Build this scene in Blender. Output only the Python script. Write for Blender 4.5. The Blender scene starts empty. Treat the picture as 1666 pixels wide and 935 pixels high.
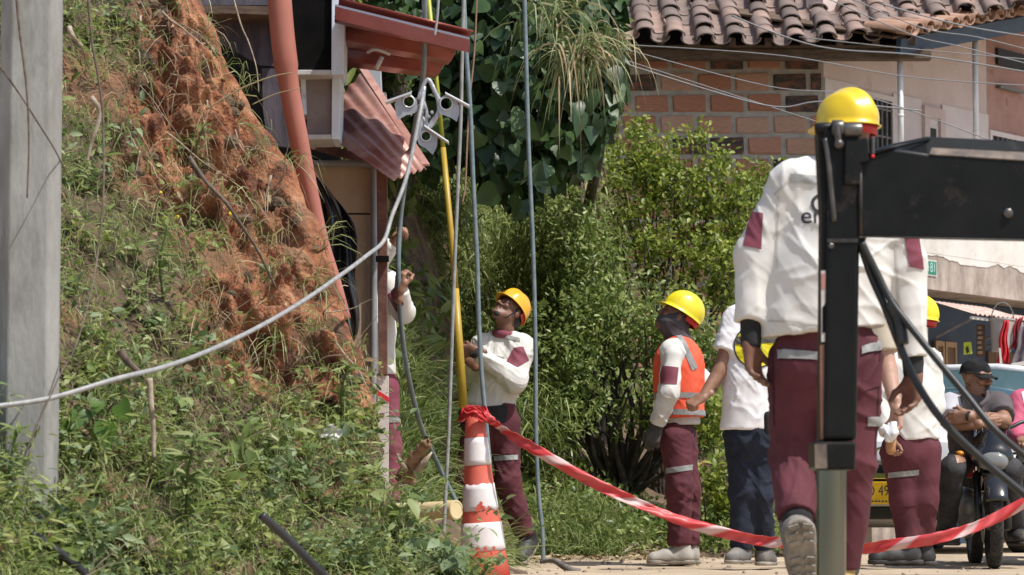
import bpy, bmesh, math, random
import numpy as np
from mathutils import Vector, Matrix, Euler
random.seed(7)
rng = np.random.default_rng(11)
SC = bpy.context.scene
COL = SC.collection
R = math.radians
pi = math.pi

# ------------------------------------------------------------------ camera, world, sun, exposure
F = 5000.0          # focal length in photograph pixels (photograph is 1666 wide)
CAMH = 0.25         # lens height above the road
TH = math.atan(390.5 / F)
cam = bpy.data.cameras.new("camera")
cam.sensor_width = 36.0
cam.lens = F / 1666.0 * 36.0
cam.clip_start = 0.1
cam.clip_end = 2000.0
cam.dof.use_dof = True
cam.dof.focus_distance = 17.5
cam.dof.aperture_fstop = 8.0
camo = bpy.data.objects.new("camera", cam)
COL.objects.link(camo)
camo.location = (0, 0, CAMH)
camo.rotation_euler = (pi / 2 + TH, 0, 0)
SC.camera = camo

SUN = Vector((0.42, -0.29, 0.86)).normalized()     # direction towards the sun
wd = bpy.data.worlds.new("World")
SC.world = wd
wd.use_nodes = True
nt = wd.node_tree
nt.nodes.clear()
sky = nt.nodes.new("ShaderNodeTexSky")
sky.sky_type = 'NISHITA'
sky.sun_disc = False
sky.sun_elevation = math.asin(SUN.z)
sky.sun_rotation = math.atan2(SUN.x, SUN.y)
sky.dust_density = 2.0
bg = nt.nodes.new("ShaderNodeBackground")
bg.inputs[1].default_value = 0.15
wo = nt.nodes.new("ShaderNodeOutputWorld")
nt.links.new(sky.outputs[0], bg.inputs[0])
nt.links.new(bg.outputs[0], wo.inputs[0])
sl = bpy.data.lights.new("sun", 'SUN')
sl.energy = 4.8
sl.angle = R(0.53)
sl.color = (1.0, 0.965, 0.91)
so = bpy.data.objects.new("sun", sl)
COL.objects.link(so)
so.rotation_euler = SUN.to_track_quat('Z', 'Y').to_euler()
so.location = (8, -8, 20)
SC.view_settings.view_transform = 'Standard'
SC.view_settings.look = 'None'
SC.view_settings.exposure = 0.05
SC.view_settings.gamma = 1.0
SC.cycles.max_bounces = 6
SC.cycles.transparent_max_bounces = 6
SC.cycles.use_denoising = True

CT, ST = math.cos(TH), math.sin(TH)
def P(px, py, Y):
    """point of the world at depth Y behind photograph pixel (px, py)"""
    u = (px - 833) / F; v = (467.5 - py) / F
    t = Y / (CT - v * ST)
    return Vector((u * t, Y, CAMH + (ST + v * CT) * t))

# ------------------------------------------------------------------ noise (numpy)
def _hash(ix, iy, iz, s):
    h = (ix * 374761393 + iy * 668265263 + iz * 2147483647 + s * 974711) & 0xffffffff
    h = ((h ^ (h >> 13)) * 1274126177) & 0xffffffff
    h = h ^ (h >> 16)
    return (h & 0xffff) / 65535.0
def vnoise(p, s=0):
    p = np.asarray(p, dtype=np.float64)
    i = np.floor(p).astype(np.int64); f = p - i
    f = f * f * (3 - 2 * f)
    out = 0
    for dx in (0, 1):
        wx = f[..., 0] if dx else 1 - f[..., 0]
        for dy in (0, 1):
            wy = f[..., 1] if dy else 1 - f[..., 1]
            for dz in (0, 1):
                wz = f[..., 2] if dz else 1 - f[..., 2]
                out = out + wx * wy * wz * _hash(i[..., 0] + dx, i[..., 1] + dy, i[..., 2] + dz, s)
    return out * 2 - 1
def fbm(p, o=4, s=0):
    p = np.asarray(p, dtype=np.float64)
    a = 1.0; r = 0; t = 0
    for k in range(o):
        r = r + a * vnoise(p * (2.03 ** k) + 17.3 * k, s + k); t += a; a *= 0.5
    return r / t
def sstep(a, b, x):
    t = np.clip((x - a) / (b - a), 0, 1); return t * t * (3 - 2 * t)

# ------------------------------------------------------------------ materials
MATS = {}
def M(name, c1, c2=None, scale=6.0, rough=0.7, bump=0.0, bscale=60.0, metal=0.0, transl=0.0,
      isl=False, objr=False, c3=None, detail=5.0, lo=0.35, hi=0.65, stretch=(1, 1, 1), spec=0.5,
      bdist=0.01, coat=0.0, btype=None, bstretch=None, attr=None, dirt=None, dscale=3.0, dlo=0.55, dhi=0.75, tcol=None, rvar=0.0):
    if name in MATS: return MATS[name]
    m = bpy.data.materials.new(name); m.use_nodes = True
    t = m.node_tree; n = t.nodes; L = t.links
    b = n["Principled BSDF"]; out = n["Material Output"]
    b.inputs["Roughness"].default_value = rough
    b.inputs["Metallic"].default_value = metal
    b.inputs["Specular IOR Level"].default_value = spec
    b.inputs["Coat Weight"].default_value = coat
    tc = n.new("ShaderNodeTexCoord"); mp = n.new("ShaderNodeMapping")
    mp.inputs["Scale"].default_value = stretch
    L.new(tc.outputs["Object"], mp.inputs[0])
    col = None
    def ramp(stops):
        r = n.new("ShaderNodeValToRGB")
        e = r.color_ramp.elements
        e[0].position = stops[0][0]; e[0].color = (*stops[0][1], 1)
        e[1].position = stops[-1][0]; e[1].color = (*stops[-1][1], 1)
        for p_, c_ in stops[1:-1]:
            k = e.new(p_); k.color = (*c_, 1)
        return r
    if isl or objr:
        if isl:
            g = n.new("ShaderNodeNewGeometry"); src = g.outputs["Random Per Island"]
        else:
            g = n.new("ShaderNodeObjectInfo"); src = g.outputs["Random"]
        stops = [(0.0, c1), (1.0, c2 or c1)] if c3 is None else [(0.0, c1), (0.55, c2), (1.0, c3)]
        r = ramp(stops); L.new(src, r.inputs[0]); col = r.outputs[0]
        if objr:
            nz = n.new("ShaderNodeTexNoise"); nz.inputs["Scale"].default_value = scale
            nz.inputs["Detail"].default_value = detail; L.new(mp.outputs[0], nz.inputs["Vector"])
            mx = n.new("ShaderNodeMix"); mx.data_type = 'RGBA'; mx.blend_type = 'MULTIPLY'
            mx.inputs[0].default_value = 0.6
            r2 = ramp([(0.3, (0.62, 0.6, 0.58)), (0.65, (1.12, 1.1, 1.08))])
            L.new(nz.outputs[0], r2.inputs[0]); L.new(col, mx.inputs[6]); L.new(r2.outputs[0], mx.inputs[7])
            col = mx.outputs[2]
    elif c2 is not None:
        nz = n.new("ShaderNodeTexNoise"); nz.inputs["Scale"].default_value = scale
        nz.inputs["Detail"].default_value = detail; nz.inputs["Roughness"].default_value = 0.6
        L.new(mp.outputs[0], nz.inputs["Vector"])
        stops = [(lo, c1), (hi, c2)] if c3 is None else [(lo, c1), ((lo + hi) / 2, c2), (hi, c3)]
        r = ramp(stops); L.new(nz.outputs[0], r.inputs[0]); col = r.outputs[0]
        if rvar:
            mr = n.new("ShaderNodeMapRange"); mr.inputs[3].default_value = rough - rvar; mr.inputs[4].default_value = rough + rvar
            L.new(nz.outputs[0], mr.inputs[0]); L.new(mr.outputs[0], b.inputs["Roughness"])
    if dirt is not None:
        nd = n.new("ShaderNodeTexNoise"); nd.inputs["Scale"].default_value = dscale; nd.inputs["Detail"].default_value = 7
        nd.inputs["Roughness"].default_value = 0.7
        L.new(mp.outputs[0], nd.inputs["Vector"])
        rd = ramp([(dlo, (0, 0, 0)), (dhi, (1, 1, 1))]); L.new(nd.outputs[0], rd.inputs[0])
        mx = n.new("ShaderNodeMix"); mx.data_type = 'RGBA'
        L.new(rd.outputs[0], mx.inputs[0])
        if col is None: mx.inputs[6].default_value = (*c1, 1)
        else: L.new(col, mx.inputs[6])
        mx.inputs[7].default_value = (*dirt, 1); col = mx.outputs[2]
    if attr is not None:
        na = n.new("ShaderNodeAttribute"); na.attribute_name = attr[0]
        nz2 = n.new("ShaderNodeTexNoise"); nz2.inputs["Scale"].default_value = 9; nz2.inputs["Detail"].default_value = 8
        L.new(mp.outputs[0], nz2.inputs["Vector"])
        r3 = ramp([(.32, attr[1]), (.68, attr[2])]); L.new(nz2.outputs[0], r3.inputs[0])
        mx = n.new("ShaderNodeMix"); mx.data_type = 'RGBA'
        L.new(na.outputs["Fac"], mx.inputs[0]); L.new(r3.outputs[0], mx.inputs[6]); L.new(col, mx.inputs[7]); col = mx.outputs[2]
    if col is None: b.inputs["Base Color"].default_value = (*c1, 1)
    else: L.new(col, b.inputs["Base Color"])
    if bump:
        nb = n.new("ShaderNodeTexNoise"); nb.inputs["Scale"].default_value = bscale; nb.inputs["Detail"].default_value = 6
        L.new(mp.outputs[0], nb.inputs["Vector"])
        if btype: nb.noise_type = btype
        if bstretch:
            mb_ = n.new("ShaderNodeMapping"); mb_.inputs["Scale"].default_value = bstretch; mb_.inputs["Rotation"].default_value = (.3, .5, .2)
            L.new(tc.outputs["Object"], mb_.inputs[0]); L.new(mb_.outputs[0], nb.inputs["Vector"])
        bp = n.new("ShaderNodeBump"); bp.inputs["Strength"].default_value = bump; bp.inputs["Distance"].default_value = bdist
        L.new(nb.outputs[0], bp.inputs["Height"]); L.new(bp.outputs[0], b.inputs["Normal"])
    if transl:
        tr = n.new("ShaderNodeBsdfTranslucent"); ms = n.new("ShaderNodeMixShader"); ms.inputs[0].default_value = transl
        if tcol: tr.inputs[0].default_value = (*tcol, 1)
        elif col is not None: L.new(col, tr.inputs[0])
        else: tr.inputs[0].default_value = (*c1, 1)
        L.new(b.outputs[0], ms.inputs[1]); L.new(tr.outputs[0], ms.inputs[2]); L.new(ms.outputs[0], out.inputs[0])
    MATS[name] = m
    return m

# ------------------------------------------------------------------ object helpers
WL = {}
def tag(o, label=None, cat=None, group=None, kind=None):
    if label: o["label"] = label
    if cat: o["category"] = cat
    if group: o["group"] = group
    if kind: o["kind"] = kind
    return o
def thing(name, label, cat, loc=(0, 0, 0), group=None):
    o = bpy.data.objects.new(name, None); COL.objects.link(o)
    o.empty_display_size = 0.1
    o.location = loc; WL[o] = Vector(loc)
    return tag(o, label, cat, group)
def link(me, name, parent=None, mat=None, **kw):
    o = bpy.data.objects.new(name, me); COL.objects.link(o)
    if parent is not None:
        o.parent = parent; WL[o] = WL[parent]
    else: WL[o] = Vector((0, 0, 0))
    if mat is not None: me.materials.append(mat)
    return tag(o, **kw)
def mesh_np(name, V, faces, mat=None, parent=None, smooth=True, **kw):
    """faces: list of arrays (n,k)"""
    V = np.asarray(V, dtype=np.float32).reshape(-1, 3)
    if parent is not None: V = V - np.array(WL[parent], dtype=np.float32)
    me = bpy.data.meshes.new(name)
    fl = [np.asarray(f, dtype=np.int32) for f in faces if len(f)]
    loops = np.concatenate([f.ravel() for f in fl])
    tot = np.concatenate([np.full(len(f), f.shape[1], dtype=np.int32) for f in fl])
    st = np.concatenate([[0], np.cumsum(tot)[:-1]]).astype(np.int32)
    me.vertices.add(len(V)); me.vertices.foreach_set("co", V.ravel())
    me.loops.add(len(loops)); me.loops.foreach_set("vertex_index", loops)
    me.polygons.add(len(tot)); me.polygons.foreach_set("loop_start", st); me.polygons.foreach_set("loop_total", tot)
    me.update(calc_edges=True); me.validate()
    if smooth: me.polygons.foreach_set("use_smooth", np.ones(len(me.polygons), dtype=bool))
    return link(me, name, parent, mat, **kw)
class MB:
    """collects shapes into one mesh (world coordinates)"""
    def __init__(s): s.v = []; s.f = []
    def add(s, V, Fc):
        o = len(s.v); s.v += [tuple(x) for x in V]; s.f += [tuple(i + o for i in f) for f in Fc]; return s
    def box(s, c, size, rot=None, taper=None):
        hx, hy, hz = [a / 2 for a in size]
        pts = [Vector((x * hx, y * hy, z * hz)) for z in (-1, 1) for y in (-1, 1) for x in (-1, 1)]
        if taper: pts = [Vector((p.x * (taper if p.z > 0 else 1), p.y * (taper if p.z > 0 else 1), p.z)) for p in pts]
        if rot is not None: pts = [rot @ p for p in pts]
        c = Vector(c)
        return s.add([c + p for p in pts], [(0, 2, 3, 1), (4, 5, 7, 6), (0, 1, 5, 4), (2, 6, 7, 3), (0, 4, 6, 2), (1, 3, 7, 5)])
    def fbox(s, o, ax, ay, az):
        """box from corner o with edge vectors"""
        o, ax, ay, az = map(Vector, (o, ax, ay, az))
        pts = [o + x * ax + y * ay + z * az for z in (0, 1) for y in (0, 1) for x in (0, 1)]
        return s.add(pts, [(0, 2, 3, 1), (4, 5, 7, 6), (0, 1, 5, 4), (2, 6, 7, 3), (0, 4, 6, 2), (1, 3, 7, 5)])
    def tube(s, pts, r, n=10, cap=True, squash=None):
        pts = [Vector(p) for p in pts]
        rr = r if isinstance(r, (list, tuple)) else [r] * len(pts)
        o = len(s.v); prev = None
        for i, p in enumerate(pts):
            d = (pts[min(i + 1, len(pts) - 1)] - pts[max(i - 1, 0)]).normalized()
            if prev is None:
                a = d.orthogonal().normalized()
            else:
                a = (prev - d * prev.dot(d)).normalized()
            prev = a; b = d.cross(a)
            for k in range(n):
                w = 2 * pi * k / n
                q = (a * math.cos(w) + b * math.sin(w)) * rr[i]
                if squash is not None: q = q - squash[0] * (q.dot(squash[0]) * (1 - squash[1]))
                s.v.append(tuple(p + q))
        for i in range(len(pts) - 1):
            for k in range(n):
                k2 = (k + 1) % n
                s.f.append((o + i * n + k, o + i * n + k2, o + (i + 1) * n + k2, o + (i + 1) * n + k))
        if cap:
            s.f.append(tuple(o + k for k in reversed(range(n)))); s.f.append(tuple(o + (len(pts) - 1) * n + k for k in range(n)))
        return s
    def lathe(s, c, axis, prof, n=24, cap=True):
        """prof: (along, radius)"""
        c = Vector(c); d = Vector(axis).normalized(); a = d.orthogonal().normalized(); b = d.cross(a)
        o = len(s.v)
        for (h, r) in prof:
            for k in range(n):
                w = 2 * pi * k / n
                s.v.append(tuple(c + d * h + (a * math.cos(w) + b * math.sin(w)) * r))
        for i in range(len(prof) - 1):
            for k in range(n):
                k2 = (k + 1) % n
                s.f.append((o + i * n + k, o + i * n + k2, o + (i + 1) * n + k2, o + (i + 1) * n + k))
        if cap:
            s.f.append(tuple(o + k for k in reversed(range(n)))); s.f.append(tuple(o + (len(prof) - 1) * n + k for k in range(n)))
        return s
    def prism(s, poly, depth):
        """poly: 3D points, depth: vector"""
        n = len(poly); depth = Vector(depth)
        pts = [Vector(p) for p in poly] + [Vector(p) + depth for p in poly]
        return s.add(pts, [tuple(range(n)), tuple(reversed(range(n, 2 * n)))] + [(i, i + n, (i + 1) % n + n, (i + 1) % n) for i in range(n)])
    def grid(s, fn, nu, nv):
        o = len(s.v)
        for j in range(nv + 1):
            for i in range(nu + 1):
                s.v.append(tuple(fn(i / nu, j / nv)))
        for j in range(nv):
            for i in range(nu):
                a = o + j * (nu + 1) + i
                s.f.append((a, a + 1, a + nu + 2, a + nu + 1))
        return s
    def ball(s, c, r, n=10, m=7):
        c = Vector(c); r = Vector(r) if not isinstance(r, (int, float)) else Vector((r, r, r))
        prof = []
        o = len(s.v)
        for j in range(m + 1):
            f_ = pi * j / m
            for k in range(n):
                w = 2 * pi * k / n
                s.v.append((c.x + r.x * math.sin(f_) * math.cos(w), c.y + r.y * math.sin(f_) * math.sin(w), c.z + r.z * math.cos(f_)))
        for j in range(m):
            for k in range(n):
                k2 = (k + 1) % n
                s.f.append((o + j * n + k, o + (j + 1) * n + k, o + (j + 1) * n + k2, o + j * n + k2))
        return s
    def build(s, name, mat, parent=None, smooth=False, bevel=0.0, seg=2, auto=None, **kw):
        me = bpy.data.meshes.new(name)
        off = WL[parent] if parent is not None else Vector((0, 0, 0))
        me.from_pydata([(x - off.x, y - off.y, z - off.z) for x, y, z in s.v], [], s.f)
        bm = bmesh.new(); bm.from_mesh(me)
        bmesh.ops.remove_doubles(bm, verts=bm.verts, dist=1e-5)
        bmesh.ops.recalc_face_normals(bm, faces=bm.faces)
        if bevel:
            es = [e for e in bm.edges if len(e.link_faces) == 2 and e.calc_face_angle(0) > 0.6]
            bmesh.ops.bevel(bm, geom=es, offset=bevel, segments=seg, affect='EDGES', profile=0.5, clamp_overlap=True)
        if auto is not None:
            smooth = True
            for e in bm.edges:
                if len(e.link_faces) == 2 and e.calc_face_angle(0) > R(auto): e.smooth = False
        bm.to_mesh(me); bm.free()
        if smooth: me.polygons.foreach_set("use_smooth", np.ones(len(me.polygons), dtype=bool))
        return link(me, name, parent, mat, **kw)
def inst(me, name, parent, loc, rot=None, scale=None, mat=None, **kw):
    o = bpy.data.objects.new(name, me); COL.objects.link(o)
    off = Vector((0, 0, 0))
    if parent is not None: o.parent = parent; off = WL[parent]
    WL[o] = Vector(loc)
    m = Matrix.Translation(Vector(loc) - off)
    if rot is not None: m = m @ rot.to_4x4()
    if scale is not None: m = m @ Matrix.Diagonal((*scale, 1))
    o.matrix_basis = m
    return tag(o, **kw)
def spline(pts, n=8):
    """catmull-rom through points"""
    pts = [Vector(p) for p in pts]; out = []
    for i in range(len(pts) - 1):
        p0 = pts[max(i - 1, 0)]; p1 = pts[i]; p2 = pts[i + 1]; p3 = pts[min(i + 2, len(pts) - 1)]
        for k in range(n):
            t = k / n
            out.append(0.5 * ((2 * p1) + (p2 - p0) * t + (2 * p0 - 5 * p1 + 4 * p2 - p3) * t * t + (3 * p1 - p0 - 3 * p2 + p3) * t ** 3))
    out.append(pts[-1]); return out
def text_obj(s, name, parent, mat, origin, right, up, height, depth=0.002, align='CENTER', width=None, **kw):
    cu = bpy.data.curves.new(name, 'FONT'); cu.body = s; cu.size = 1.0; cu.extrude = 0.0
    cu.align_x = align; cu.align_y = 'CENTER'
    to = bpy.data.objects.new("tmp", cu); COL.objects.link(to)
    dg = bpy.context.evaluated_depsgraph_get()
    me = bpy.data.meshes.new_from_object(to.evaluated_get(dg)); bpy.data.objects.remove(to); bpy.data.curves.remove(cu)
    vs = np.array([v.co for v in me.vertices]); hh = vs[:, 1].max() - vs[:, 1].min()
    k = height / hh; kx = k
    if width: kx = width / (vs[:, 0].max() - vs[:, 0].min())
    r = Vector(right).normalized(); u = Vector(up).normalized(); nn = r.cross(u)
    off = Vector(origin) - (WL[parent] if parent is not None else Vector((0, 0, 0))) + nn * depth
    for v in me.vertices:
        v.co = off + r * (v.co.x * kx) + u * (v.co.y * k)
    me.name = name
    return link(me, name, parent, mat, **kw)

# ------------------------------------------------------------------ leaf and grass makers
def unit(a): return a / np.maximum(np.linalg.norm(a, axis=-1, keepdims=True), 1e-9)
def rdir(n): return unit(rng.normal(size=(n, 3)))
def leaves(base, d, nrm, L, W, fold=0.25, droop=0.25, kind='oval'):
    """base,d,nrm (n,3); returns V, faces list. V-folded leaves on many small faces"""
    n = len(base); d = unit(d); side = unit(np.cross(d, nrm)); up = np.cross(side, d)
    L = np.broadcast_to(L, (n,))[:, None]; W = np.broadcast_to(W, (n,))[:, None]
    if kind == 'oval':   rows = [(0.3, 0.46), (0.68, 0.40)]
    elif kind == 'lance': rows = [(0.25, 0.38), (0.6, 0.34)]
    elif kind == 'heart': rows = [(-0.04, 0.36), (0.12, 0.52), (0.38, 0.5), (0.72, 0.24)]
    else: rows = [(0.45, 0.5)]
    pts = [base]
    def pt(t, s):
        return base + d * (L * t) + side * (W * s) + up * (W * fold * abs(s) * 2 * 0.5) - up * (L * droop * t * t)
    for t, w in rows:
        pts += [pt(t, -w), pt(max(t, 0.02), 0.0), pt(t, w)]
    pts.append(pt(1.0, 0.0))
    k = len(pts); V = np.stack(pts, 1).reshape(-1, 3)
    T = [(0, 2, 1), (0, 3, 2)]; Q = []
    for i in range(len(rows) - 1):
        a = 1 + 3 * i; Q += [(a, a + 1, a + 4, a + 3), (a + 1, a + 2, a + 5, a + 4)]
    a = 1 + 3 * (len(rows) - 1); T += [(a, a + 1, k - 1), (a + 1, a + 2, k - 1)]
    o = (np.arange(n) * k)[:, None, None]
    T = (np.array(T)[None] + o).reshape(-1, 3)
    fs = [T]
    if Q: fs.append((np.array(Q)[None] + o).reshape(-1, 4))
    return V, fs
def blades(base, d, L, W, droop=0.6, segs=4):
    n = len(base); d = unit(d); L = np.broadcast_to(L, (n,))[:, None]; W = np.broadcast_to(W, (n,))[:, None]
    droop = np.broadcast_to(droop, (n,))[:, None]
    sd = unit(np.cross(d, rdir(n))); pts = []
    dn = np.array([0, 0, -1.0])
    for i in range(segs + 1):
        t = i / segs
        c = base + d * (L * t * (1 - 0.25 * droop * t)) + dn * (L * droop * t * t)
        w = W * 0.5 * (1 - t) ** 0.55 * min(1, 0.55 + t * 2)
        if i < segs: pts += [c - sd * w, c + sd * w]
        else: pts.append(c)
    k = len(pts); V = np.stack(pts, 1).reshape(-1, 3)
    Q = [(2 * i, 2 * i + 1, 2 * i + 3, 2 * i + 2) for i in range(segs - 1)]
    o = (np.arange(n) * k)[:, None, None]
    return V, [(np.array(Q)[None] + o).reshape(-1, 4), (np.array([(2 * segs - 2, 2 * segs - 1, 2 * segs)])[None] + o).reshape(-1, 3)]
def join(parts):
    Vs = []; Fs = []; o = 0
    for V, fs in parts:
        Vs.append(V); Fs += [f + o for f in fs]; o += len(V)
    return np.concatenate(Vs), Fs
# ================================================================== SETTING
def gz(x, y):
    x = np.asarray(x, float); y = np.asarray(y, float)
    return np.clip(y - 19, 0, 2) * 0.025 + np.clip(y - 21, 0, 60) * 0.006
def verge(x, y):
    x = np.asarray(x, float); y = np.asarray(y, float)
    ye = 20.9 + np.clip(x + 0.1, -1.4, 0) * 4.6
    d = np.clip(y - ye, 0, None) * sstep(2.3, 1.4, x - (y - 21) * 0.08)
    far = sstep(1.1, 0.2, x - (y - 21) * 0.04)
    return gz(x, y) + (0.16 + 0.24 * far + .22 * sstep(-.25, -.6, x)) * np.minimum(d, 4.2) + 2.2 * far * np.clip(d - 4.2, 0, 2.2) + .31 * np.exp(-((x + .43) / .30) ** 2 - ((y - 16.75) / .45) ** 2)

m_road = M("road_dust", (0.33, 0.25, 0.165), (0.50, 0.40, 0.28), scale=1.3, rough=0.95, bump=0.5, bscale=38, detail=9,
           dirt=(0.24, 0.18, 0.13), dscale=5, dlo=0.56, dhi=0.72)
m_soil = M("red_soil", (0.055, 0.021, 0.012), (0.245, 0.09, 0.04), c3=(0.42, 0.205, 0.105), attr=("cut_face", (0.045, 0.034, 0.02), (0.17, 0.115, 0.066)), scale=5.5, rough=0.95, bump=1.0, bscale=42, detail=10,
           bdist=0.03, dirt=(0.12, 0.085, 0.048), dscale=2.6, dlo=0.53, dhi=0.66)
m_dirt = M("dark_dirt", (0.06, 0.042, 0.026), (0.17, 0.11, 0.065), scale=6, rough=0.95, bump=0.8, bscale=30, detail=8)

# road sheet: fine grid near, big skirt to the horizon
gx = np.concatenate([[-400, -120, -40, -12], np.linspace(-5, 7, 90), [14, 40, 120, 400]])
gy = np.concatenate([[-60, -10, 2], np.linspace(6, 34, 150), [45, 90, 200, 600]])
GX, GY = np.meshgrid(gx, gy, indexing='ij')
GZ = gz(GX, GY) + 0.012 * fbm(np.stack([GX * 2.1, GY * 2.1, GX * 0], -1), 4) * (np.abs(GX) < 8)
idx = np.arange(GX.size).reshape(GX.shape)
q = np.stack([idx[:-1, :-1], idx[1:, :-1], idx[1:, 1:], idx[:-1, 1:]], -1).reshape(-1, 4)
mesh_np("ground", np.stack([GX, GY, GZ], -1), [q], m_road, kind="structure")
# verge and slope behind the workers
gx = np.linspace(-4, 2.6, 90); gy = np.linspace(15.6, 27.6, 120)
GX, GY = np.meshgrid(gx, gy, indexing='ij')
VZ = verge(GX, GY); GZ = VZ + 0.05 * fbm(np.stack([GX * 2.5, GY * 2.5, GX * 0], -1), 4, 5)
GZ = np.where(VZ - gz(GX, GY) < 0.012, gz(GX, GY) - 0.08, GZ)
idx = np.arange(GX.size).reshape(GX.shape)
q = np.stack([idx[:-1, :-1], idx[1:, :-1], idx[1:, 1:], idx[:-1, 1:]], -1).reshape(-1, 4)
mesh_np("verge_slope", np.stack([GX, GY, GZ], -1), [q], m_dirt, kind="structure")
# road stones and crumbs
st = MB()
for k in range(300):
    y = random.uniform(12.5, 21.2); x = random.uniform(-0.1, 3.4)
    if k < 160: y = random.uniform(19.6, 21.1); x = random.uniform(-0.1, 1.6)
    s = random.uniform(0.004, 0.014) * (1.8 if random.random() < .12 else 1)
    st.box((x, y, float(gz(x, y)) + s * 0.3), (s * 2, s * 1.6, s), Euler((random.uniform(-.4, .4), random.uniform(-.4, .4), random.uniform(0, 3))).to_matrix(), taper=.6)
st.build("road_gravel", M("gravel", (0.2, 0.15, 0.1), (0.4, 0.32, 0.24), isl=True, rough=.95), kind="stuff")

# ---- cut bank on the left
PYR = [-80, 0, 110, 190, 280, 440, 560, 690, 740, 800, 880, 935, 1010]
PXR = [300, 330, 372, 420, 480, 541, 582, 612, 622, 624, 690, 776, 812]
LXY = [-80, 0, 100, 200, 300, 345, 370, 440, 470, 620, 650, 700, 720]
LXX = [250, 235, 215, 195, 200, 260, 330, 400, 300, 320, 430, 600, 700]
def bank_depth(px, py): return 10.9 + 2.6 * px / 790 + (935 - py) / 935 * 3.4
def bank_soil(px, py):
    l = np.interp(py, LXY, LXX); w = 40
    return sstep(l - w, l + w, px) * (1 - sstep(660, 705, py))
NV, NU, NB = 210, 190, 9
rows = []
pyv = np.linspace(1010, -80, NV)
uu = np.linspace(0, 1, NU)
PY = np.repeat(pyv[:, None], NU, 1); PXr = np.interp(pyv, PYR, PXR)
PX = -120 + (PXr[:, None] + 120 + 6 * vnoise(np.stack([pyv * .045, pyv * 0, pyv * 0], -1), 3)[:, None]) * uu[None, :]
Yd = bank_depth(PX, PY)
def Pn(px, py, Y):
    u = (px - 833) / F; v = (467.5 - py) / F; t = Y / (CT - v * ST)
    return np.stack([u * t, Y, CAMH + (ST + v * CT) * t], -1)
B = Pn(PX, PY, Yd)
soilm = bank_soil(PX, PY)
nrm = np.array([0.25, -0.83, 0.5])
g = np.abs(fbm(B * np.array([4.8, 4.8, 0.8]), 4, 21)); g2 = fbm(B * 2.2, 4, 31); g3 = fbm(B * 14, 4, 41); g4 = 1 - np.abs(fbm(B * np.array([11, 11, 5.0]), 3, 51)) * 2
edge = 1 - 0.85 * sstep(0.9, 1.0, uu)[None, :]
disp = (0.16 * g2 + soilm * (0.46 * (g - 0.22)) + soilm * (0.035 * g3 + 0.03 * g4) + 0.02 * g3) * edge
B = B + nrm * disp[..., None]
back = []
for k in range(1, NB + 1):
    s = (k / NB) ** 1.4
    bb = B[:, -1, :].copy()
    bb[:, 1] += 2.6 * s; bb[:, 0] += -0.5 * s + 0.05 * g3[:, -1]; bb[:, 2] -= 0.35 * s * np.clip(bb[:, 2], 0, 1)
    bb += 0.06 * np.stack([fbm(bb * 5 + q_, 3, 61) for q_ in (0, 9, 19)], -1)
    back.append(bb)
BB = np.concatenate([B, np.stack(back, 1)], 1)
idx = np.arange(BB.shape[0] * BB.shape[1]).reshape(BB.shape[:2])
q = np.stack([idx[:-1, :-1], idx[:-1, 1:], idx[1:, 1:], idx[1:, :-1]], -1).reshape(-1, 4)
eb_ = mesh_np("earth_bank", BB, [q], m_soil, kind="structure")
at_ = eb_.data.attributes.new("cut_face", 'FLOAT', 'POINT')
cf_ = np.clip(soilm * 1.05 + .40 * sstep(.2, .4, vnoise(B * 2.6, 71)), 0, 1)
cf_ = np.concatenate([cf_, np.repeat(cf_[:, -1:], NB, 1)], 1)
at_.data.foreach_set("value", cf_.ravel().astype(np.float32))
# normals of the bank for planting
dU = np.gradient(B, axis=1); dV = np.gradient(B, axis=0)
BN = unit(np.cross(dU, dV)); BN[BN[..., 1] > 0] *= -1
def bank_pts(n, dens, pylo=-40, pyhi=985):
    """random points of the bank with density function(px,py,soil)"""
    i = rng.integers(0, NV - 1, n * 3); j = rng.integers(0, NU - 1, n * 3)
    a = rng.random(n * 3)[:, None]; b = rng.random(n * 3)[:, None]
    p = (B[i, j] * (1 - a) + B[i + 1, j] * a) * (1 - b) + (B[i, j + 1] * (1 - a) + B[i + 1, j + 1] * a) * b
    px = PX[i, j]; py = PY[i, j]; s = soilm[i, j]
    area = np.linalg.norm(B[i, j + 1] - B[i, j], axis=-1)
    pr = dens(px, py, s) * area / area.max()
    k = rng.random(n * 3) < pr
    return p[k][:n], BN[i, j][k][:n], px[k][:n], py[k][:n], s[k][:n]
def bank_at(px, py):
    i = int(np.argmin(np.abs(pyv - py))); j = int(np.argmin(np.abs(PX[i] - px)))
    return Vector(B[i, j])

m_weed = M("weed_leaf", (0.105, 0.16, 0.04), (0.235, 0.31, 0.095), c3=(0.40, 0.44, 0.2), isl=True, rough=0.5, transl=0.45, spec=0.45)
m_grass = M("grass_blade", (0.11, 0.17, 0.04), (0.23, 0.30, 0.09), c3=(0.42, 0.42, 0.2), isl=True, rough=0.5, transl=0.4, spec=0.4)
m_straw = M("dry_straw", (0.17, 0.12, 0.06), (0.30, 0.23, 0.12), c3=(0.46, 0.38, 0.24), isl=True, rough=0.8, transl=0.1)
m_twig = M("twig_bark", (0.07, 0.05, 0.035), (0.16, 0.12, 0.09), scale=30, rough=0.9)
m_deadwood = M("dead_wood", (0.22, 0.17, 0.12), (0.46, 0.38, 0.29), scale=18, rough=0.9, bump=.4)

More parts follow.
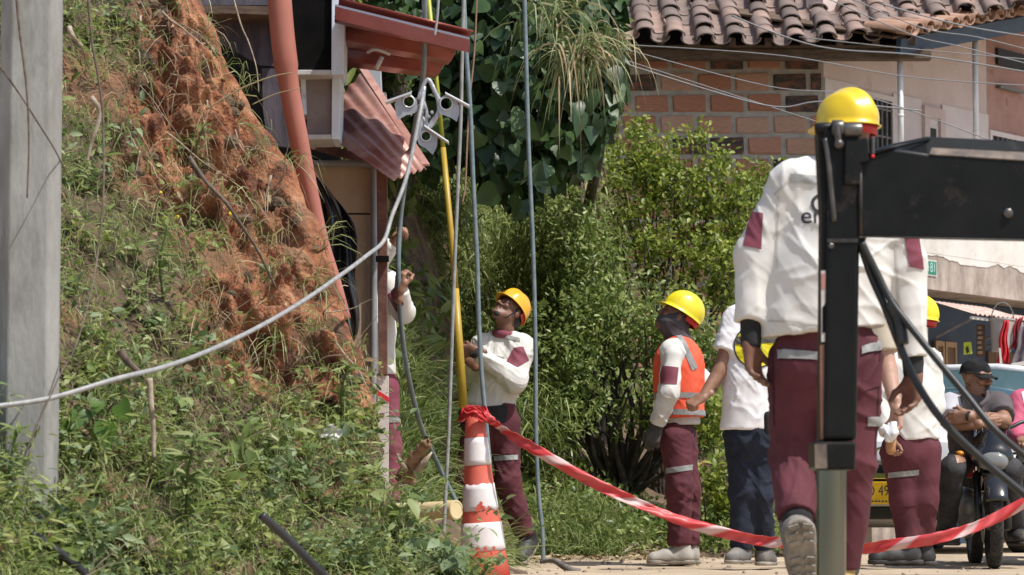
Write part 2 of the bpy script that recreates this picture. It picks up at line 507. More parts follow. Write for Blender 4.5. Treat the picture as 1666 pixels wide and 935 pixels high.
def clump_leaves(p, n_, k, h, L, W, kind='oval', spread=0.6, flat=0.5):
    """weed plants: k leaves up a short stem at each point"""
    n = len(p)
    up = unit(n_ * 0.45 + np.array([0, -0.1, 0.75]) + 0.4 * rng.normal(size=(n, 3)))
    hh = h * (0.4 + rng.random(n) * 0.9)
    t = rng.random((n, k)); 
    base = p[:, None, :] + up[:, None, :] * (hh[:, None] * t)[..., None]
    d = rng.normal(size=(n, k, 3)); d[..., 2] = d[..., 2] * 0.5 + 0.35
    d = unit(d); base = base + d * (hh[:, None] * spread * 0.25 * rng.random((n, k)))[..., None]
    nr = unit(rng.normal(size=(n, k, 3)) * 0.55 + np.array([0.1, -0.25, 1.0]))
    sc = (0.55 + rng.random((n, k)) * 0.9)
    return leaves(base.reshape(-1, 3), d.reshape(-1, 3), nr.reshape(-1, 3), (L * sc).ravel(), (W * sc).ravel(), 0.3, 0.3, kind)
lowmask = lambda px, py: sstep(560, 740, py)
parts = []
patch = lambda px, py, f, s: 0.35 + 0.65 * sstep(-0.15, 0.25, vnoise(np.stack([px * f, py * f, px * 0], -1), s))
ridge = lambda px, py: sstep(150, 60, np.interp(py, PYR, PXR) - px) * (1 - sstep(600, 700, py))
dw = lambda px, py, s: (1 - .8 * ridge(px, py)) * np.clip((0.80 * (1 - s) + 0.07) * patch(px, py, .016, 4) * (0.25 + .75 * sstep(-.1, .2, vnoise(np.stack([px * .05, py * .05, px * 0], -1), 14))) + 0.7 * lowmask(px, py), 0, 1)
m_weed2 = M("lime_weed_leaf", (0.14, 0.19, 0.035), (0.27, 0.33, 0.08), c3=(0.42, 0.46, 0.16), isl=True, rough=0.5, transl=0.48)
m_weed3 = M("dull_weed_leaf", (0.075, 0.12, 0.045), (0.15, 0.215, 0.085), c3=(0.29, 0.35, 0.18), isl=True, rough=0.55, transl=0.35)
m_deadl = M("dead_leaf", (0.09, 0.05, 0.025), (0.20, 0.13, 0.07), c3=(0.36, 0.27, 0.16), isl=True, rough=0.85, transl=0.1)
hole = lambda px, py: .25 + .75 * sstep(-.22, .05, vnoise(np.stack([px * .022, py * .03, px * 0], -1), 61))
zone = lambda px, py, s_, lo_=-.05, hi_=.2: sstep(lo_, hi_, vnoise(np.stack([px * .013, py * .017, px * 0], -1), s_))
p, n_, *_ = bank_pts(4300, lambda px, py, s: dw(px, py, s) * hole(px, py) * (.25 + .75 * zone(px, py, 81)))
parts.append(clump_leaves(p, n_, 9, 0.15, 0.040, 0.019))
p, n_, *_ = bank_pts(4200, lambda px, py, s: dw(px, py, s) * hole(px, py) * (.2 + .8 * zone(px, py, 82)))
parts.append(clump_leaves(p, n_, 11, 0.20, 0.036, 0.013, 'lance'))
p, n_, *_ = bank_pts(150, lambda px, py, s: (1 - s) * (0.2 + 0.8 * lowmask(px, py)))
parts.append(clump_leaves(p, n_, 6, 0.20, 0.08, 0.045))
V, fs = join(parts)
mesh_np("weed_cover", V, fs, m_weed, kind="stuff")
parts = []
p, n_, *_ = bank_pts(2700, lambda px, py, s: dw(px, py, s) * zone(px, py, 83, .0, .2))
parts.append(clump_leaves(p, n_, 10, 0.17, 0.034, 0.020))
p, n_, *_ = bank_pts(1300, lambda px, py, s: (1 - s) * zone(px, py, 84, .0, .25) * (.3 + .7 * lowmask(px, py)))
parts.append(clump_leaves(p, n_, 16, 0.32, 0.055, 0.010, 'lance'))
V, fs = join(parts)
mesh_np("lime_weeds", V, fs, m_weed2, kind="stuff")
parts = []
p, n_, *_ = bank_pts(1500, lambda px, py, s: dw(px, py, s) * zone(px, py, 85, .05, .25))
parts.append(clump_leaves(p, n_, 9, 0.18, 0.052, 0.026))
p, n_, *_ = bank_pts(420, lambda px, py, s: (1 - s) * (0.3 + 0.7 * lowmask(px, py)) * zone(px, py, 86))
parts.append(clump_leaves(p, n_, 24, 0.36, 0.045, 0.020))
V, fs = join(parts)
mesh_np("dull_weeds", V, fs, m_weed3, kind="stuff")
p, n_, *_ = bank_pts(2600, lambda px, py, s: (.3 + .7 * lowmask(px, py)) * (1.25 - hole(px, py)))
n = len(p)
V, fs = leaves(p + n_ * .03 + rng.normal(size=(n, 3)) * .03, rdir(n) + np.array([0, -.2, -.2]), unit(rng.normal(size=(n, 3)) * .8 + np.array([0, -.6, .7])), .05 * (.5 + rng.random(n)), .022 * (.5 + rng.random(n)), .5, .5)
mesh_np("dead_leaves", V, fs, m_deadl, kind="stuff")
# bare stalks leaning among the weeds
p, n_, *_ = bank_pts(420, lambda px, py, s: .4 + .6 * lowmask(px, py))
sk_ = MB()
for k in range(len(p)):
    a_ = Vector(p[k]); dv = (Vector(n_[k]) * .5 + Vector((random.uniform(-.9, .9), -.1, random.uniform(.1, .9)))).normalized(); L_ = random.uniform(.1, .34)
    sk_.tube([a_, a_ + dv * L_ * .5 + Vector((0, 0, .012)), a_ + dv * L_ + Vector((0, 0, -.02))], [.0035, .0028, .0012], 4, cap=False)
sk_.build("dry_stalks", m_deadwood, smooth=True, kind="stuff")
# tiny yellow flowers
fl_ = MB()
for (a_, b_) in ((258, 305), (262, 330), (295, 352), (270, 362), (378, 360), (98, 690), (560, 655)):
    c_ = bank_at(a_, b_) + Vector((0, -.08, .02)); fl_.ball(c_, (.009, .005, .009), 6, 4)
fl_.build("yellow_flowers", M("flower_yellow", (.7, .55, .02), rough=.6), kind="stuff")
p, n_, *_ = bank_pts(5200, lambda px, py, s: np.clip((1 - s) * 0.7 * patch(px, py, .025, 8) + .2 * patch(px, py, .03, 8) + .5 * lowmask(px, py), 0, 1))
k = 9; n = len(p)
d = unit(np.repeat(n_, k, 0) * 0.6 + np.array([0.05, -0.15, 0.7]) + 0.5 * rng.normal(size=(n * k, 3)))
V, fs = blades(np.repeat(p, k, 0) + 0.025 * rng.normal(size=(n * k, 3)), d, 0.08 + 0.19 * rng.random(n * k) + np.repeat(.14 * (rng.random(n) > .82), k), 0.004 + .005 * rng.random(n * k), 0.5 + 0.5 * rng.random(n * k), 3)
mesh_np("bank_grass", V, fs, m_grass, kind="stuff")
p, n_, *_ = bank_pts(3000, lambda px, py, s: np.clip(0.5 + s * 0.5, 0, 1) * (1 - 0.25 * lowmask(px, py)) * (1 - .45 * ridge(px, py)) * patch(px, py, .02, 9))
k = 9; n = len(p)
dd = unit(rng.normal(size=(n, 3)) * np.array([0.8, .4, 0.8]) + np.array([0, -.2, -0.25]))
d = unit(np.repeat(dd, k, 0) + 0.35 * rng.normal(size=(n * k, 3)) + np.repeat(n_, k, 0) * 0.3)
V, fs = blades(np.repeat(p + n_ * 0.02, k, 0) + 0.04 * rng.normal(size=(n * k, 3)), d, 0.06 + 0.22 * rng.random(n * k) ** 2, 0.0025 + .003 * rng.random(n * k), 0.5, 3)
mesh_np("dry_straw", V, fs, m_straw, kind="stuff")
# roots and dead stems hanging in the cut
rt = MB()
for k in range(70):
    i = random.randint(20, NV - 10); j = random.randint(20, NU - 4)
    if soilm[i, j] < 0.4 and random.random() < .75: continue
    a = Vector(B[i, j]) + Vector((0, -.05, 0.02)); pts = [a]
    dv = Vector((random.uniform(-.3, .5), -0.1, -1)) if random.random() < .7 else Vector((random.uniform(-1, 1), -.2, random.uniform(-.3, .6)))
    L_ = random.uniform(.15, .5)
    for t in range(5):
        dv = dv + Vector((random.uniform(-.35, .35), random.uniform(-.15, .1), random.uniform(-.2, .2)))
        pts.append(pts[-1] + dv.normalized() * L_ / 5)
    r0 = random.uniform(.002, .007)
    rt.tube(spline(pts, 3), [r0 * (1 - .75 * t / 15) for t in range(16)], 5)
rt.build("root_strands", m_deadwood, smooth=True, kind="stuff")
# soil clods lodged on the cut
cl = MB()
for k in range(260):
    i = random.randint(20, NV - 10); j = random.randint(20, NU - 6)
    if soilm[i, j] < 0.5: continue
    s = random.uniform(.012, .05)
    cl.ball(Vector(B[i, j]) + Vector((0, -.01, 0)), (s * random.uniform(.7, 1.4), s * .8, s * random.uniform(.6, 1.1)), 7, 5)
cl.build("soil_clods", m_soil, kind="stuff")

# ================================================================== BRICK HOUSE
def z_at(py, Y): return P(833, py, Y).z
DF = Vector((0.596, 0.803, 0)); NF = Vector((0.803, -0.596, 0)); UP = Vector((0, 0, 1))
m_mortar = M("mortar", (0.36, 0.33, 0.29), (0.50, 0.46, 0.41), scale=9, rough=.95, bump=.6, bscale=50)
m_brick = M("hollow_brick", (0.44, 0.20, 0.125), (0.52, 0.26, 0.17), c3=(0.56, 0.35, 0.26), objr=True, rough=.9, bump=.35, bscale=14, stretch=(2, 2, 22), scale=7)
m_brickd = M("burnt_brick", (0.05, 0.045, 0.043), (0.22, 0.095, 0.06), scale=5, rough=.85, lo=.45, hi=.62, stretch=(1, 1, 2.5), bump=.3)
m_plaster = M("pink_plaster", (0.58, 0.46, 0.42), (0.68, 0.56, 0.52), scale=2.2, rough=.9, bump=.25, bscale=25, dirt=(.36, .25, .2), dscale=2.2, dlo=.56, dhi=.78)
m_plaster2 = M("pale_plaster", (0.64, 0.56, 0.54), (0.72, 0.64, 0.61), scale=2.5, rough=.9, bump=.2, dirt=(.45, .36, .32), dscale=3, dlo=.58, dhi=.8)
m_white = M("white_paint", (0.58, 0.55, 0.50), (0.68, 0.65, 0.60), scale=4, rough=.7, dirt=(.42, .35, .28), dscale=3, dlo=.52, dhi=.8)
m_grime = M("grey_render", (0.22, 0.18, 0.155), (0.42, 0.36, 0.31), scale=6.5, rough=.95, bump=.6, bscale=30, detail=9, stretch=(1, 1, .55))
m_redwall = M("red_plaster", (0.36, 0.20, 0.165), (0.46, 0.28, 0.235), scale=2.5, rough=.9, dirt=(.2, .11, .09), dscale=4, dlo=.56, dhi=.75)
m_beam = M("dark_timber", (0.07, 0.045, 0.03), (0.15, 0.10, 0.065), scale=8, stretch=(1, 1, 6), rough=.85, bump=.3)
m_tile = M("roof_tile", (0.15, 0.115, 0.10), (0.23, 0.17, 0.145), c3=(0.33, 0.225, 0.18), objr=True, rough=.85, scale=9, bump=.35, bscale=30)
m_tile2 = M("fresh_roof_tile", (0.32, 0.185, 0.125), (0.42, 0.26, 0.18), c3=(0.50, 0.36, 0.28), objr=True, rough=.85, scale=9, bump=.3, bscale=30)
m_iron = M("grille_iron", (0.12, 0.115, 0.11), (0.22, 0.2, 0.19), scale=20, rough=.6)
m_dark = M("dark_interior", (0.025, 0.022, 0.022))
m_navy = M("navy_paint", (0.022, 0.045, 0.085), (0.035, 0.065, 0.11), scale=4, rough=.6)

YB = 28.0
xl, xr = P(930, 300, YB).x, P(1341, 300, YB).x
zt = z_at(60, YB)
house = thing("brick_house", "two storey house with exposed brick side wall, clay tile roof and balcony above a shop", "house", ((xl + xr) / 2, YB + .1, 0.05))
w = MB().fbox((xl, YB, -.2), (xr - xl, 0, 0), (0, .18, 0), (0, 0, zt + .2)).build("wall", m_mortar, house)
bl, bh, pitch, cp = 0.300, 0.150, 0.345, 0.1965
bms = []
for v in range(3):
    b = MB().box((0, 0, 0), (bl, .03, bh))
    bb = b.build("brick_source", m_brick, None, bevel=.008, seg=1)
    me = bb.data
    for vv in me.vertices: vv.co += Vector((random.uniform(-.008, .008), random.uniform(-.004, .004), random.uniform(-.008, .008)))
    bpy.data.objects.remove(bb); bms.append(me)
bmd = bms[0].copy(); bmd.materials.clear(); bmd.materials.append(m_brickd)
z0 = z_at(120, YB) - bh / 2
darkset = {(1, 5), (2, 4), (4, 3), (4, 4), (-1, 4), (0, 0), (0, 2), (6, 1), (-1, 2), (1, 0)}
for r in range(-1, 22):
    zc = z0 - r * cp
    if zc < .25: break
    off = P(1223, 0, YB).x + (0.5 * pitch - .06 if r % 2 else 0.0) 
    c = -3
    for c in range(-6, 4):
        xc = off + c * pitch - .0
        x0, x1 = xc - bl / 2, xc + bl / 2
        if x1 < xl or x0 > xr - .03: continue
        sx = 1.0
        if x1 > xr - .02: sx = (xr - .02 - x0) / bl; xc = x0 + sx * bl / 2
        if sx < .2: continue
        dk = random.random() < (.5 if r < 1 else .16)
        if (r, c) in {(1, 1), (3, -1), (0, 1)}: dk = True
        if (r, c) in {(0, 0), (1, 0), (0, -1), (2, 0), (2, 1)}: dk = False
        inst(bmd if dk else random.choice(bms), "brick", w, (xc, YB - .004 + random.uniform(-.003, .003), zc + random.uniform(-.004, .004)),
             Euler((0, random.uniform(-.012, .012), 0)).to_matrix(), (sx, 1, 1))
# beam and rafters
yb = 27.45
zb0, zb1 = z_at(96, yb), z_at(79, yb)
MB().fbox((P(985, 0, yb).x, yb, zb0), (P(1515, 0, yb).x - P(985, 0, yb).x, 0, 0), (0, .14, 0), (0, 0, zb1 - zb0)).build("eave_beam", m_beam, house, bevel=.01)
for k in range(9):
    x = P(1010 + k * 58, 0, yb).x
    MB().fbox((x, yb - .15, zb1 + .003), (.06, 0, 0), (0, 1.2, .3), (0, 0, .07)).build("rafter", m_beam, house)
# roof tiles
def tile_mesh(mat, cover=True, L=.42, r0=.092, r1=.072):
    n = 7; vs = []
    m = MB()
    for end, rr, y in ((0, r0, 0), (1, r1, L)):
        for th_ in (0, .014):
            for k in range(n + 1):
                a = pi * k / n
                x = (rr - th_) * math.cos(a); z = (rr - th_) * math.sin(a) * .70
                m.v.append((x, y, z if cover else -z))
    N = n + 1
    for k in range(n):
        m.f.append((k, k + 1, 2 * N + k + 1, 2 * N + k))
        m.f.append((N + k + 1, N + k, 3 * N + k, 3 * N + k + 1))
        m.f.append((k + 1, k, N + k, N + k + 1))
        m.f.append((2 * N + k, 2 * N + k + 1, 3 * N + k + 1, 3 * N + k))
    m.f.append((0, 2 * N, 3 * N, N)); m.f.append((n, N + n, 3 * N + n, 2 * N + n))
    o = m.build("tile_source", mat, None, auto=40); me = o.data; bpy.data.objects.remove(o); return me
tc_, tp_ = tile_mesh(m_tile), tile_mesh(m_tile, False)
YE = 27.2; sl_ = R(25); ze = z_at(70, YE)
xa, xb = P(975, 0, YE).x, P(1720, 0, 28).x
rf = MB().fbox((xa, YE + .25, ze + .02), (P(1500, 0, YE).x - xa, 0, 0), (0, 2.6 * math.cos(sl_), 2.6 * math.sin(sl_)), (0, .02, -.03)).build("roof", m_beam, house)
pt_ = .272
x = xa; c = 0
while x < xb:
    px_at = 833 + x / YE * F
    for r in range(8):
        if px_at > 1490 and r < 1 + (px_at - 1490) / 85: continue
        s = r * .30
        sag = .025 * math.sin(x * 2.3) + .01 * math.sin(x * 7 + r)
        bpos = Vector((x, YE + s * math.cos(sl_), ze + s * math.sin(sl_) + sag))
        for kind in (0, 1):
            off = Vector((pt_ / 2 * kind, random.uniform(-.03, .03), .055 + random.uniform(-.008, .008) if kind else 0.045))
            rot = Euler((sl_ - .04 + random.uniform(-.02, .02), random.uniform(-.05, .05), random.uniform(-.05, .05))).to_matrix()
            if kind: inst(tc_, "roof_tile", rf, bpos + off, rot)
            else: inst(tp_, "roof_tile", rf, bpos + off + Vector((0, 0, .02)), rot)
    x += pt_
# second roof along the street front, eave climbing to the right
tc2, tp2 = tile_mesh(m_tile2, True, .42, .085, .07), tile_mesh(m_tile2, False, .42, .085, .07)
ea = P(1478, 58, 27.0); eb = P(1690, 20, 29.05)
ed = (eb - ea); eL = ed.length + 3.2; ed.normalize()  # unseen stretch added on the right, keeps sun off the upper wall
back = Vector((-0.803, 0.596, 0.24)).normalized()
xax = ed; yax = back; zax = xax.cross(yax).normalized(); yax = zax.cross(xax)
rot2 = Matrix((xax, yax, zax)).transposed()
sr = MB().fbox(ea + yax * .15 - zax * .03, ed * eL, yax * 2.1, zax * -.02).build("street_roof", m_beam, house)  # slab made deep to shade the upper wall
k = 0; s = 0.0
while s < eL:
    for r in range(1):
        inst(tc2, "roof_tile", sr, ea + ed * s + yax * (r * .3 + random.uniform(-.02, .02)) + zax * .045, rot2 @ Euler((-.03, random.uniform(-.06, .06), random.uniform(-.05, .05))).to_matrix())
        inst(tp2, "roof_tile", sr, ea + ed * (s + .11) + yax * (r * .3 + random.uniform(-.02, .02)) + zax * .05, rot2 @ Euler((-.03, 0, random.uniform(-.04, .04))).to_matrix())
    s += .22
MB().fbox(ea + yax * .12 - zax * .05 + ed * .1, ed * eL, yax * .05, -zax * .15).build("fascia_board", m_navy, house)
# plaster upper wall set back behind the balcony
W0 = Vector((xr, YB, 0))
def wall_pt(t, z, out=0.0): return W0 + DF * t + NF * out + UP * z
zu0, zu1 = 2.72, 5.3
tneigh = 3.18
MB().fbox(wall_pt(.004, zu0), DF * (tneigh - .004), -NF * .18, UP * (zu1 - zu0)).build("upper_wall", m_plaster, house)
def dado(t0, t1):
    return MB().fbox(wall_pt(t0, zu0, .002), DF * (t1 - t0), NF * .015, UP * (4.37 - zu0)).build("dado", m_plaster2, house)
def wpx(px):   # t along the upper wall for a photograph column
    a = (px - 833) / F; return (a * YB - W0.x) / (DF.x - a * DF.y)
t_w0, t_w1, t_d0, t_d1 = wpx(1398), wpx(1456), wpx(1502), wpx(1536)
dado(.004, t_w0); dado(t_w1, t_d0); dado(t_d1, tneigh)
def grille(name, t0, t1, z0_, z1_, nb, parent, base=wall_pt):
    f = MB()
    for (a, b, c, d) in ((t0, t1, z1_ - .05, z1_), (t0, t1, z0_, z0_ + .05), (t0, t0 + .045, z0_ + .05, z1_ - .05), (t1 - .045, t1, z0_ + .05, z1_ - .05)):
        f.fbox(base(a, c, .004), DF * (b - a), NF * .03, UP * (d - c))
    fr = f.build("window", m_plaster2, parent)
    MB().fbox(base(t0 + .045, z0_ + .05, .003), DF * (t1 - t0 - .09), NF * .006, UP * (z1_ - z0_ - .1)).build("pane", m_dark, fr)
    for i in range(nb):
        t = t0 + .06 + (t1 - t0 - .12) * i / (nb - 1)
        MB().tube([base(t, z0_ + .05, .025), base(t, z1_ - .05, .025)], .011, 6).build("bar", m_iron, fr)
    for z in np.linspace(z0_ + .3, z1_ - .15, 4):
        MB().fbox(base(t0 + .045, z, .02), DF * (t1 - t0 - .09), NF * .006, UP * .02).build("bar", m_iron, fr)
    return fr
grille("window", t_w0, t_w1, 3.1, 4.33, 7, house)
# door in a recess with small panes
dz = 4.31
dr = MB().fbox(wall_pt(t_d0 + .1, zu0, .004), DF * (t_d1 - t_d0 - .2), NF * .02, UP * (dz - .1 - zu0)).build("door", m_plaster2, house)
fr = MB()
fr.fbox(wall_pt(t_d0, zu0, .004), DF * .1, NF * .05, UP * (dz - zu0)); fr.fbox(wall_pt(t_d1 - .1, zu0, .004), DF * .1, NF * .05, UP * (dz - zu0))
fr.fbox(wall_pt(t_d0 + .1, dz - .1, .004), DF * (t_d1 - t_d0 - .2), NF * .05, UP * .1); fr.build("frame", m_plaster, dr)
dw_ = t_d1 - t_d0 - .2
for (a, b, c, d) in ((.05, .75, dz - .42, dz - .2), (.05, .4, dz - .72, dz - .52), (.5, .85, dz - .95, dz - .75)):
    MB().fbox(wall_pt(t_d0 + .1 + a * dw_, c, .026), DF * (b - a) * dw_, NF * .006, UP * (d - c)).build("pane", m_dark, dr)
# neighbouring red house
nb = thing("red_house", "reddish plastered house front with dark vent, right of the balcony and farthest along the street", "house", tuple(wall_pt(tneigh + .8, .15)))
MB().fbox(wall_pt(tneigh + .003, -.2), DF * 4, -NF * .2, UP * 5.6).build("wall", m_redwall, nb)
grille("window", wpx(1612) + .0, wpx(1612) + .95, 3.3, 4.22, 9, nb)
ta = wpx(1626)
MB().fbox(wall_pt(ta, z_at(112, 31), .004), DF * 1.2, NF * .03, UP * .17).build("vent", m_dark, nb)
MB().fbox(wall_pt(ta, z_at(150, 31), .004), DF * .5, NF * .06, UP * .03).build("pipe_stub", m_iron, nb)
# balcony: parapet, grey render band, shop front below
S0 = Vector((3.30, 27.2, 0))
def sp(t, z, out=0.0): return S0 + DF * t + NF * out + UP * z
def spx(px):
    a = (px - 833) / F; return (a * S0.y - S0.x) / (DF.x - a * DF.y)
tl, trr = -.25, 4.2
pa = MB(); nseg = 40
MB().fbox(sp(tl, 2.74, .02), DF * (trr - tl), -NF * .16, UP * .76).build("parapet", m_white, house)
# parapet foot: broken lower edge of the white render
fv = MB()
for i in range(220):
    t0 = tl + (trr - tl) * i / 220; h = .035 + .03 * vnoise(np.array([[i * .17, 1.0, 2.0]]), 5)[0] + .008 * random.random()
    fv.fbox(sp(t0, 2.74 - h, .018), DF * ((trr - tl) / 220), -NF * .03, UP * (h - .001))
fv.build("render_edge", m_white, house)
MB().fbox(sp(tl, 2.41, .012), DF * (trr - tl), -NF * 1.0, UP * .327).build("balcony_slab", m_grime, house)
t_s = spx(1511)
MB().fbox(sp(tl, -.1, .0), DF * (t_s - tl), -NF * .5, UP * 2.505).build("shop_pier", m_grime, house)
MB().fbox(sp(t_s + .002, -.1, -.45), DF * (trr - t_s), -NF * .1, UP * 2.5).build("shop_front", m_navy, house)
MB().fbox(sp(trr + .002, -.1, 0), DF * .3, -NF * .6, UP * 2.5).build("shop_pier", m_grime, house)
m_wood = M("brown_door", (0.10, 0.06, 0.04), (0.2, 0.12, 0.08), scale=5, stretch=(1, 1, .2), rough=.8)
m_woodl = M("tan_wood", (0.32, 0.22, 0.13), (0.42, 0.3, 0.19), scale=8, rough=.8)
def spi(px, off=.45):  # along the recessed front
    a = (px - 833) / F; o = S0 - NF * off; return (a * o.y - o.x) / (DF.x - a * DF.y)
for (pa_, pb_) in ((1517, 1531), (1533, 1551)):
    a, b = spi(pa_), spi(pb_)
    d_ = MB().fbox(sp(a, .05, -.446), DF * (b - a), NF * .03, UP * 1.95).build("shutter_door", m_wood, house)
    f = MB()
    f.fbox(sp(a, .05, -.415), DF * .03, NF * .012, UP * 1.95); f.fbox(sp(b - .03, .05, -.415), DF * .03, NF * .012, UP * 1.95)
    f.fbox(sp(a + .03, 1.95, -.415), DF * (b - a - .06), NF * .012, UP * .05); f.fbox(sp(a + .03, .95, -.415), DF * (b - a - .06), NF * .012, UP * .04)
    f.build("frame", m_woodl, d_)
a, b = spi(1605), spi(1700)
for i in range(9):
    t0 = a + (b - a) * i / 9
    MB().fbox(sp(t0, .05, -.446), DF * ((b - a) / 9 - .012), NF * random.uniform(.02, .035), UP * 1.9).build("plank", m_wood, house)
# porch posts
m_post = M("pvc_white", (0.66, 0.66, 0.66), (0.74, 0.74, 0.74), scale=6, rough=.5)
for px, pt in ((1478, 93), (1601, 66)):
    t = spx(px); b_ = sp(t, 3.502, -.05); Yp = b_.y
    zt_ = z_at(pt, Yp)
    MB().tube([b_, b_ + UP * (zt_ - 3.502)], .027, 12).tube([b_ + UP * .45, b_ + UP * .47], .031, 12).build("porch_post", m_post, house, smooth=True)

# street sign on the grey band
sg = thing("street_sign", "small green street name plate with pale border on the grey band under the balcony", "sign", tuple(sp(spx(1507), 2.6)))
t0, t1 = spx(1492.5), spx(1523)
ym = sp((t0 + t1) / 2, 0).y
zc_ = z_at(435, ym); hs = .072
MB().fbox(sp(t0, zc_ - hs, .014), DF * (t1 - t0), NF * .008, UP * 2 * hs).build("border", m_white, sg)
MB().fbox(sp(t0 + .012, zc_ - hs + .012, .0225), DF * (t1 - t0 - .024), NF * .003, UP * (2 * hs - .024)).build("plate", M("sign_green", (0.01, 0.20, 0.13), rough=.4), sg)
m_sl = M("sign_letters", (0.45, 0.66, 0.60), rough=.5)
text_obj("Calle", "lettering", sg, m_sl, sp(t0 + (t1 - t0) * .34, zc_, .0275), DF, UP, .072, width=(t1 - t0) * .42)
text_obj("81", "lettering", sg, m_sl, sp(t0 + (t1 - t0) * .76, zc_, .0275), DF, UP, .088, width=(t1 - t0) * .24)

# shop awnings of corrugated tin
m_tin = M("pinkish_tin", (0.52, 0.36, 0.31), (0.66, 0.5, 0.44), scale=5, rough=.55, metal=.2, dirt=(.3, .16, .11), dscale=7, dlo=.55, dhi=.75)
def awning(t0, t1, zt0, zb, out, label):
    o_ = thing("shop_awning", label, "awning", tuple(sp((t0 + t1) / 2, zb)))
    nn = int((t1 - t0) / .018)
    def fn(u, v):
        return sp(t0 + (t1 - t0) * u, zt0 + (zb - zt0) * v + .010 * math.sin(u * nn * 1.3), .02 + out * v)
    g_ = MB().grid(fn, nn, 3); g_.build("tin_sheet", m_tin, o_, smooth=True)
    for t in (t0 + .1, t1 - .1):
        MB().tube([sp(t, zt0 - .32, -.01), sp(t, zb - .03, out - .05)], .012, 6).build("bracket", m_iron, o_)
    MB().fbox(sp(t0, zb - .045, out - .03), DF * (t1 - t0), NF * .025, UP * .025).build("edge_bar", m_white, o_)
awning(spx(1517), spx(1606), 2.30, 2.17, .42, "pale tin awning over the shutter doors, left one of the shop")
awning(spx(1600), spx(1730), 2.26, 2.15, .55, "pale tin awning above the hanging bucket and clothes")

# things hanging at the shop
Ys = 27.9
def hang(name, label, cat, px, py): return thing(name, label, cat, tuple(P(px, py, Ys)))
bk = hang("bucket", "grey white plastic bucket hanging by its handle in the shop front", "bucket", 1632, 570)
c0 = P(1631, 518, Ys); c1 = P(1629, 572, Ys)
m_bk = M("bucket_plastic", (0.42, 0.40, 0.38), (0.5, 0.48, 0.46), scale=5, rough=.5)
MB().lathe(c1, c0 - c1, [(0, .085), (.0, .088), ((c0 - c1).length, .112), ((c0 - c1).length, .118), ((c0 - c1).length - .015, .118), ((c0 - c1).length - .02, .108), (.01, .08)], 20).build("pail", m_bk, bk, auto=40)
hp = [P(1613 + 36 * (0.5 - .5 * math.cos(a)), 519 - 27 * math.sin(a), Ys - .02) for a in np.linspace(0, pi, 13)]
MB().tube(hp, .006, 6).build("handle", m_iron, bk, smooth=True)
def cloth(name, label, poly, mat, Y, seed, cat="cloth"):
    o_ = thing(name, label, cat, tuple(P(poly[0][0], poly[0][1], Y)))
    (xa_, ya_), (xb_, yb_), (xc_, yc_), (xd_, yd_) = poly
    def fn(u, v):
        px = (xa_ + (xb_ - xa_) * u) * (1 - v) + (xd_ + (xc_ - xd_) * u) * v + 1.6 * math.sin(v * 9 + seed)
        py = (ya_ + (yb_ - ya_) * u) * (1 - v) + (yd_ + (yc_ - yd_) * u) * v + 3 * math.sin(u * 7 + seed) * v
        return P(px, py, Y + .025 * math.sin(u * 14 + v * 2 + seed) - .02)
    g_ = MB().grid(fn, 14, 14); c_ = g_.build("fabric", mat, o_, smooth=True)
    sm = c_.modifiers.new("thick", 'SOLIDIFY'); sm.thickness = .004
    return o_
m_redc = M("red_cloth", (0.50, 0.012, 0.02), (0.62, 0.03, 0.04), scale=12, rough=.8)
m_darkred = M("dark_red_cloth", (0.28, 0.02, 0.03), (0.36, .04, .05), scale=12, rough=.8)
m_gryc = M("grey_cloth", (0.16, 0.13, 0.15), (0.24, 0.2, 0.22), scale=10, rough=.9)
r_ = cloth("shirt_on_display", "bright red shirt hanging in front of the bucket", [(1631, 521), (1640, 521), (1641, 592), (1622, 588)], m_redc, 27.75, 1, "shirt")
MB().prism([P(1625, 566, 27.69), P(1628, 566, 27.69), P(1631, 592, 27.69), P(1627, 592, 27.69)], (0, .01, 0)).build("white_stripe", m_white, r_)
cloth("shirt_on_display", "dark red shirt hanging between the bucket and the grey garment", [(1652, 520), (1664, 514), (1658, 570), (1645, 566)], m_darkred, 27.85, 2, "shirt")
g_ = cloth("shirt_on_display", "dark grey garment with a pale hem hanging right of the red shirts", [(1660, 530), (1684, 520), (1690, 588), (1646, 596)], m_gryc, 27.8, 3, "shirt")
MB().prism([P(1645, 591, 27.74), P(1690, 583, 27.74), P(1690, 589, 27.74), P(1646, 598, 27.74)], (0, .01, 0)).build("hem", m_white, g_)
ys = hang("shop_poster", "small yellow green poster on the navy shop wall behind the man in the black cap", "poster", 1574, 575)
MB().prism([P(1568, 557, 27.98), P(1580, 556, 27.98), P(1582, 575, 27.98), P(1568, 577, 27.98)], (0, .01, 0)).build("sheet", M("poster_yellow", (0.55, 0.65, 0.04), rough=.6), ys)
MB().prism([P(1571, 566, 27.975), P(1575, 562, 27.975), P(1577, 572, 27.975), P(1573, 575, 27.975)], (0, -.004, 0)).build("mark", m_dark, ys)
ld = hang("display_rack", "narrow tan rack of small packets on the navy shop wall", "rack", 1595, 575)
MB().prism([P(1589, 528, 27.99), P(1603, 528, 27.99), P(1603, 580, 27.99), P(1589, 580, 27.99)], (0, .012, 0)).build("board", m_wood, ld)
for k in range(6):
    y = 531 + k * 8
    MB().prism([P(1590, y, 27.985), P(1596 + k % 3, y, 27.985), P(1596 + k % 3, y + 5, 27.985), P(1590, y + 5, 27.985)], (0, -.03, 0)).build("packet", m_woodl, ld)

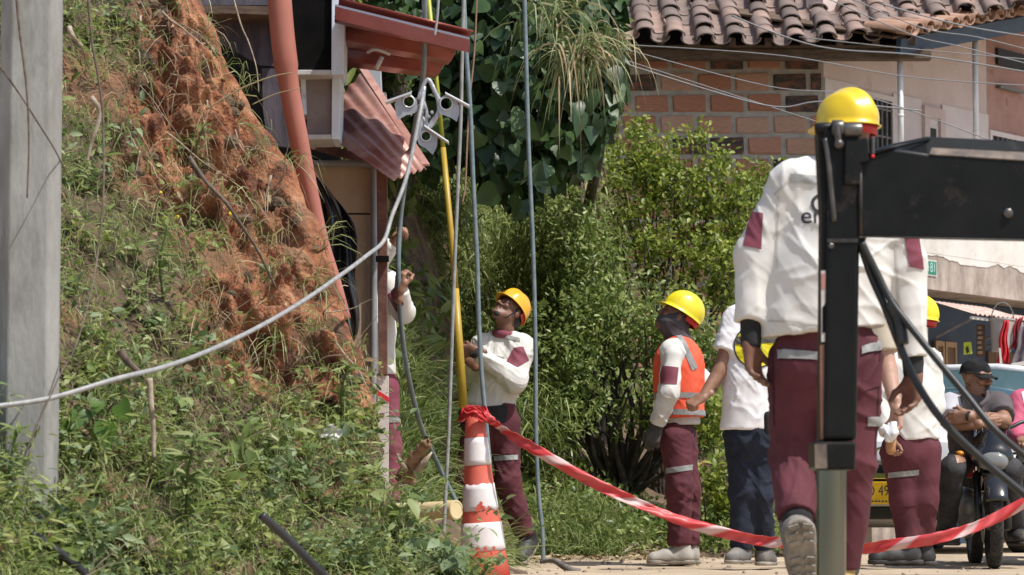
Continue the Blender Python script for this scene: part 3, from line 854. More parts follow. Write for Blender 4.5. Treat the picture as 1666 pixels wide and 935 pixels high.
# overhead wires in front of the house
m_wire = M("wire_grey", (0.20, 0.20, 0.21), rough=.5)
wires = [([(990, 95), (1240, 170), (1340, 165), (1500, 180)], 1), ([(1000, 75), (1250, 140), (1420, 160), (1680, 255)], 1),
         ([(1010, 72), (1270, 90), (1480, 125), (1690, 140)], 1), ([(1190, 25), (1330, 75), (1500, 90), (1690, 120)], 1),
         ([(1330, -10), (1480, 55), (1560, 75), (1690, 108)], 1), ([(1380, -5), (1500, 45), (1590, 60), (1690, 85)], 1),
         ([(1430, 5), (1560, 40), (1690, 62)], 1), ([(1300, 60), (1470, 78), (1690, 98)], 1), ([(1000, 92), (1180, 150), (1330, 198)], 1)]
WLAB = ["thin wire sagging lowest across the brick wall and levelling out over the window", "thin wire dropping from the brick wall down to the boom at the right", "thin wire from under the tile eave, crossing both porch posts below their middle", "thin wire crossing the tiles above the eave end and the right porch post", "thin wire sloping down over the dark eave beam end", "thin wire sloping down just above the tops of the porch posts", "topmost thin wire, crossing the tiles of the street roof", "thin wire passing just under the street roof fascia", "short thin wire ending low on the brick wall beside the yellow helmet"]
for i, (pl, _) in enumerate(wires):
    Y = 25.5 + .12 * i
    MB().tube(spline([P(a, b, Y) for a, b in pl], 8), .0048 + .002 * (i % 3 == 0), 5).build("overhead_wire", m_wire, None, smooth=True,
        label=WLAB[i], cat="wire", group="overhead wires by the brick house")
# ================================================================== VEGETATION BEHIND THE WORKERS
m_leafb = M("shrub_leaf", (0.10, 0.155, 0.022), (0.22, 0.285, 0.04), c3=(0.42, 0.45, 0.09), isl=True, rough=0.45, transl=0.45, spec=0.5)
m_leafd = M("dark_shrub_leaf", (0.085, 0.14, 0.028), (0.19, 0.255, 0.055), c3=(0.42, 0.46, 0.17), isl=True, rough=0.42, transl=0.42, spec=0.5)
m_vine = M("vine_leaf", (0.018, 0.042, 0.014), (0.032, 0.068, 0.022), c3=(0.055, 0.105, 0.03), isl=True, rough=0.46, transl=0.15, spec=0.4)
m_vine1 = M("big_vine_leaf", (0.020, 0.048, 0.016), (0.036, 0.078, 0.026), c3=(0.07, 0.13, 0.035), objr=True, rough=0.44, transl=0.15, spec=0.45, scale=14)
m_bark = M("shrub_bark", (0.03, 0.023, 0.017), (0.08, 0.062, 0.046), scale=14, rough=.9, bump=.5, bscale=40)
m_bam = M("bamboo_leaf", (0.10, 0.15, 0.025), (0.22, 0.28, 0.06), c3=(0.38, 0.40, 0.16), isl=True, rough=0.5, transl=0.35)

def ppx(px, py, Y):  # vector version of P
    return Pn(np.asarray(px, float), np.asarray(py, float), np.asarray(Y, float))
def shrub(name, label, foot, blobs, nl, L, W, mat, nbr=14, group=None, kind='oval', cat="shrub", r0=.035, clus=40, crad=.16):
    """foot: ground point; blobs: (px,py,Y,rx,ry,rz metres, weight) ellipsoids holding leaf sprays"""
    o = thing(name, label, cat, tuple(foot), group)
    foot = Vector(foot)
    tips = []; bm_ = MB()
    wsum = sum(b[6] for b in blobs)
    cen = []
    for b in blobs:
        c = P(b[0], b[1], b[2]); m = max(2, int(nl / clus * b[6] / wsum))
        pts = rdir(m) * (rng.random((m, 1)) ** 0.40) * np.array([b[3], b[4], b[5]]) + np.array(c)
        kp = vnoise(pts * np.array([2.6, 2.6, 3.2]), 33) > -.16 + .2 * (rng.random(m) - .5)
        if kp.sum() > 3: pts = pts[kp]; m = len(pts)
        pts = np.concatenate([pts, pts + rng.normal(size=pts.shape) * .05])[:int(len(pts) * 1.45)]; m = len(pts)
        cen.append(pts)
        for k in range(max(1, int(nbr * b[6] / wsum))):
            e = Vector(pts[rng.integers(0, m)])
            mid = foot.lerp(e, .5) + Vector((random.uniform(-.15, .15), random.uniform(-.1, .1), random.uniform(-.05, .2)))
            q1 = foot.lerp(mid, .35) + Vector((random.uniform(-.06, .06), 0, 0))
            pl = spline([foot + Vector((random.uniform(-.05, .05), random.uniform(-.05, .05), 0)), q1, mid, e], 5)
            bm_.tube(pl, [r0 * (1 - .88 * i / (len(pl) - 1)) * random.uniform(.8, 1.1) for i in range(len(pl))], 6)
    bm_.build("trunk", m_bark, o, smooth=True)
    cen = np.concatenate(cen); n = len(cen)
    k = clus
    ax = unit(rng.normal(size=(n, 3)) + np.array([0, -.3, .35]))
    t = rng.random((n, k))
    base = cen[:, None, :] + ax[:, None, :] * ((t - .5) * crad * 2)[..., None] + rng.normal(size=(n, k, 3)) * crad * .38
    d = unit(rng.normal(size=(n, k, 3)) + ax[:, None, :] * .8 + np.array([0, -.1, .1]))
    nr = unit(rng.normal(size=(n, k, 3)) * .7 + np.array([.1, -.3, .9]))
    sc = .6 + .8 * rng.random((n, k))
    V, fs = leaves(base.reshape(-1, 3), d.reshape(-1, 3), nr.reshape(-1, 3), (L * sc).ravel(), (W * sc).ravel(), .3, .25, kind)
    mesh_np("crown", V, fs, mat, o)
    return o
def gp(px, Y): 
    x = float(P(px, 800, Y).x); return Vector((x, Y, float(verge(x, Y)) - .05))

# sunlit guava-like shrub in front of the brick wall
shrub("shrub", "bright yellow green small leaved shrub with sunlit top in front of the brick wall", gp(1075, 23.6),
      [(1110, 285, 23.6, .46, .4, .36, 2.6), (1205, 330, 23.6, .28, .4, .24, 1.2), (1010, 300, 23.5, .36, .4, .45, 1.6), (1140, 400, 23.4, .55, .45, .36, 2.2),
       (1020, 420, 23.4, .45, .4, .40, 1.6), (1180, 480, 23.4, .38, .4, .34, 1.2), (1115, 215, 23.7, .20, .2, .14, .4), (1045, 235, 23.7, .14, .2, .2, .3), (1235, 300, 23.7, .18, .2, .15, .4)],
      9000, .046, .024, m_leafb, nbr=46, r0=.026, clus=14, crad=.085)
# dark understorey shrubs below it
shrub("shrub", "dense dark green shrub rising behind the worker in the orange vest", gp(1010, 22.6),
      [(1000, 560, 22.4, .50, .45, .40, 2.2), (1100, 560, 22.4, .45, .45, .42, 1.8), (920, 590, 22.3, .40, .4, .46, 1.6), (1180, 610, 22.4, .36, .4, .46, 1.2), (1020, 660, 22.1, .50, .4, .28, 1.5), (1170, 700, 22.2, .28, .3, .26, .7)],
      9000, .050, .022, m_leafd, nbr=34, r0=.036, clus=14, crad=.10)
shrub("shrub", "tangled dull green shrub with bare arching branches right of the tall grey cable", gp(960, 23.2),
      [(940, 360, 22.6, .25, .3, .3, .9), (930, 440, 22.6, .38, .4, .42, 1.8), (900, 520, 22.8, .34, .4, .40, 1.4), (985, 490, 23.0, .4, .4, .3, 1.2), (880, 620, 22.6, .26, .3, .3, .8)],
      5600, .046, .020, m_leafd, nbr=46, r0=.024, clus=14, crad=.13)
shrub("shrub", "low leafy bush between the orange vest worker and the man in the white shirt", gp(1160, 21.4),
      [(1165, 780, 21.4, .14, .2, .18, 1), (1190, 830, 21.4, .10, .2, .14, .6), (1150, 680, 21.6, .16, .2, .2, .7)], 900, .06, .028, m_leafb, nbr=8, r0=.012, clus=14, crad=.09)
# bamboo-like sprays on the left of the middle
def sprays(name, label, foot, n, boxpx, Y, L, W, mat, cat="bamboo", ncane=14):
    o = thing(name, label, cat, tuple(foot))
    x0, y0, x1, y1 = boxpx
    cs = MB(); 
    pts = []
    for k in range(ncane):
        e = P(random.uniform(x0, x1), random.uniform(y0, y1), Y + random.uniform(-.5, .5))
        f0 = Vector(foot) + Vector((random.uniform(-.3, .3), random.uniform(-.3, .3), 0)); f0.x = f0.x * .5 + e.x * .5
        m = f0.lerp(e, .6) + Vector((random.uniform(-.1, .1), 0, .2))
        pl = spline([f0, m, e], 6); cs.tube(pl, [.012 * (1 - .7 * i / (len(pl) - 1)) for i in range(len(pl))], 5)
        pts += pl[4:]
    cs.build("stem", m_twig, o, smooth=True)
    pts = np.array(pts)
    b = pts[rng.integers(0, len(pts), n)] + rng.normal(size=(n, 3)) * np.array([.10, .12, .10])
    d = unit(rng.normal(size=(n, 3)) * np.array([1, .8, .6]) + np.array([0, -.2, -.1]))
    V, fs = blades(b, d, L * (.5 + rng.random(n)), W * (.6 + .7 * rng.random(n)), .7, 3)
    mesh_np("foliage", V, fs, mat, o); return o
sprays("bamboo", "light green bamboo thicket behind the worker looking up", gp(800, 23.4), 3600, (745, 300, 905, 560), 23.2, .17, .013, m_bam)
sprays("bamboo", "light green bamboo sprays under the dark vine, right of the tall grey cable", gp(900, 23.6), 2600, (840, 290, 985, 470), 23.3, .15, .014, m_bam)
sprays("bamboo", "shaded bamboo thicket behind the yellow pole", gp(700, 22.8), 3200, (640, 300, 745, 640), 22.4, .20, .014, m_leafd)
sprays("bamboo", "shaded bamboo behind the legs of the worker looking up", gp(850, 22.4), 1500, (800, 600, 900, 760), 22.0, .16, .012, m_leafd, ncane=8)

# far hedge closing the view, rooted on the steep slope
n = 26000
x = rng.uniform(-3.2, .95, n); h = rng.uniform(.25, 6.2, n)
yg = np.linspace(17, 27.3, 260)
Hh = verge(np.repeat(x[:, None], 260, 1), np.repeat(yg[None], n, 0)) - gz(x[:, None] * 0, yg[None])
ix = np.argmax(Hh >= h[:, None], 1); okh = Hh.max(1) >= h
Y = np.where(okh, yg[ix], 99) - .03 - .38 * rng.random(n) ** 1.5 * sstep(.2, 1.6, h)
dens = vnoise(np.stack([x * 1.6, h * 1.3, x * 0], -1), 77) > -.6 + .2 * rng.random(n)
dens &= okh
base = np.stack([x, Y, gz(x, Y) + h], -1)[dens]; n = len(base)
V, fs = leaves(base, unit(rng.normal(size=(n, 3)) + np.array([0, -.2, -.3])), unit(rng.normal(size=(n, 3)) * .6 + np.array([0, -.5, .8])), .13 * (.5 + .9 * rng.random(n)), .06 * (.5 + .9 * rng.random(n)), .3, .3)
mesh_np("far_hedge_foliage", V, fs, m_leafd, kind="stuff")

# ---- climbing vine with big heart leaves
vroot = P(850, 330, 20.2)
vine = thing("climbing_vine", "dark climbing vine with big glossy heart shaped leaves hanging over the street", "vine", tuple(P(840, 150, 20.6)))
def vine_ok(px, py):
    low = np.interp(px, [600, 690, 740, 790, 850, 900, 960, 1005, 1015], [60, 285, 250, 285, 315, 285, 270, 170, -60]) + 26 * vnoise(np.stack([px * .05, px * 0, px * 0], -1), 3)
    lft = np.interp(py, [-60, 60, 130, 300], [600, 640, 690, 690])
    return (py < low) & (px > lft)
def heart_mesh(L, W, fold, droop, seed):
    V, fs = leaves(np.zeros((1, 3)), np.array([[0, 0, -1.0]]), np.array([[0, -1.0, 0]]), L, W, fold, droop, 'heart')
    o = mesh_np("leaf_source", V, fs, m_vine1); me = o.data; bpy.data.objects.remove(o); return me
hm = [heart_mesh(.165, .15, f_, d_, 0) for f_, d_ in ((.2, .2), (-.15, .35), (.35, .1), (.1, -.15), (.3, .4))]
cnt = 0
while cnt < 290:
    px, py = random.uniform(640, 1010), random.uniform(-30, 340)
    if not vine_ok(np.array([px]), np.array([py]))[0]: continue
    Y = 19.9 + .5 * random.random() + .25 * math.sin(px * .02)
    rot = Euler((random.gauss(-.35, .45), random.gauss(0, .6), random.gauss(0, .7))).to_matrix()
    s = random.uniform(.5, 1.1)
    inst(random.choice(hm), "leaf", vine, P(px, py, Y), rot, (s, s, s)); cnt += 1
n = 9000
px = rng.uniform(600, 1012, n); py = rng.uniform(-60, 345, n); ok = vine_ok(px, py); px, py = px[ok], py[ok]; n = len(px)
Y = 20.35 + .9 * rng.random(n) + .2 * np.sin(px * .02)
V, fs = leaves(ppx(px, py, Y), unit(rng.normal(size=(n, 3)) * .6 + np.array([0, -.2, -.9])), unit(rng.normal(size=(n, 3)) * .5 + np.array([0, -1, .45])), .13 * (.55 + .8 * rng.random(n)), .115 * (.55 + .8 * rng.random(n)), .25, .3, 'heart')
mesh_np("foliage", V, fs, m_vine, vine, kind="stuff")
vs = MB()
for k in range(26):
    a = P(random.uniform(690, 990), -60, 20.6); x = random.uniform(700, 990)
    vs.tube(spline([a, P(x, 100, 20.8), P(x + random.uniform(-30, 30), random.uniform(180, 270), 20.6)], 5), .008, 5)
vs.build("stem", m_bark, vine, smooth=True)
# tree that carries the vine
limb = thing("leaning_tree", "leaning dark tree whose limbs carry the climbing vine", "tree", tuple(gp(965, 24.4)))
tb = MB(); f0 = gp(965, 24.4)
tb.tube(spline([f0, P(955, 560, 24.2), P(945, 380, 23.4), P(890, 120, 21.8), P(800, -80, 21.2)], 8), [.07 - .0012 * i for i in range(33)], 9)
tb.tube(spline([P(945, 380, 23.4), P(980, 200, 21.9), P(960, -60, 21.4)], 8), [.045 - .001 * i for i in range(17)], 8)
tb.tube(spline([P(915, 240, 22.4), P(800, 180, 21.8), P(700, 80, 21.4), P(690, -60, 21.4)], 8), [.04 - .001 * i for i in range(25)], 8)
tb.build("trunk", m_bark, limb, smooth=True)
n = 3800
px = rng.uniform(660, 1000, n); py = rng.uniform(-70, 280, n); ok = vine_ok(px, py + 30); px, py = px[ok], py[ok]; n = len(px)
V, fs = leaves(ppx(px, py, 21.4 + .5 * rng.random(n)), rdir(n) + np.array([0, 0, -.5]), unit(rng.normal(size=(n, 3)) * .6 + np.array([0, -.6, .8])), .14, .09, .25, .3)
mesh_np("crown", V, fs, m_leafd, limb)

# hanging grass tuft above the vine
def grass_tuft(name, label, px, py, Y, n, L, dvec, sp, mat, cat="grass plant", W=.008, droop=.9, segs=5, dry=0):
    o = thing(name, label, cat, tuple(P(px, py, Y)))
    b = np.array(P(px, py, Y)) + rng.normal(size=(n, 3)) * np.array([sp, .08, sp * .5])
    d = unit(rng.normal(size=(n, 3)) * np.array([.8, .5, .5]) + np.array(dvec))
    V, fs = blades(b, d, L * (.5 + .8 * rng.random(n)), W * (.6 + .8 * rng.random(n)), droop * (.6 + .8 * rng.random(n)), segs)
    mesh_np("blades", V, fs, mat, o)
    if dry:
        b = np.array(P(px, py, Y - .03)) + rng.normal(size=(dry, 3)) * np.array([sp, .08, sp * .5])
        d = unit(rng.normal(size=(dry, 3)) * np.array([.7, .5, .3]) + np.array([dvec[0], dvec[1], .05]))
        V, fs = blades(b, d, L * (.5 + .8 * rng.random(dry)), W * 1.1, 1.1, segs); mesh_np("dry_blades", V, fs, m_straw, o)
    return o
m_tuft = M("tuft_blade", (0.12, 0.17, 0.05), (0.24, 0.28, 0.10), c3=(0.38, 0.38, 0.2), isl=True, rough=.5, transl=.35)
grass_tuft("hanging_grass", "pale arching grass tuft hanging over the dark vine, larger and lower one", 940, 80, 19.5, 130, .36, (.05, -.35, .35), .12, m_tuft, dry=45, W=.016)
grass_tuft("hanging_grass", "light green grass tuft at the top edge above the larger tuft", 905, 10, 19.6, 90, .32, (-.1, -.3, .3), .12, m_tuft, dry=14, W=.015)
grass_tuft("hanging_grass", "small grass tuft spilling beside the tile roof corner", 985, 60, 19.6, 45, .26, (.2, -.3, .2), .07, m_tuft, dry=25, W=.012)

# verge grass
def verge_grass(name, boxpx, Yr, n, k, L, W, mat, kind="stuff", lean=(0, -.15, .8), droop=.7):
    x0, x1 = boxpx
    Y = rng.uniform(Yr[0], Yr[1], n); px = rng.uniform(x0, x1, n)
    X = (px - 833) / F * Y; Z = verge(X, Y)
    p = np.stack([X, Y, Z], -1)
    d = unit(rng.normal(size=(n * k, 3)) * np.array([.55, .5, .25]) + np.array(lean))
    b = np.repeat(p, k, 0) + rng.normal(size=(n * k, 3)) * np.array([.04, .04, .0])
    sc = np.repeat(.6 + .7 * rng.random(n), k)
    V, fs = blades(b, d, L * sc * (.5 + .7 * rng.random(n * k)), W, droop * (.4 + .9 * rng.random(n * k)), 4)
    return V, fs
parts = [verge_grass("", (632, 760), (17.9, 20.2), 330, 26, .62, .013, None, droop=.6),
         verge_grass("", (690, 735), (18.4, 20.6), 120, 20, .36, .010, None),
         verge_grass("", (855, 1010), (20.9, 21.8), 190, 26, .36, .011, None),
         verge_grass("", (1000, 1250), (21.2, 22.6), 170, 22, .30, .008, None),
         verge_grass("", (1130, 1330), (21.4, 23.0), 190, 20, .34, .011, None)]
V, fs = join(parts); mesh_np("verge_grass", V, fs, m_grass, kind="stuff")
parts = [verge_grass("", (850, 1120), (20.85, 22.0), 110, 12, .26, .005, None, lean=(0, -.2, .3)), verge_grass("", (640, 800), (19, 21), 60, 8, .4, .006, None, lean=(.1, -.2, .4))]
V, fs = join(parts); mesh_np("dry_verge_straw", V, fs, m_straw, kind="stuff")
n = 2600
Y = rng.uniform(20.95, 22.3, n); px = rng.uniform(850, 1330, n); X = (px - 833) / F * Y
V, fs = leaves(np.stack([X, Y, verge(X, Y) + .02 + .16 * rng.random(n)], -1), rdir(n) + np.array([0, -.2, .2]), unit(rng.normal(size=(n, 3)) * .5 + np.array([0, -.3, .9])), .06, .026)
mesh_np("verge_weeds", V, fs, m_leafd, kind="stuff")
# leaf litter and a stick along the road edge
n = 500
Y = rng.uniform(20.3, 21.4, n); px = rng.uniform(800, 1120, n); X = (px - 833) / F * Y
V, fs = leaves(np.stack([X, Y, verge(X, Y) + .012], -1), unit(rng.normal(size=(n, 3)) * np.array([1, 1, .15])), unit(rng.normal(size=(n, 3)) * .4 + np.array([0, -.3, .9])), .06, .03)
mesh_np("leaf_litter", V, fs, m_straw, kind="stuff")
MB().tube(spline([P(922, 917, 20.4), P(970, 915, 20.5), P(1020, 918, 20.5)], 4), [.012, .014, .015, .016, .015, .014, .012, .012, .010], 7).build("fallen_stick", m_deadwood, smooth=True, label="dry brown stick lying along the road edge right of the grey cable", cat="stick")
MB().tube(spline([P(1008, 905, 20.9), P(1022, 893, 20.95), P(1038, 884, 21)], 4), .009, 6).build("fallen_stick", m_deadwood, smooth=True, label="short dry stick leaning in the litter beside the orange vest worker's boots", cat="stick")

# ---- individual plants and litter on the bank
def big_leaf_plant(label, spots, px, py, L):
    f = bank_at(px, py); o = thing("broadleaf_plant", label, "plant", tuple(f))
    stm = MB()
    V, fs = leaves(np.zeros((1, 3)), np.array([[0, 0, -1.0]]), np.array([[0, -1.0, 0]]), L, L * .8, .2, .25, 'heart')
    q = mesh_np("leaf_source", V, fs, M("broad_leaf", (0.07, 0.14, 0.02), (0.10, 0.19, 0.03), objr=True, rough=.42, transl=.3, scale=12)); me = q.data; bpy.data.objects.remove(q)
    for (a, b, s, r_) in spots:
        c = P(a, b, f.y - .16)
        inst(me, "leaf", o, c, Euler((-.5, r_, r_ * .4)).to_matrix(), (s, s, s))
        stm.tube(spline([f, f.lerp(c, .5) + Vector((0, -.03, .06)), c], 4), .004, 5)
    stm.build("stem", m_twig, o, smooth=True)
big_leaf_plant("plant with a few broad bright leaves right of the concrete pole's foot", [(138, 665, 1.0, .5), (172, 685, 1.15, -.2), (195, 655, .95, -.6), (160, 650, .7, .3), (118, 690, .8, .9)], 160, 730, .105)
def tall_weed(label, px, py, h, n, L):
    f = bank_at(px, py); o = thing("tall_weed", label, "weed", tuple(f))
    top = f + Vector((.03, -.12, h))
    pl = spline([f, f.lerp(top, .5) + Vector((-.02, -.04, 0)), top], 6)
    MB().tube(pl, .005, 5).build("stem", M("green_stem", (0.08, .12, .03), rough=.6), o, smooth=True)
    pp = np.array(pl); b = pp[rng.integers(3, len(pp), n)]
    d = unit(rng.normal(size=(n, 3)) * np.array([1, .7, .3]) + np.array([0, -.2, .25]))
    V, fs = leaves(b, d, unit(rng.normal(size=(n, 3)) * .3 + np.array([0, -.3, 1])), L * (.6 + .6 * rng.random(n)), L * .24, .25, .35, 'lance')
    mesh_np("foliage", V, fs, m_weed, o)
tall_weed("tall leafy weed standing alone above the low greenery, between the two black pipes", 310, 880, .42, 60, .12)
tall_weed("upright weed with narrow leaves on the crest above the big red gully", 262, 500, .30, 34, .09)
tall_weed("weed with narrow leaves in the middle of the red cut", 330, 260, .2, 30, .09)
tall_weed("weed at the right foot of the cut beside the hidden worker's legs", 560, 690, .26, 40, .09)
tall_weed("weed low on the bank in front of the concrete pole", 30, 800, .30, 50, .08)
# grey-green sprawling plant at the cone
f = P(690, 930, 13.2)
o = thing("sprawling_plant", "grey green round leaved plant sprawling in front of the traffic cone", "plant", tuple(f))
n = 240
b = np.stack([rng.uniform(650, 790, n), rng.uniform(862, 950, n)], -1)
keep = b[:, 1] > np.interp(b[:, 0], [650, 700, 750, 775], [880, 868, 905, 950]); b = b[keep]; n = len(b)
V, fs = leaves(ppx(b[:, 0], b[:, 1], 13.0 + .25 * rng.random(n)), unit(rng.normal(size=(n, 3)) + np.array([0, -.2, .1])), unit(rng.normal(size=(n, 3)) * .5 + np.array([0, -.6, .7])), .075 * (.6 + .7 * rng.random(n)), .055 * (.6 + .7 * rng.random(n)), .2, .3)
mesh_np("foliage", V, fs, M("grey_leaf", (0.11, 0.17, 0.07), (0.18, 0.25, 0.12), c3=(.25, .32, .18), isl=True, rough=.5, transl=.3), o)
# ================================================================== LEFT SIDE: POLE, TIN ROOF HOUSE, CABLES
m_conc = M("pole_concrete", (0.22, 0.215, 0.20), (0.33, 0.325, 0.305), scale=7, rough=.92, bump=.35, bscale=45, detail=9, stretch=(1, 1, .35), dirt=(.17, .165, .145), dscale=5, dlo=.5, dhi=.68)
YP = 11.6
f = bank_at(45, 800)
pole = thing("concrete_pole", "square pale concrete utility pole standing in the weeds at the left border", "pole", (P(45, 780, YP).x, YP, f.z - .3))
cx = P(44, 500, YP).x
prof = [(-.126, .06), (-.073, -.012), (-.068, -.016), (.076, -.016), (.083, -.010), (.112, .052), (.10, .17), (-.10, .17)]
pm = MB(); zs = [f.z - .6, 1.0, 1.8, 2.6, 5.0, 8.0]
for z in zs:
    k = 1 - .012 * (z - 1)
    pm.v += [(cx + x * k, YP + y * k, z) for x, y in prof]
N = len(prof)
for i in range(len(zs) - 1):
    for k in range(N):
        k2 = (k + 1) % N; pm.f.append((i * N + k, i * N + k2, (i + 1) * N + k2, (i + 1) * N + k))
pm.f.append(tuple(range((len(zs) - 1) * N, len(zs) * N)))
pm.build("shaft", m_conc, pole, bevel=.004, seg=1)
# bare sticks crossing the pole and the bank
def stick(label, pts, Y, r, cat="stick", mat=None, leavesn=0):
    n = len(pts); Ys = Y if isinstance(Y, (list, tuple)) else [Y] * n
    pl = spline([P(a, b, y) for (a, b), y in zip(pts, Ys)], 6)
    return MB().tube(pl, [r * (1 - .5 * i / (len(pl) - 1)) for i in range(len(pl))], 6).build("bare_twig", mat or m_twig, smooth=True, label=label, cat=cat)
stick("dark bare stick hanging straight down in front of the concrete pole", [(26, -15), (32, 50), (43, 140), (47, 230), (44, 322)], 11.2, .0062)
stick("thin dark twig slanting from the pole's left edge down to the bank", [(-10, 95), (30, 150), (62, 200), (90, 245), (112, 290)], [11.2, 11.25, 11.3, 11.5, 12], .0045)
stick("long thin dark stem hanging from the top edge down the left of the bank", [(142, -15), (150, 70), (162, 140), (168, 210), (168, 320), (158, 420), (142, 500), (120, 570), (95, 615), (40, 740)], [12, 12, 12, 12, 11.9, 11.8, 11.5, 11.3, 11.2, 11], .0055)
stick("pale curved dead branch lying on the bank at upper left", [(113, 45), (120, 60), (133, 75)], [12.8, 12.75, 12.8], .012, mat=m_deadwood)
stick("pale forked dead branch high on the bank, right of the long dark stem", [(148, 158), (163, 180), (158, 205), (148, 235), (142, 262)], 12.7, .013, mat=m_deadwood)
stick("pale dead root standing in the weeds below the white cable", [(243, 615), (246, 660), (250, 700), (250, 745)], 11.75, .014, mat=m_deadwood)
stick("brown broken branch above the pale dead root", [(195, 570), (210, 590), (232, 610)], 11.85, .02, mat=m_twig)
stick("thin grey root curving down across the red cut", [(308, 255), (335, 295), (368, 330), (395, 370), (418, 405), (450, 470)], [13.2, 13.15, 13.1, 13.15, 13.2, 13.3], .010)
stick("slender arching dry stem over the dark recess", [(335, 178), (390, 145), (440, 125), (475, 118)], 14.2, .0045, mat=m_straw)
stick("second slender arching dry stem, lower and shorter", [(410, 170), (450, 152), (490, 143)], 14.2, .003, mat=m_straw)
stick("thin pale dry vine hanging into the dark recess", [(378, -10), (392, 40), (405, 70), (417, 110), (421, 150)], 15.4, .005, mat=m_deadwood)
for lab, pts in (("thick black hose end poking out of the weeds at the lower left corner", [(52, 868), (75, 885), (105, 905), (150, 945)]),
                 ("thick black hose end lying in the weeds, right of the other black hose", [(425, 838), (450, 860), (480, 888), (535, 945)])):
    pl = spline([P(a, b, 11.0 + .0011 * a) for a, b in pts], 6)
    MB().tube(pl, .017, 12).build("black_hose", M("black_rubber", (0.012, 0.012, 0.013), (0.03, 0.03, 0.03), scale=9, rough=.38), smooth=True, label=lab, cat="hose", group="black hoses in the weeds")
# litter
pp = bank_at(537, 705)
lt = MB().grid(lambda u, v: P(522 + 32 * u + 4 * math.sin(v * 5), 694 + 22 * v + 5 * math.sin(u * 9), pp.y - .12 + .02 * math.sin(u * 8 + v * 6)), 8, 8).build("paper_scrap", m_white, smooth=True, label="crumpled white paper scrap on the weeds below the cut", cat="paper")
lt.modifiers.new("thick", 'SOLIDIFY').thickness = .002
pp = bank_at(435, 700)
lt = MB().grid(lambda u, v: P(415 + 38 * u, 685 + 14 * v + 22 * u + 3 * math.sin(u * 6), pp.y - .15 + .015 * math.sin(v * 5)), 8, 4).build("dry_leaf", M("pale_dry_leaf", (.42, .40, .22), (.5, .48, .3), scale=20, rough=.7, transl=.2), smooth=True, label="single large pale dried leaf lying on the weeds left of the paper scrap", cat="leaf")
lt.modifiers.new("thick", 'SOLIDIFY').thickness = .002

# ---- tin roof house
m_tinred = M("red_tin", (0.26, 0.065, 0.05), (0.34, 0.10, 0.075), scale=5, rough=.33, metal=.25, bump=.12, bscale=18, dirt=(.2, .09, .06), dscale=5, dlo=.55, dhi=.75)
m_tinold = M("faded_red_tin", (0.31, 0.145, 0.11), (0.43, 0.25, 0.20), scale=4, rough=.42, metal=.2, stretch=(1, 1, 1), dirt=(.24, .08, .055), dscale=5, dlo=.46, dhi=.62, bump=.15, bscale=20)
m_purp = M("weathered_board", (0.055, 0.05, 0.062), (0.12, 0.105, 0.125), scale=7, rough=.85, stretch=(3, 1, .6), bump=.3, dirt=(.2, .16, .1), dscale=8, dlo=.66, dhi=.74)
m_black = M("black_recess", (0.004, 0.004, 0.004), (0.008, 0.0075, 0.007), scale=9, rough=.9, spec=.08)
m_bluewhite = M("blue_white_paint", (0.56, 0.64, 0.72), (0.68, 0.75, 0.81), scale=9, rough=.6, dirt=(.3, .3, .32), dscale=6, dlo=.6, dhi=.75)
m_greybox = M("grey_brown_panel", (0.17, 0.145, 0.14), (0.23, 0.2, 0.19), scale=6, rough=.8, bump=.2)
m_cream = M("cream_edge", (0.40, 0.40, 0.39), (0.5, 0.5, 0.48), scale=9, rough=.7)
m_rust = M("rusty_post", (0.085, 0.035, 0.025), (0.17, 0.075, 0.05), scale=12, rough=.8, bump=.3)
m_panel = M("tan_panel", (0.36, 0.26, 0.165), (0.46, 0.36, 0.25), scale=3.5, rough=.9, bump=.35, stretch=(1, 1, .4), dirt=(.24, .16, .10), dscale=3, dlo=.52, dhi=.72)
m_grpipe = M("grey_pipe", (0.20, 0.21, 0.22), (0.28, 0.29, 0.30), scale=9, rough=.5)
m_terra = M("terracotta_pvc", (0.36, 0.13, 0.095), (0.42, 0.165, 0.12), scale=3, rough=.42, dirt=(.3, .15, .11), dscale=6, dlo=.6, dhi=.8)
th = thing("tin_roof_house", "dark shack behind the cut bank with red tin roof sheets and pale framed black box", "house", tuple(P(540, 400, 17.5)))
def quad(pxs, Y, dep): 
    Ys = Y if isinstance(Y, (list, tuple)) else [Y] * len(pxs)
    return MB().prism([P(a, b, y) for (a, b), y in zip(pxs, Ys)], (0, dep, 0))
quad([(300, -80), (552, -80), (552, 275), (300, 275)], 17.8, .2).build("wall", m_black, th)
quad([(300, -80), (500, -80), (500, 8), (300, 8)], 17.25, .2).build("wall", m_purp, th)
quad([(305, 8), (470, 10), (470, 24), (305, 20)], 17.0, .3).build("beam", m_beam, th)
quad([(318, 24), (480, 24), (480, 110), (424, 106), (356, 68), (318, 60)], 17.3, .05).build("board", m_purp, th)
quad([(426, 111), (480, 111), (480, 240), (436, 236), (428, 180)], 17.3, .05).build("board", m_purp, th)
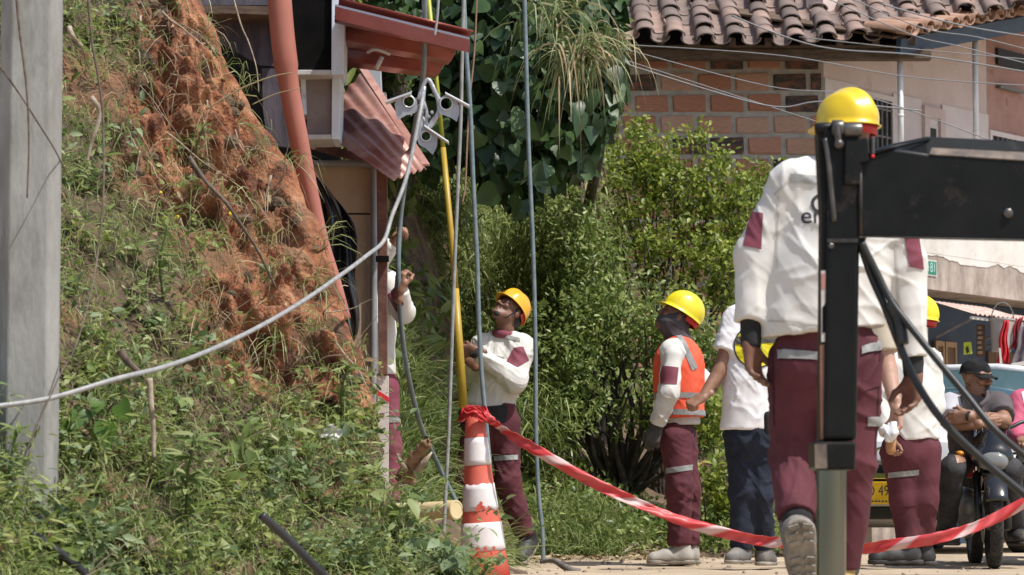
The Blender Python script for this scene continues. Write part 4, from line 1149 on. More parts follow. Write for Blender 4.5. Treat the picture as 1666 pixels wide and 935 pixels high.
def boxed(name, x0, x1, y0, y1, Y, fw, mfront, lw=None, dep=.35, top=True):
    fr = MB()
    quadl = [(x1, y0), (x1 + fw, y0), (x1 + fw - 2, y1), (x1 - 1, y1)]
    b = quad([(x0, y0), (x1 - .5, y0), (x1 - 1.5, y1 - 8), (x0 + 3, y1 - 8)], Y, dep).build(name, mfront, th)
    quad(quadl, Y - .03, dep).build("frame_side", m_bluewhite, b, bevel=.004)
    if lw: quad([(x0 - lw, y0), (x0 - .5, y0), (x0 + 2, y1 - 40), (x0 - lw + 4, y1 - 40)], Y - .02, .2).build("frame_side", m_bluewhite, b, bevel=.004)
    quad([(x0 - 2, y1 - 7.7), (x1 - 1.3, y1 - 7.7), (x1 - 1.3, y1), (x0 - 2, y1 + 1)], Y - .03, dep).build("frame_bottom", m_cream, b, bevel=.004)
    return b
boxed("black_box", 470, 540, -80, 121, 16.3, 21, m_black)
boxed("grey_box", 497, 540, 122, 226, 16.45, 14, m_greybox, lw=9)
# upper roof sheet: trapezoid ribs, seen from below
def sheet(name, A, B_, C_, D_, ribs, amp, mat, nu, nv, prof):
    A, B_, C_, D_ = map(Vector, (A, B_, C_, D_))
    n0 = (B_ - A).cross(D_ - A).normalized()
    def fn(u, v): return (A * (1 - u) + B_ * u) * (1 - v) + (D_ * (1 - u) + C_ * u) * v + n0 * amp * prof(v * ribs)
    g_ = MB().grid(fn, nu, nv)
    o = g_.build(name, mat, th, auto=25); o.modifiers.new("thick", 'SOLIDIFY').thickness = .006; return o
trap = lambda t: (lambda s: min(1, max(0, (abs(s - .5) - .16) / .1)))(t % 1.0)
A, B_, C_, D_ = P(545, 12, 16.0), P(764, 66, 15.75), P(702, 133, 16.75), P(545, 116, 17.0)
up_roof = sheet("roof_sheet", A, B_, C_, D_, 3.0, .060, m_tinred, 2, 60, trap)
# lip added along the top edge, the sun's glint put into its pale colour
e = (B_ - A)
MB().fbox(A + Vector((0, -.01, .005)), e, Vector((0, .16, -.012)), Vector((0, .003, .012))).build("ridge_lip", M("glint_tin", (.62, .5, .47), rough=.22, metal=.8), th)
MB().fbox(A + Vector((0, -.012, -.065)), e, Vector((0, .004, .001)), Vector((0, 0, .066))).build("edge_flashing", m_tinred, th)
MB().tube([P(612, 112, 16.2), P(622, 92, 16.2)], .012, 8).tube(spline([P(598, 85, 16.2), P(612, 80, 16.15), P(634, 88, 16.2)], 4), .009, 6).build("wire_tie", m_cream, th, smooth=True)
# lower roof sheet sliding down to the right
A, B_, C_, D_ = P(592, 112, 17.35), P(695, 270, 16.75), P(640, 288, 16.1), P(512, 200, 16.9)
sheet("roof_sheet", A, B_, C_, D_, 5.2, .022, m_tinold, 2, 80, lambda t: .5 + .5 * math.cos(2 * pi * t))
MB().fbox(A + Vector((-.03, -.012, .0)), B_ - A, Vector((.045, .012, .0)), Vector((0, -.004, .010))).build("ridge_lip", m_tinold, th)
fb = MB().grid(lambda u, v: P(506 + 112 * u, 226 + 30 * u + 16 * v + 2.5 * math.sin(u * 60) * (1 - v), 17.2), 70, 2).build("fascia", m_rust, th)
fb.modifiers.new("thick", 'SOLIDIFY').thickness = .02
quad([(612, 250), (630, 250), (630, 610), (616, 610)], 16.7, .05).build("post", m_rust, th, bevel=.004)
quad([(614, 611), (632, 611), (632, 800), (616, 800)], 16.72, .05).build("post_foot", M("post_white", (.55, .5, .45), (.66, .6, .55), scale=8, rough=.7), th)
quad([(613.5, 634), (632.5, 646), (632.5, 654), (613.5, 642)], 16.715, .062).build("red_band", m_redc, th)
MB().box(P(622, 421, 16.68), (.07, .06, .03)).build("clamp", m_black, th)
# tan panel in a grey pipe frame
tp = thing("tan_panel", "weathered tan board panel in a grey pipe frame under the tin roof", "panel", tuple(P(560, 700, 16.9)))
quad([(500, 268), (603, 268), (603, 346), (500, 346)], 16.9, .03).build("board", m_panel, tp)
quad([(500, 349), (603, 349), (603, 800), (500, 800)], 16.905, .03).build("board", m_panel, tp)
quad([(500, 262), (604, 262), (604, 800), (500, 800)], 16.96, .03).build("backing", m_black, tp)
MB().tube(spline([P(490, 266, 16.88), P(540, 266, 16.88), P(592, 266, 16.88), P(606, 272, 16.88), P(608, 290, 16.88), P(608, 500, 16.88), P(606, 800, 16.88)], 6), .019, 10).build("frame", m_grpipe, tp, smooth=True)
# terracotta drain pipe
dp = [(452, -40), (460, 60), (472, 150), (486, 225), (503, 310), (521, 390), (540, 450), (560, 520)]
pl = spline([P(a, b, 15.6 + .0006 * max(0, b)) for a, b in dp], 6)
MB().tube(pl, [.062 if i < 10 else .058 - .0005 * i for i in range(len(pl))], 18).build("drain_pipe", m_terra, smooth=True, label="terracotta plastic drain pipe running down behind the cut bank", cat="pipe")
# black plastic sheet
def pf(u, v):
    px = 508 + 22 * v + (20 + 52 * math.sin(min(1, v * 1.15) * 3.0) + 8 * math.sin(v * 9)) * u + 6 * math.sin(v * 11)
    py = 300 + 320 * v - 26 * math.sin(u * 2.5) * (1 - v) + 25 * u * (1 - v)
    return P(px, py, 16.55 + .06 * math.sin(u * 9 + v * 6) + .035 * math.sin(u * 21 - v * 13) - .06 * u * (1 - u))
pls = MB().grid(pf, 26, 40).build("plastic_sheet", M("black_plastic", (0.012, 0.013, 0.015), (0.03, 0.032, 0.036), scale=7, rough=.22, bump=.4, bscale=20), smooth=True, label="crumpled shiny black plastic sheet draped against the tan panel", cat="plastic sheet")
pls.modifiers.new("thick", 'SOLIDIFY').thickness = .003
# grey meter box behind the roof sheets
mb_ = thing("meter_box", "small pale grey box on a bracket behind the tin roof", "box", tuple(P(603, 150, 17.6)))
quad([(588, 100), (619, 100), (621, 148), (600, 150)], 17.5, .1).build("case", M("meter_grey", (.3, .33, .35), (.38, .4, .42), scale=8, rough=.6), mb_, bevel=.005)
quad([(598, 150), (628, 150), (628, 163), (606, 165)], 17.5, .12).build("bracket", m_grpipe, mb_)

# ---- cables
m_cabw = M("pale_cable", (0.23, 0.228, 0.225), (0.34, 0.335, 0.33), scale=30, rough=.5, dirt=(.22, .2, .17), dscale=14, dlo=.6, dhi=.75)
m_cabt = M("grey_blue_cable", (0.12, 0.16, 0.175), (0.19, 0.235, 0.25), scale=18, rough=.45)
m_cabg = M("grey_cable", (0.20, 0.21, 0.205), (0.30, 0.31, 0.30), scale=20, rough=.5)
def cable(label, pts, Y, r, mat, cat="cable", group=None):
    Ys = Y if isinstance(Y, (list, tuple)) else [Y] * len(pts)
    return MB().tube(spline([P(a, b, y) for (a, b), y in zip(pts, Ys)], 8), r, 10).build("cable", mat, smooth=True, label=label, cat=cat, group=group)
cable("thick pale cable bent at the rusty post, sweeping left over the bank",
      [(689, 150), (684, 180), (662, 285), (638, 350), (630, 378), (624, 392), (615, 402), (600, 413), (570, 436), (500, 485), (430, 527), (350, 566), (270, 596), (190, 616), (100, 643), (40, 655), (-40, 664)],
      [14.6, 14.5, 14.4, 14.3, 14.25, 14.2, 14.15, 14.0, 13.7, 13.1, 12.5, 12.0, 11.6, 11.35, 11.2, 11.1, 11.0], .0098, m_cabw)
cable("thin pale rope running up from the tin roof edge out of the picture", [(707, 58), (712, 20), (716, -60)], 15.5, .007, m_cabw)
cable("grey blue cable held by the hidden worker, curving down to the yellow pipe", [(690, -60), (690, 100), (676, 200), (660, 290), (651, 360), (648, 440), (652, 520), (662, 600), (684, 690), (712, 755), (738, 808), (752, 835)],
      [16, 16.2, 16.6, 17, 17.1, 17.1, 17.2, 17.4, 17.8, 18.2, 18.3, 18.3], .0145, m_cabt)
cable("thin grey wire hanging left of the thicker cable and ending at the yellow pipe", [(757, -60), (752, 80), (750, 180), (745, 300), (740, 420), (735, 560), (730, 700), (725, 800), (722, 868)], [16] * 9, .010, m_cabg)
cable("grey blue cable in front of the worker looking up, ending behind the cone", [(753, -60), (757, 60), (765, 180), (770, 300), (776, 420), (779, 520), (783, 600), (790, 680), (797, 760)], 17.5, .0135, m_cabt)
cable("long grey blue cable right of the worker looking up, reaching the road", [(852, -60), (855, 60), (860, 240), (867, 400), (871, 560), (872, 700), (876, 800), (882, 860), (884, 914)], [18.6] * 9, .0135, m_cabt)
MB().tube(spline([P(880, 914, 18.4), P(900, 912, 18.3), P(915, 920, 18.1), P(930, 928, 18.0), P(944, 930, 18)], 5), [.012, .012, .013, .013, .014, .015, .017, .018, .018, .019, .02, .021, .022, .022, .022, .022, .022, .022, .022, .022, .02], 8).build("rag_rope", M("dark_rag", (.1, .09, .08), (.2, .17, .15), scale=20, rough=.95), smooth=True, label="short dark twisted rope lying on the road at the foot of the long cable", cat="rope")
cable("reddish dry vine stem hanging right of the two cables", [(777, -40), (772, 80), (764, 160), (760, 230), (757, 300), (752, 330)], 18.6, .006, M("red_stem", (.22, .12, .08), (.3, .18, .12), scale=20), cat="vine")
# yellow pole (fibreglass)
m_yp = M("pole_yellow", (0.36, 0.235, 0.02), (0.44, 0.30, 0.03), scale=5, rough=.45, dirt=(.3, .2, .04), dscale=8, dlo=.6, dhi=.8)
m_yp2 = M("pole_lime", (0.36, 0.36, 0.03), (0.42, 0.42, 0.05), scale=5, rough=.45)
yp = thing("yellow_pole", "long yellow fibreglass pole gripped by the worker looking up, lime coloured at its upper end", "pole", tuple(P(756, 645, 19)))
MB().tube([P(692, -60, 19.3), P(707, 100, 19.25), P(721, 240, 19.2)], .0145, 12).build("upper_section", m_yp2, yp, smooth=True)
MB().tube([P(721, 240, 19.2), P(734, 380, 19.15), P(741, 470, 19.1)], [.0175, .019, .021], 12).build("middle_section", m_yp, yp, smooth=True)
MB().tube([P(741, 470, 19.1), P(747, 560, 19.05), P(754, 665, 19.0)], [.0225, .026, .029], 12).build("lower_section", m_yp, yp, smooth=True)
# galvanised three-armed cable bracket
m_galv = M("galvanised_metal", (0.33, 0.33, 0.36), (0.45, 0.45, 0.48), scale=14, rough=.5, metal=.55)
YBk = 14.7
bk = thing("cable_bracket", "galvanised three armed cable hook bracket with round holes hanging beside the yellow pole", "bracket", tuple(P(690, 190, YBk)))
def plate(name, outline, hole, parent, Y, dep=.014, mat=m_galv):
    """plate with a round hole: ring of quads from hole to outline"""
    (hx, hy, hr) = hole; n = 36; m = MB()
    # outline resampled by angle around hole
    pts = []
    for k in range(n):
        a = 2 * pi * k / n; dx, dy = math.cos(a), math.sin(a); best = None
        for i in range(len(outline)):
            (x1, y1), (x2, y2) = outline[i], outline[(i + 1) % len(outline)]
            den = dx * (y2 - y1) - dy * (x2 - x1)
            if abs(den) < 1e-9: continue
            t = ((x1 - hx) * (y2 - y1) - (y1 - hy) * (x2 - x1)) / den; s = ((x1 - hx) * dy - (y1 - hy) * dx) / den
            if t > 0 and -1e-6 <= s <= 1 + 1e-6 and (best is None or t > best): best = t
        pts.append((hx + dx * best, hy + dy * best))
    for Yk in (Y, Y + dep):
        for (a, b) in pts: m.v.append(tuple(P(a, b, Yk)))
        for k in range(n):
            a = 2 * pi * k / n; m.v.append(tuple(P(hx + hr * math.cos(a), hy + hr * math.sin(a), Yk)))
    for k in range(n):
        k2 = (k + 1) % n
        m.f += [(k, k2, n + k2, n + k), (2 * n + k, 3 * n + k, 3 * n + k2, 2 * n + k2), (k, 2 * n + k, 2 * n + k2, k2), (n + k, n + k2, 3 * n + k2, 3 * n + k)]
    o_ = m.build(name, mat, parent)
    r_ = [P(hx + (hr + .8) * math.cos(2 * pi * k / 20), hy + (hr + .8) * math.sin(2 * pi * k / 20), Y - .004) for k in range(21)]
    MB().tube(r_, .004, 6, cap=False).build("hole_rim", M("bright_zinc", (.62, .62, .64), rough=.4, metal=.5), o_, smooth=True)
    return o_
def arm(out, hole, flange):
    o_ = plate("hook_arm", out, hole, bk, YBk)
    a, b = flange
    pa_, pb_ = P(a[0], a[1], YBk - .035), P(b[0], b[1], YBk - .035)
    d = (pb_ - pa_)
    MB().fbox(pa_, d, Vector((0, .075, 0)), Vector((0, 0, .011))).build("flange", M("bright_zinc", (.62, .62, .64), rough=.4, metal=.5), o_, bevel=.002)
arm([(642, 168), (650, 158), (667, 152), (678, 162), (680, 180), (670, 186), (660, 187), (652, 193), (648, 196), (644, 185)], (665, 165, 8.5), ((627, 167), (669, 152)))
arm([(716, 160), (724, 154), (742, 162), (747, 172), (747, 185), (743, 199), (735, 192), (722, 187), (714, 185), (712, 172)], (726, 168, 9.5), ((724, 152.5), (764, 174)))
arm([(684, 213), (690, 207), (704, 214), (712, 222), (711, 238), (704, 252), (694, 242), (682, 236), (678, 225)], (693, 221, 7.5), ((690, 206), (730, 233)))
for pts_ in ([(681, 162), (690, 136), (698, 130), (708, 150), (716, 164)], [(678, 180), (690, 195), (700, 205), (712, 186)], [(683, 150), (694, 186), (688, 214)], [(703, 138), (712, 160), (714, 180), (704, 196), (694, 208)], [(690, 140), (686, 190), (682, 225)]):
    MB().tube(spline([P(a, b, YBk + .015) for a, b in pts_], 4), .011, 6, squash=(Vector((0, 1, 0)), .6)).build("web", m_galv, bk, smooth=True)
for a, b in ((687, 183), (692, 176), (703, 183), (698, 190), (684, 172)):
    MB().lathe(P(a, b, YBk + .006), (0, -1, 0), [(0, .009), (.02, .009), (.02, .006), (.03, .006)], 6).build("bolt", m_galv, bk)

# yellow drain pipe lying in the grass, stump
m_ypipe = M("cream_pvc", (0.58, 0.47, 0.25), (0.66, 0.55, 0.32), scale=4, rough=.4, dirt=(.4, .3, .15), dscale=6, dlo=.6, dhi=.8)
a = P(640, 833, 16.6); b = P(743, 829, 16.3); d = (b - a)
MB().lathe(a, d, [(0, .048), (d.length, .048), (d.length, .042), (d.length - .05, .042)], 24, cap=False).lathe(b - d.normalized() * .06, d, [(0, .052), (.058, .052)], 24).build("plastic_pipe", m_ypipe, auto=40, label="short cream yellow plastic pipe lying in the grass left of the cone", cat="pipe")
sk = thing("stump", "torn brown root stump sticking out of the grass behind the yellow pipe", "stump", tuple(P(672, 780, 16.9)))
sb = spline([P(658, 782, 16.9), P(668, 762, 16.85), P(680, 742, 16.8), P(693, 722, 16.75), P(699, 714, 16.75)], 5)
so_ = MB().tube(sb, [.058 - .0021 * i + .007 * math.sin(i * 2.1) for i in range(len(sb))], 11).build("wood", M("torn_root", (0.16, 0.095, 0.05), (0.36, 0.24, 0.14), scale=16, rough=.95, bump=.8, bscale=30), sk, smooth=True)
for v in so_.data.vertices: v.co += Vector((random.uniform(-.009, .009), random.uniform(-.009, .009), random.uniform(-.009, .009)))
MB().tube([P(676, 770, 16.8), P(690, 752, 16.75), P(703, 735, 16.75)], [.02, .016, .004], 6).tube([P(660, 765, 16.8), P(650, 750, 16.75), P(646, 738, 16.7)], [.02, .013, .004], 6).build("root", m_deadwood, sk, smooth=True)

# ---- traffic cone and tape
m_cor = M("cone_red", (0.56, 0.085, 0.05), (0.64, 0.14, 0.095), scale=7, rough=.6, dirt=(.55, .27, .22), dscale=5, dlo=.55, dhi=.8)
m_cow = M("cone_white", (0.62, 0.57, 0.56), (0.72, 0.68, 0.67), scale=8, rough=.55, dirt=(.42, .36, .34), dscale=7, dlo=.58, dhi=.78)
YC = 15.0
ct, cb = P(772, 676, YC), P(789, 944, YC)
cn = thing("traffic_cone", "tall red and white banded traffic cone with tape knotted round its tip", "traffic cone", tuple(cb))
ax = (cb - ct).normalized(); CL = (cb - ct).length
def crad(py):  # half width in px
    return np.interp(py, [676, 712, 757, 788, 831, 850, 895, 944], [15, 18, 21.5, 24.5, 29, 32, 36.5, 42.5]) * YC / F
def band(y0, y1, out, mat, nm, jag=0.0, par=cn):
    m = MB(); n = 40; rr = 5; a_ = ax.orthogonal().normalized(); b_ = ax.cross(a_)
    o_ = len(m.v)
    for i in range(rr + 1):
        for k in range(n):
            w = 2 * pi * k / n
            y = y0 + (y1 - y0) * i / rr
            if jag and i == rr: y += jag * max(0, vnoise(np.array([[math.cos(w) * 4, math.sin(w) * 4, 3.0]]), 9)[0] - .1) * -1.8
            if jag and i == 0: y += jag * .25 * vnoise(np.array([[math.cos(w) * 5, math.sin(w) * 5, 9.0]]), 5)[0]
            p = ct + ax * ((y - 676) * YC / F); r_ = float(crad(y)) + out
            m.v.append(tuple(p + (a_ * math.cos(w) + b_ * math.sin(w)) * r_))
    for i in range(rr):
        for k in range(n):
            k2 = (k + 1) % n; m.f.append((o_ + i * n + k, o_ + i * n + k2, o_ + (i + 1) * n + k2, o_ + (i + 1) * n + k))
    return m.build(nm, mat, par, smooth=True)
body = MB().lathe(ct, ax, [(-.015, .02), (-.01, .036)] + [((y - 676) * YC / F, float(crad(y))) for y in (676, 712, 757, 788, 831, 850, 895, 944)], 40).build("cone_body", m_cor, cn, smooth=True)
for y0, y1, j in ((712, 757, .3), (788, 831, 8), (850, 896, .4)):
    bnd = band(y0, y1, .0025, m_cow, "white_band", j)
    bnd.modifiers.new("thick", 'SOLIDIFY').thickness = .002
fl = MB()
for (a, b, s) in ((781, 824, 5), (787, 826, 3), (776, 828, 3.5), (783, 818, 3), (795, 829, 3), (790, 893, 4), (803, 891, 3), (778, 894, 3)):
    c = P(a, b, YC - float(crad(b)) - .003)
    fl.add([c + Vector((math.cos(t) * s * .003 * random.uniform(.6, 1.2), -.0015 + .012 * (1 if b < 830 else 1) * 0, math.sin(t) * s * .004 * random.uniform(.6, 1.2))) for t in np.linspace(0, 2 * pi, 8)[:-1]], [tuple(range(7))])
fl.build("worn_patch", m_cor, cn, kind="stuff")
MB().box(cb + Vector((0, 0, .0)), (.36, .36, .035), taper=.94).build("base", m_cor, cn, bevel=.008)
m_tr = M("tape_red", (0.66, 0.045, 0.05), (0.74, 0.08, 0.08), scale=6, rough=.42, transl=.25)
m_tw = M("tape_white", (0.70, 0.42, 0.41), (0.76, 0.60, 0.59), scale=6, rough=.42, transl=.25)
mt_ = m_tr.node_tree; na_ = mt_.nodes.new("ShaderNodeAttribute"); na_.attribute_name = "band"
fr_ = mt_.nodes.new("ShaderNodeMath"); fr_.operation = 'FRACT'; rp_ = mt_.nodes.new("ShaderNodeValToRGB")
el = rp_.color_ramp.elements; el[0].position = 0.0; el[0].color = (.66, .045, .05, 1); el[1].position = .06; el[1].color = (.72, .50, .48, 1)
for p_, c_ in ((.24, (.72, .50, .48, 1)), (.34, (.66, .06, .065, 1)), (.6, (.70, .12, .12, 1)), (1.0, (.66, .045, .05, 1))):
    k_ = el.new(p_); k_.color = c_
mt_.links.new(na_.outputs["Fac"], fr_.inputs[0]); mt_.links.new(fr_.outputs[0], rp_.inputs[0])
mt_.links.new(rp_.outputs[0], mt_.nodes["Principled BSDF"].inputs["Base Color"])
for nd_ in mt_.nodes:
    if nd_.type == 'BSDF_TRANSLUCENT': mt_.links.new(rp_.outputs[0], nd_.inputs[0])
def tape(label, pts, Ys, w, twist, stripe, name="barrier_tape"):
    pl = spline([P(a, b, y) for (a, b), y in zip(pts, Ys)], 18)
    me_v = []; nW = 6
    for i, p in enumerate(pl):
        d = (pl[min(i + 1, len(pl) - 1)] - pl[max(i - 1, 0)]).normalized()
        an = twist(i / (len(pl) - 1))
        s = d.cross(Vector((0, -1, 0))).normalized(); n_ = d.cross(s)
        wv = s * math.cos(an) + n_ * math.sin(an)
        for k in range(nW + 1):
            t = k / nW - .5
            me_v.append(p + wv * (w * t) + (wv.cross(d)) * (.010 * math.sin(t * 5 + i * .13) + .004 * math.sin(i * .9 + k)))
    m = MB(); m.v = [tuple(v) for v in me_v]
    mi = []
    for i in range(len(pl) - 1):
        for k in range(nW):
            a = i * (nW + 1) + k; m.f.append((a, a + 1, a + nW + 2, a + nW + 1))
    o_ = m.build(name, m_tr, smooth=True, label=label, cat="barrier tape")
    at = o_.data.attributes.new("band", 'FLOAT', 'POINT')
    at.data.foreach_set("value", np.array([(i * .9 + k * 1.3 + 1.5 * math.sin(i * .21)) / stripe for i in range(len(pl)) for k in range(nW + 1)], dtype=np.float32))
    o_.modifiers.new("thick", 'SOLIDIFY').thickness = .0015
    return o_
tape("red and white barrier tape sagging from the cone across the road to the right edge",
     [(782, 676), (800, 685), (830, 705), (880, 737), (960, 782), (1040, 820), (1120, 850), (1200, 872), (1260, 882), (1320, 889), (1395, 892), (1450, 886), (1520, 876), (1580, 860), (1640, 832), (1700, 800)],
     [14.95, 14.95, 14.9, 14.85, 14.8, 14.8, 14.8, 14.8, 14.8, 14.7, 14.6, 14.5, 14.4, 14.4, 14.4, 14.4], .052, lambda t: .55 * math.sin(t * 13) + .2, 26)
# crumpled knot of tape round the tip
kn = MB()
for k in range(7):
    a0 = k * .9
    kn.grid(lambda u, v: P(772 + 25 * math.cos(a0 + u * 1.7) * (.8 + .3 * v), 668 + 18 * v - 4 + 5 * math.sin(u * 6 + k * 2), YC - .005 + .075 * math.sin(a0 + u * 1.7) + .012 * math.sin(v * 7 + k)), 8, 4)
kn.grid(lambda u, v: P(752 + 26 * u, 663 + 14 * v * u + 9 * math.sin(u * 5) * (1 - u), YC - .09 + .02 * math.sin(v * 6)), 6, 4)
o_ = kn.build("tape_knot", m_tr, smooth=True, label="crumpled red tape knotted round the cone tip", cat="tape knot")
o_.modifiers.new("thick", 'SOLIDIFY').thickness = .0015

# ================================================================== CRANE OUTRIGGER
m_blk = M("worn_black_paint", (0.0035, 0.004, 0.004), (0.008, 0.0085, 0.008), scale=6, rough=.42, bump=.06, bscale=30, dirt=(.055, .042, .034), dscale=7, dlo=.58, dhi=.74, spec=.22)
m_blk2 = M("rubbed_edge", (0.06, 0.045, 0.035), (0.20, 0.15, 0.115), scale=18, rough=.6)
m_blk2b = M("dull_black_steel", (0.012, 0.011, 0.010), (0.05, 0.042, 0.035), scale=25, rough=.6)
m_chrome = M("chrome_rod", (0.21, 0.22, 0.20), rough=.12, metal=1.0)
m_hose = M("hydraulic_hose", (0.010, 0.011, 0.011), (0.022, 0.022, 0.021), scale=20, rough=.45)
YO = 9.0
og = thing("crane_outrigger", "black steel crane outrigger with vertical leg, chrome rod and horizontal beam at the right foreground", "crane", tuple(P(1355, 1005, YO)))
def q9(pxs, Y=YO, dep=.12): return MB().prism([P(a, b, Y) for a, b in pxs], (0, dep, 0))
q9([(1338, 208), (1399, 208), (1399, 385), (1394, 716), (1340, 716), (1345, 300)], YO, .14).build("leg_housing", m_blk, og, bevel=.012, seg=3)
q9([(1330, 212), (1340, 208), (1346, 290), (1341, 716), (1334, 716), (1337, 350)], YO + .015, .10).build("side_plate", m_blk, og, bevel=.004)
q9([(1374, 228), (1412, 222), (1414, 262), (1400, 266), (1400, 300), (1374, 300)], YO - .02, .16).build("gusset", m_blk, og, bevel=.005)
q9([(1323, 718), (1393, 718), (1392, 764), (1325, 764)], YO - .025, .17).build("collar", m_blk, og, bevel=.008, seg=2)
q9([(1325, 722), (1345, 722), (1346, 762), (1326, 762)], YO - .0275, .01).build("rubbed_patch", m_blk2, og)
MB().lathe(P(1353, 764, YO + .055), P(1352, 1002, YO + .055) - P(1353, 764, YO + .055), [(0, .043), ((P(1352, 1002, YO) - P(1353, 764, YO)).length, .043)], 40).build("piston_rod", m_chrome, og, auto=40)
MB().lathe(P(1352, 1000, YO + .055), (0, 0, -1), [(-.03, .05), (-.005, .16), (.02, .17), (.03, .17)], 32).build("foot_pad", m_blk, og, auto=40)
# head of the leg: pins, eyes, bolts
hp_ = MB()
def cyl(a, b, r, nm, mat=m_blk, n=16, prof=None): return MB().lathe(a, b - a, prof or [(0, r * .9), (.004, r), ((b - a).length - .004, r), ((b - a).length, r * .9)], n).build(nm, mat, og, auto=40)
cyl(P(1326, 210, YO + .02), P(1352, 208, YO + .02), .018, "pin")
cyl(P(1353, 208, YO - .01), P(1372, 208, YO - .01), .024, "hinge_eye", M("greased_steel", (.07, .065, .06), (.14, .13, .12), scale=12, rough=.35, metal=.6))
cyl(P(1373, 211, YO - .01), P(1402, 211, YO - .01), .021, "hinge_eye", MATS["greased_steel"])
cyl(P(1362, 206, YO - .03), P(1364, 232, YO - .03), .010, "bolt", MATS["greased_steel"])
MB().ball(P(1365, 234, YO - .035), .015).build("bolt", MATS["greased_steel"], og, smooth=True)
cyl(P(1420, 222, YO), P(1420, 250, YO), .007, "bolt", MATS["greased_steel"])
MB().ball(P(1420, 254, YO - .005), .006).build("indicator_cap", m_redc, og, smooth=True)
MB().tube(spline([P(1342, 225, YO - .02), P(1348, 260, YO - .025), P(1352, 300, YO - .022), P(1358, 360, YO - .02)], 5), .007, 8).build("grease_line", MATS["greased_steel"], og, smooth=True)
q9([(1336, 440), (1345, 440), (1344.5, 556), (1336.5, 556)], YO + .008, .006).build("warning_label", M("label_white", (.5, .46, .44), (.6, .56, .54), scale=20, rough=.6), og)
q9([(1336.6, 445), (1344.8, 445), (1344.8, 470), (1336.6, 470)], YO + .0065, .001).build("label_red", M("label_faded", (.38, .16, .14), (.45, .22, .2), scale=20, rough=.7), og)
q9([(1338, 500), (1343.5, 492), (1343.5, 540), (1338, 542)], YO + .0065, .001).build("label_mark", m_black, og)
q9([(1334.5, 560), (1341.5, 560), (1340.5, 714), (1335, 714)], YO + .012, .005).build("rubbed_edge", M("bare_primer", (.2, .09, .06), (.3, .15, .11), scale=10, rough=.7), og)
# beam: tapered nose, chamfered top, weathered strip
dpt = .20
def bp(px, py, dy): return P(px, py, YO + .01 + dy)
xs = [(1394, 260, 252, 383), (1450, 242, 234, 386), (1508, 252, 222, 388), (2000, 284, 246, 402)]
bm_ = MB()
for (x, yt, ytt, yb_) in xs:
    bm_.v += [tuple(bp(x, yb_, 0)), tuple(bp(x, yt, 0)), tuple(bp(x, ytt, .07)), tuple(bp(x, ytt, dpt)), tuple(bp(x, yb_, dpt))]
for i in range(len(xs) - 1):
    for k in range(5):
        k2 = (k + 1) % 5; bm_.f.append((i * 5 + k, i * 5 + k2, i * 5 + 5 + k2, i * 5 + 5 + k))
bm_.f += [(0, 1, 2, 3, 4), (19, 18, 17, 16, 15)]
beam = bm_.build("beam", m_blk, og, bevel=.006, seg=2)
e0, e1 = bp(1512, 250, -.004), bp(1755, 266, -.004)
f0, f1 = bp(1516, 240, .026), bp(1755, 252, .026)
MB().add([e0, e1, f1, f0] + [p + Vector((0, .004, -.003)) for p in (e0, e1, f1, f0)], [(0, 1, 2, 3), (7, 6, 5, 4), (0, 4, 5, 1), (1, 5, 6, 2), (2, 6, 7, 3), (3, 7, 4, 0)]).build("rust_strip", m_blk2, beam)
MB().tube([bp(1398, 256, -.004), bp(1450, 240, -.004), bp(1512, 226, .05)], [.005, .005, .005], 8).build("weld_edge", m_blk, beam, smooth=True)
MB().lathe(bp(1640, 347, 0), (0, -1, 0), [(0, .014), (.008, .014), (.012, .009)], 16).build("bolt", MATS["greased_steel"], beam, auto=40)
q9([(1395, 386), (1410, 386), (1404, 400), (1396, 402)], YO + .03, .08).build("bracket", m_blk, og)
MB().tube([P(1400, 262, YO - .002), P(1400, 322, YO - .003), P(1401, 384, YO - .002)], [.005, .006, .005], 8).tube([P(1398, 384, YO - .002), P(1520, 387.5, YO + .006), P(1755, 393, YO + .006)], .003, 6).build("weld_bead", m_blk2b, og, smooth=True)
for a_, b_ in ((1352, 400),):
    MB().lathe(P(a_, b_, YO - .001), (0, -1, 0), [(0, .009), (.006, .009), (.008, .006)], 6).build("bolt", MATS["greased_steel"], og)
q9([(1346, 388), (1396, 388), (1396, 394), (1346, 394)], YO - .004, .008).build("clamp_band", m_blk2b, og)
for k, (pts, ys, r_) in enumerate((([(1402, 395), (1425, 440), (1450, 490), (1480, 530), (1520, 580), (1570, 640), (1620, 700), (1690, 760)], [9.0, 9, 8.98, 8.95, 8.9, 8.85, 8.8, 8.8], .0105),
                       ([(1401, 400), (1418, 450), (1440, 500), (1463, 560), (1490, 620), (1530, 680), (1590, 740), (1680, 815)], [9.02, 9.02, 9, 8.98, 8.95, 8.9, 8.9, 8.9], .0115))):
    MB().tube(spline([P(a, b, y) for (a, b), y in zip(pts, ys)], 8), r_, 12).build("hydraulic_hose", m_hose, og, smooth=True)
MB().tube(spline([P(1447, 492, 8.99), P(1462, 520, 8.98), P(1468, 560, 8.97)], 5), .02, 10).build("hose_sleeve", m_hose, og, smooth=True)
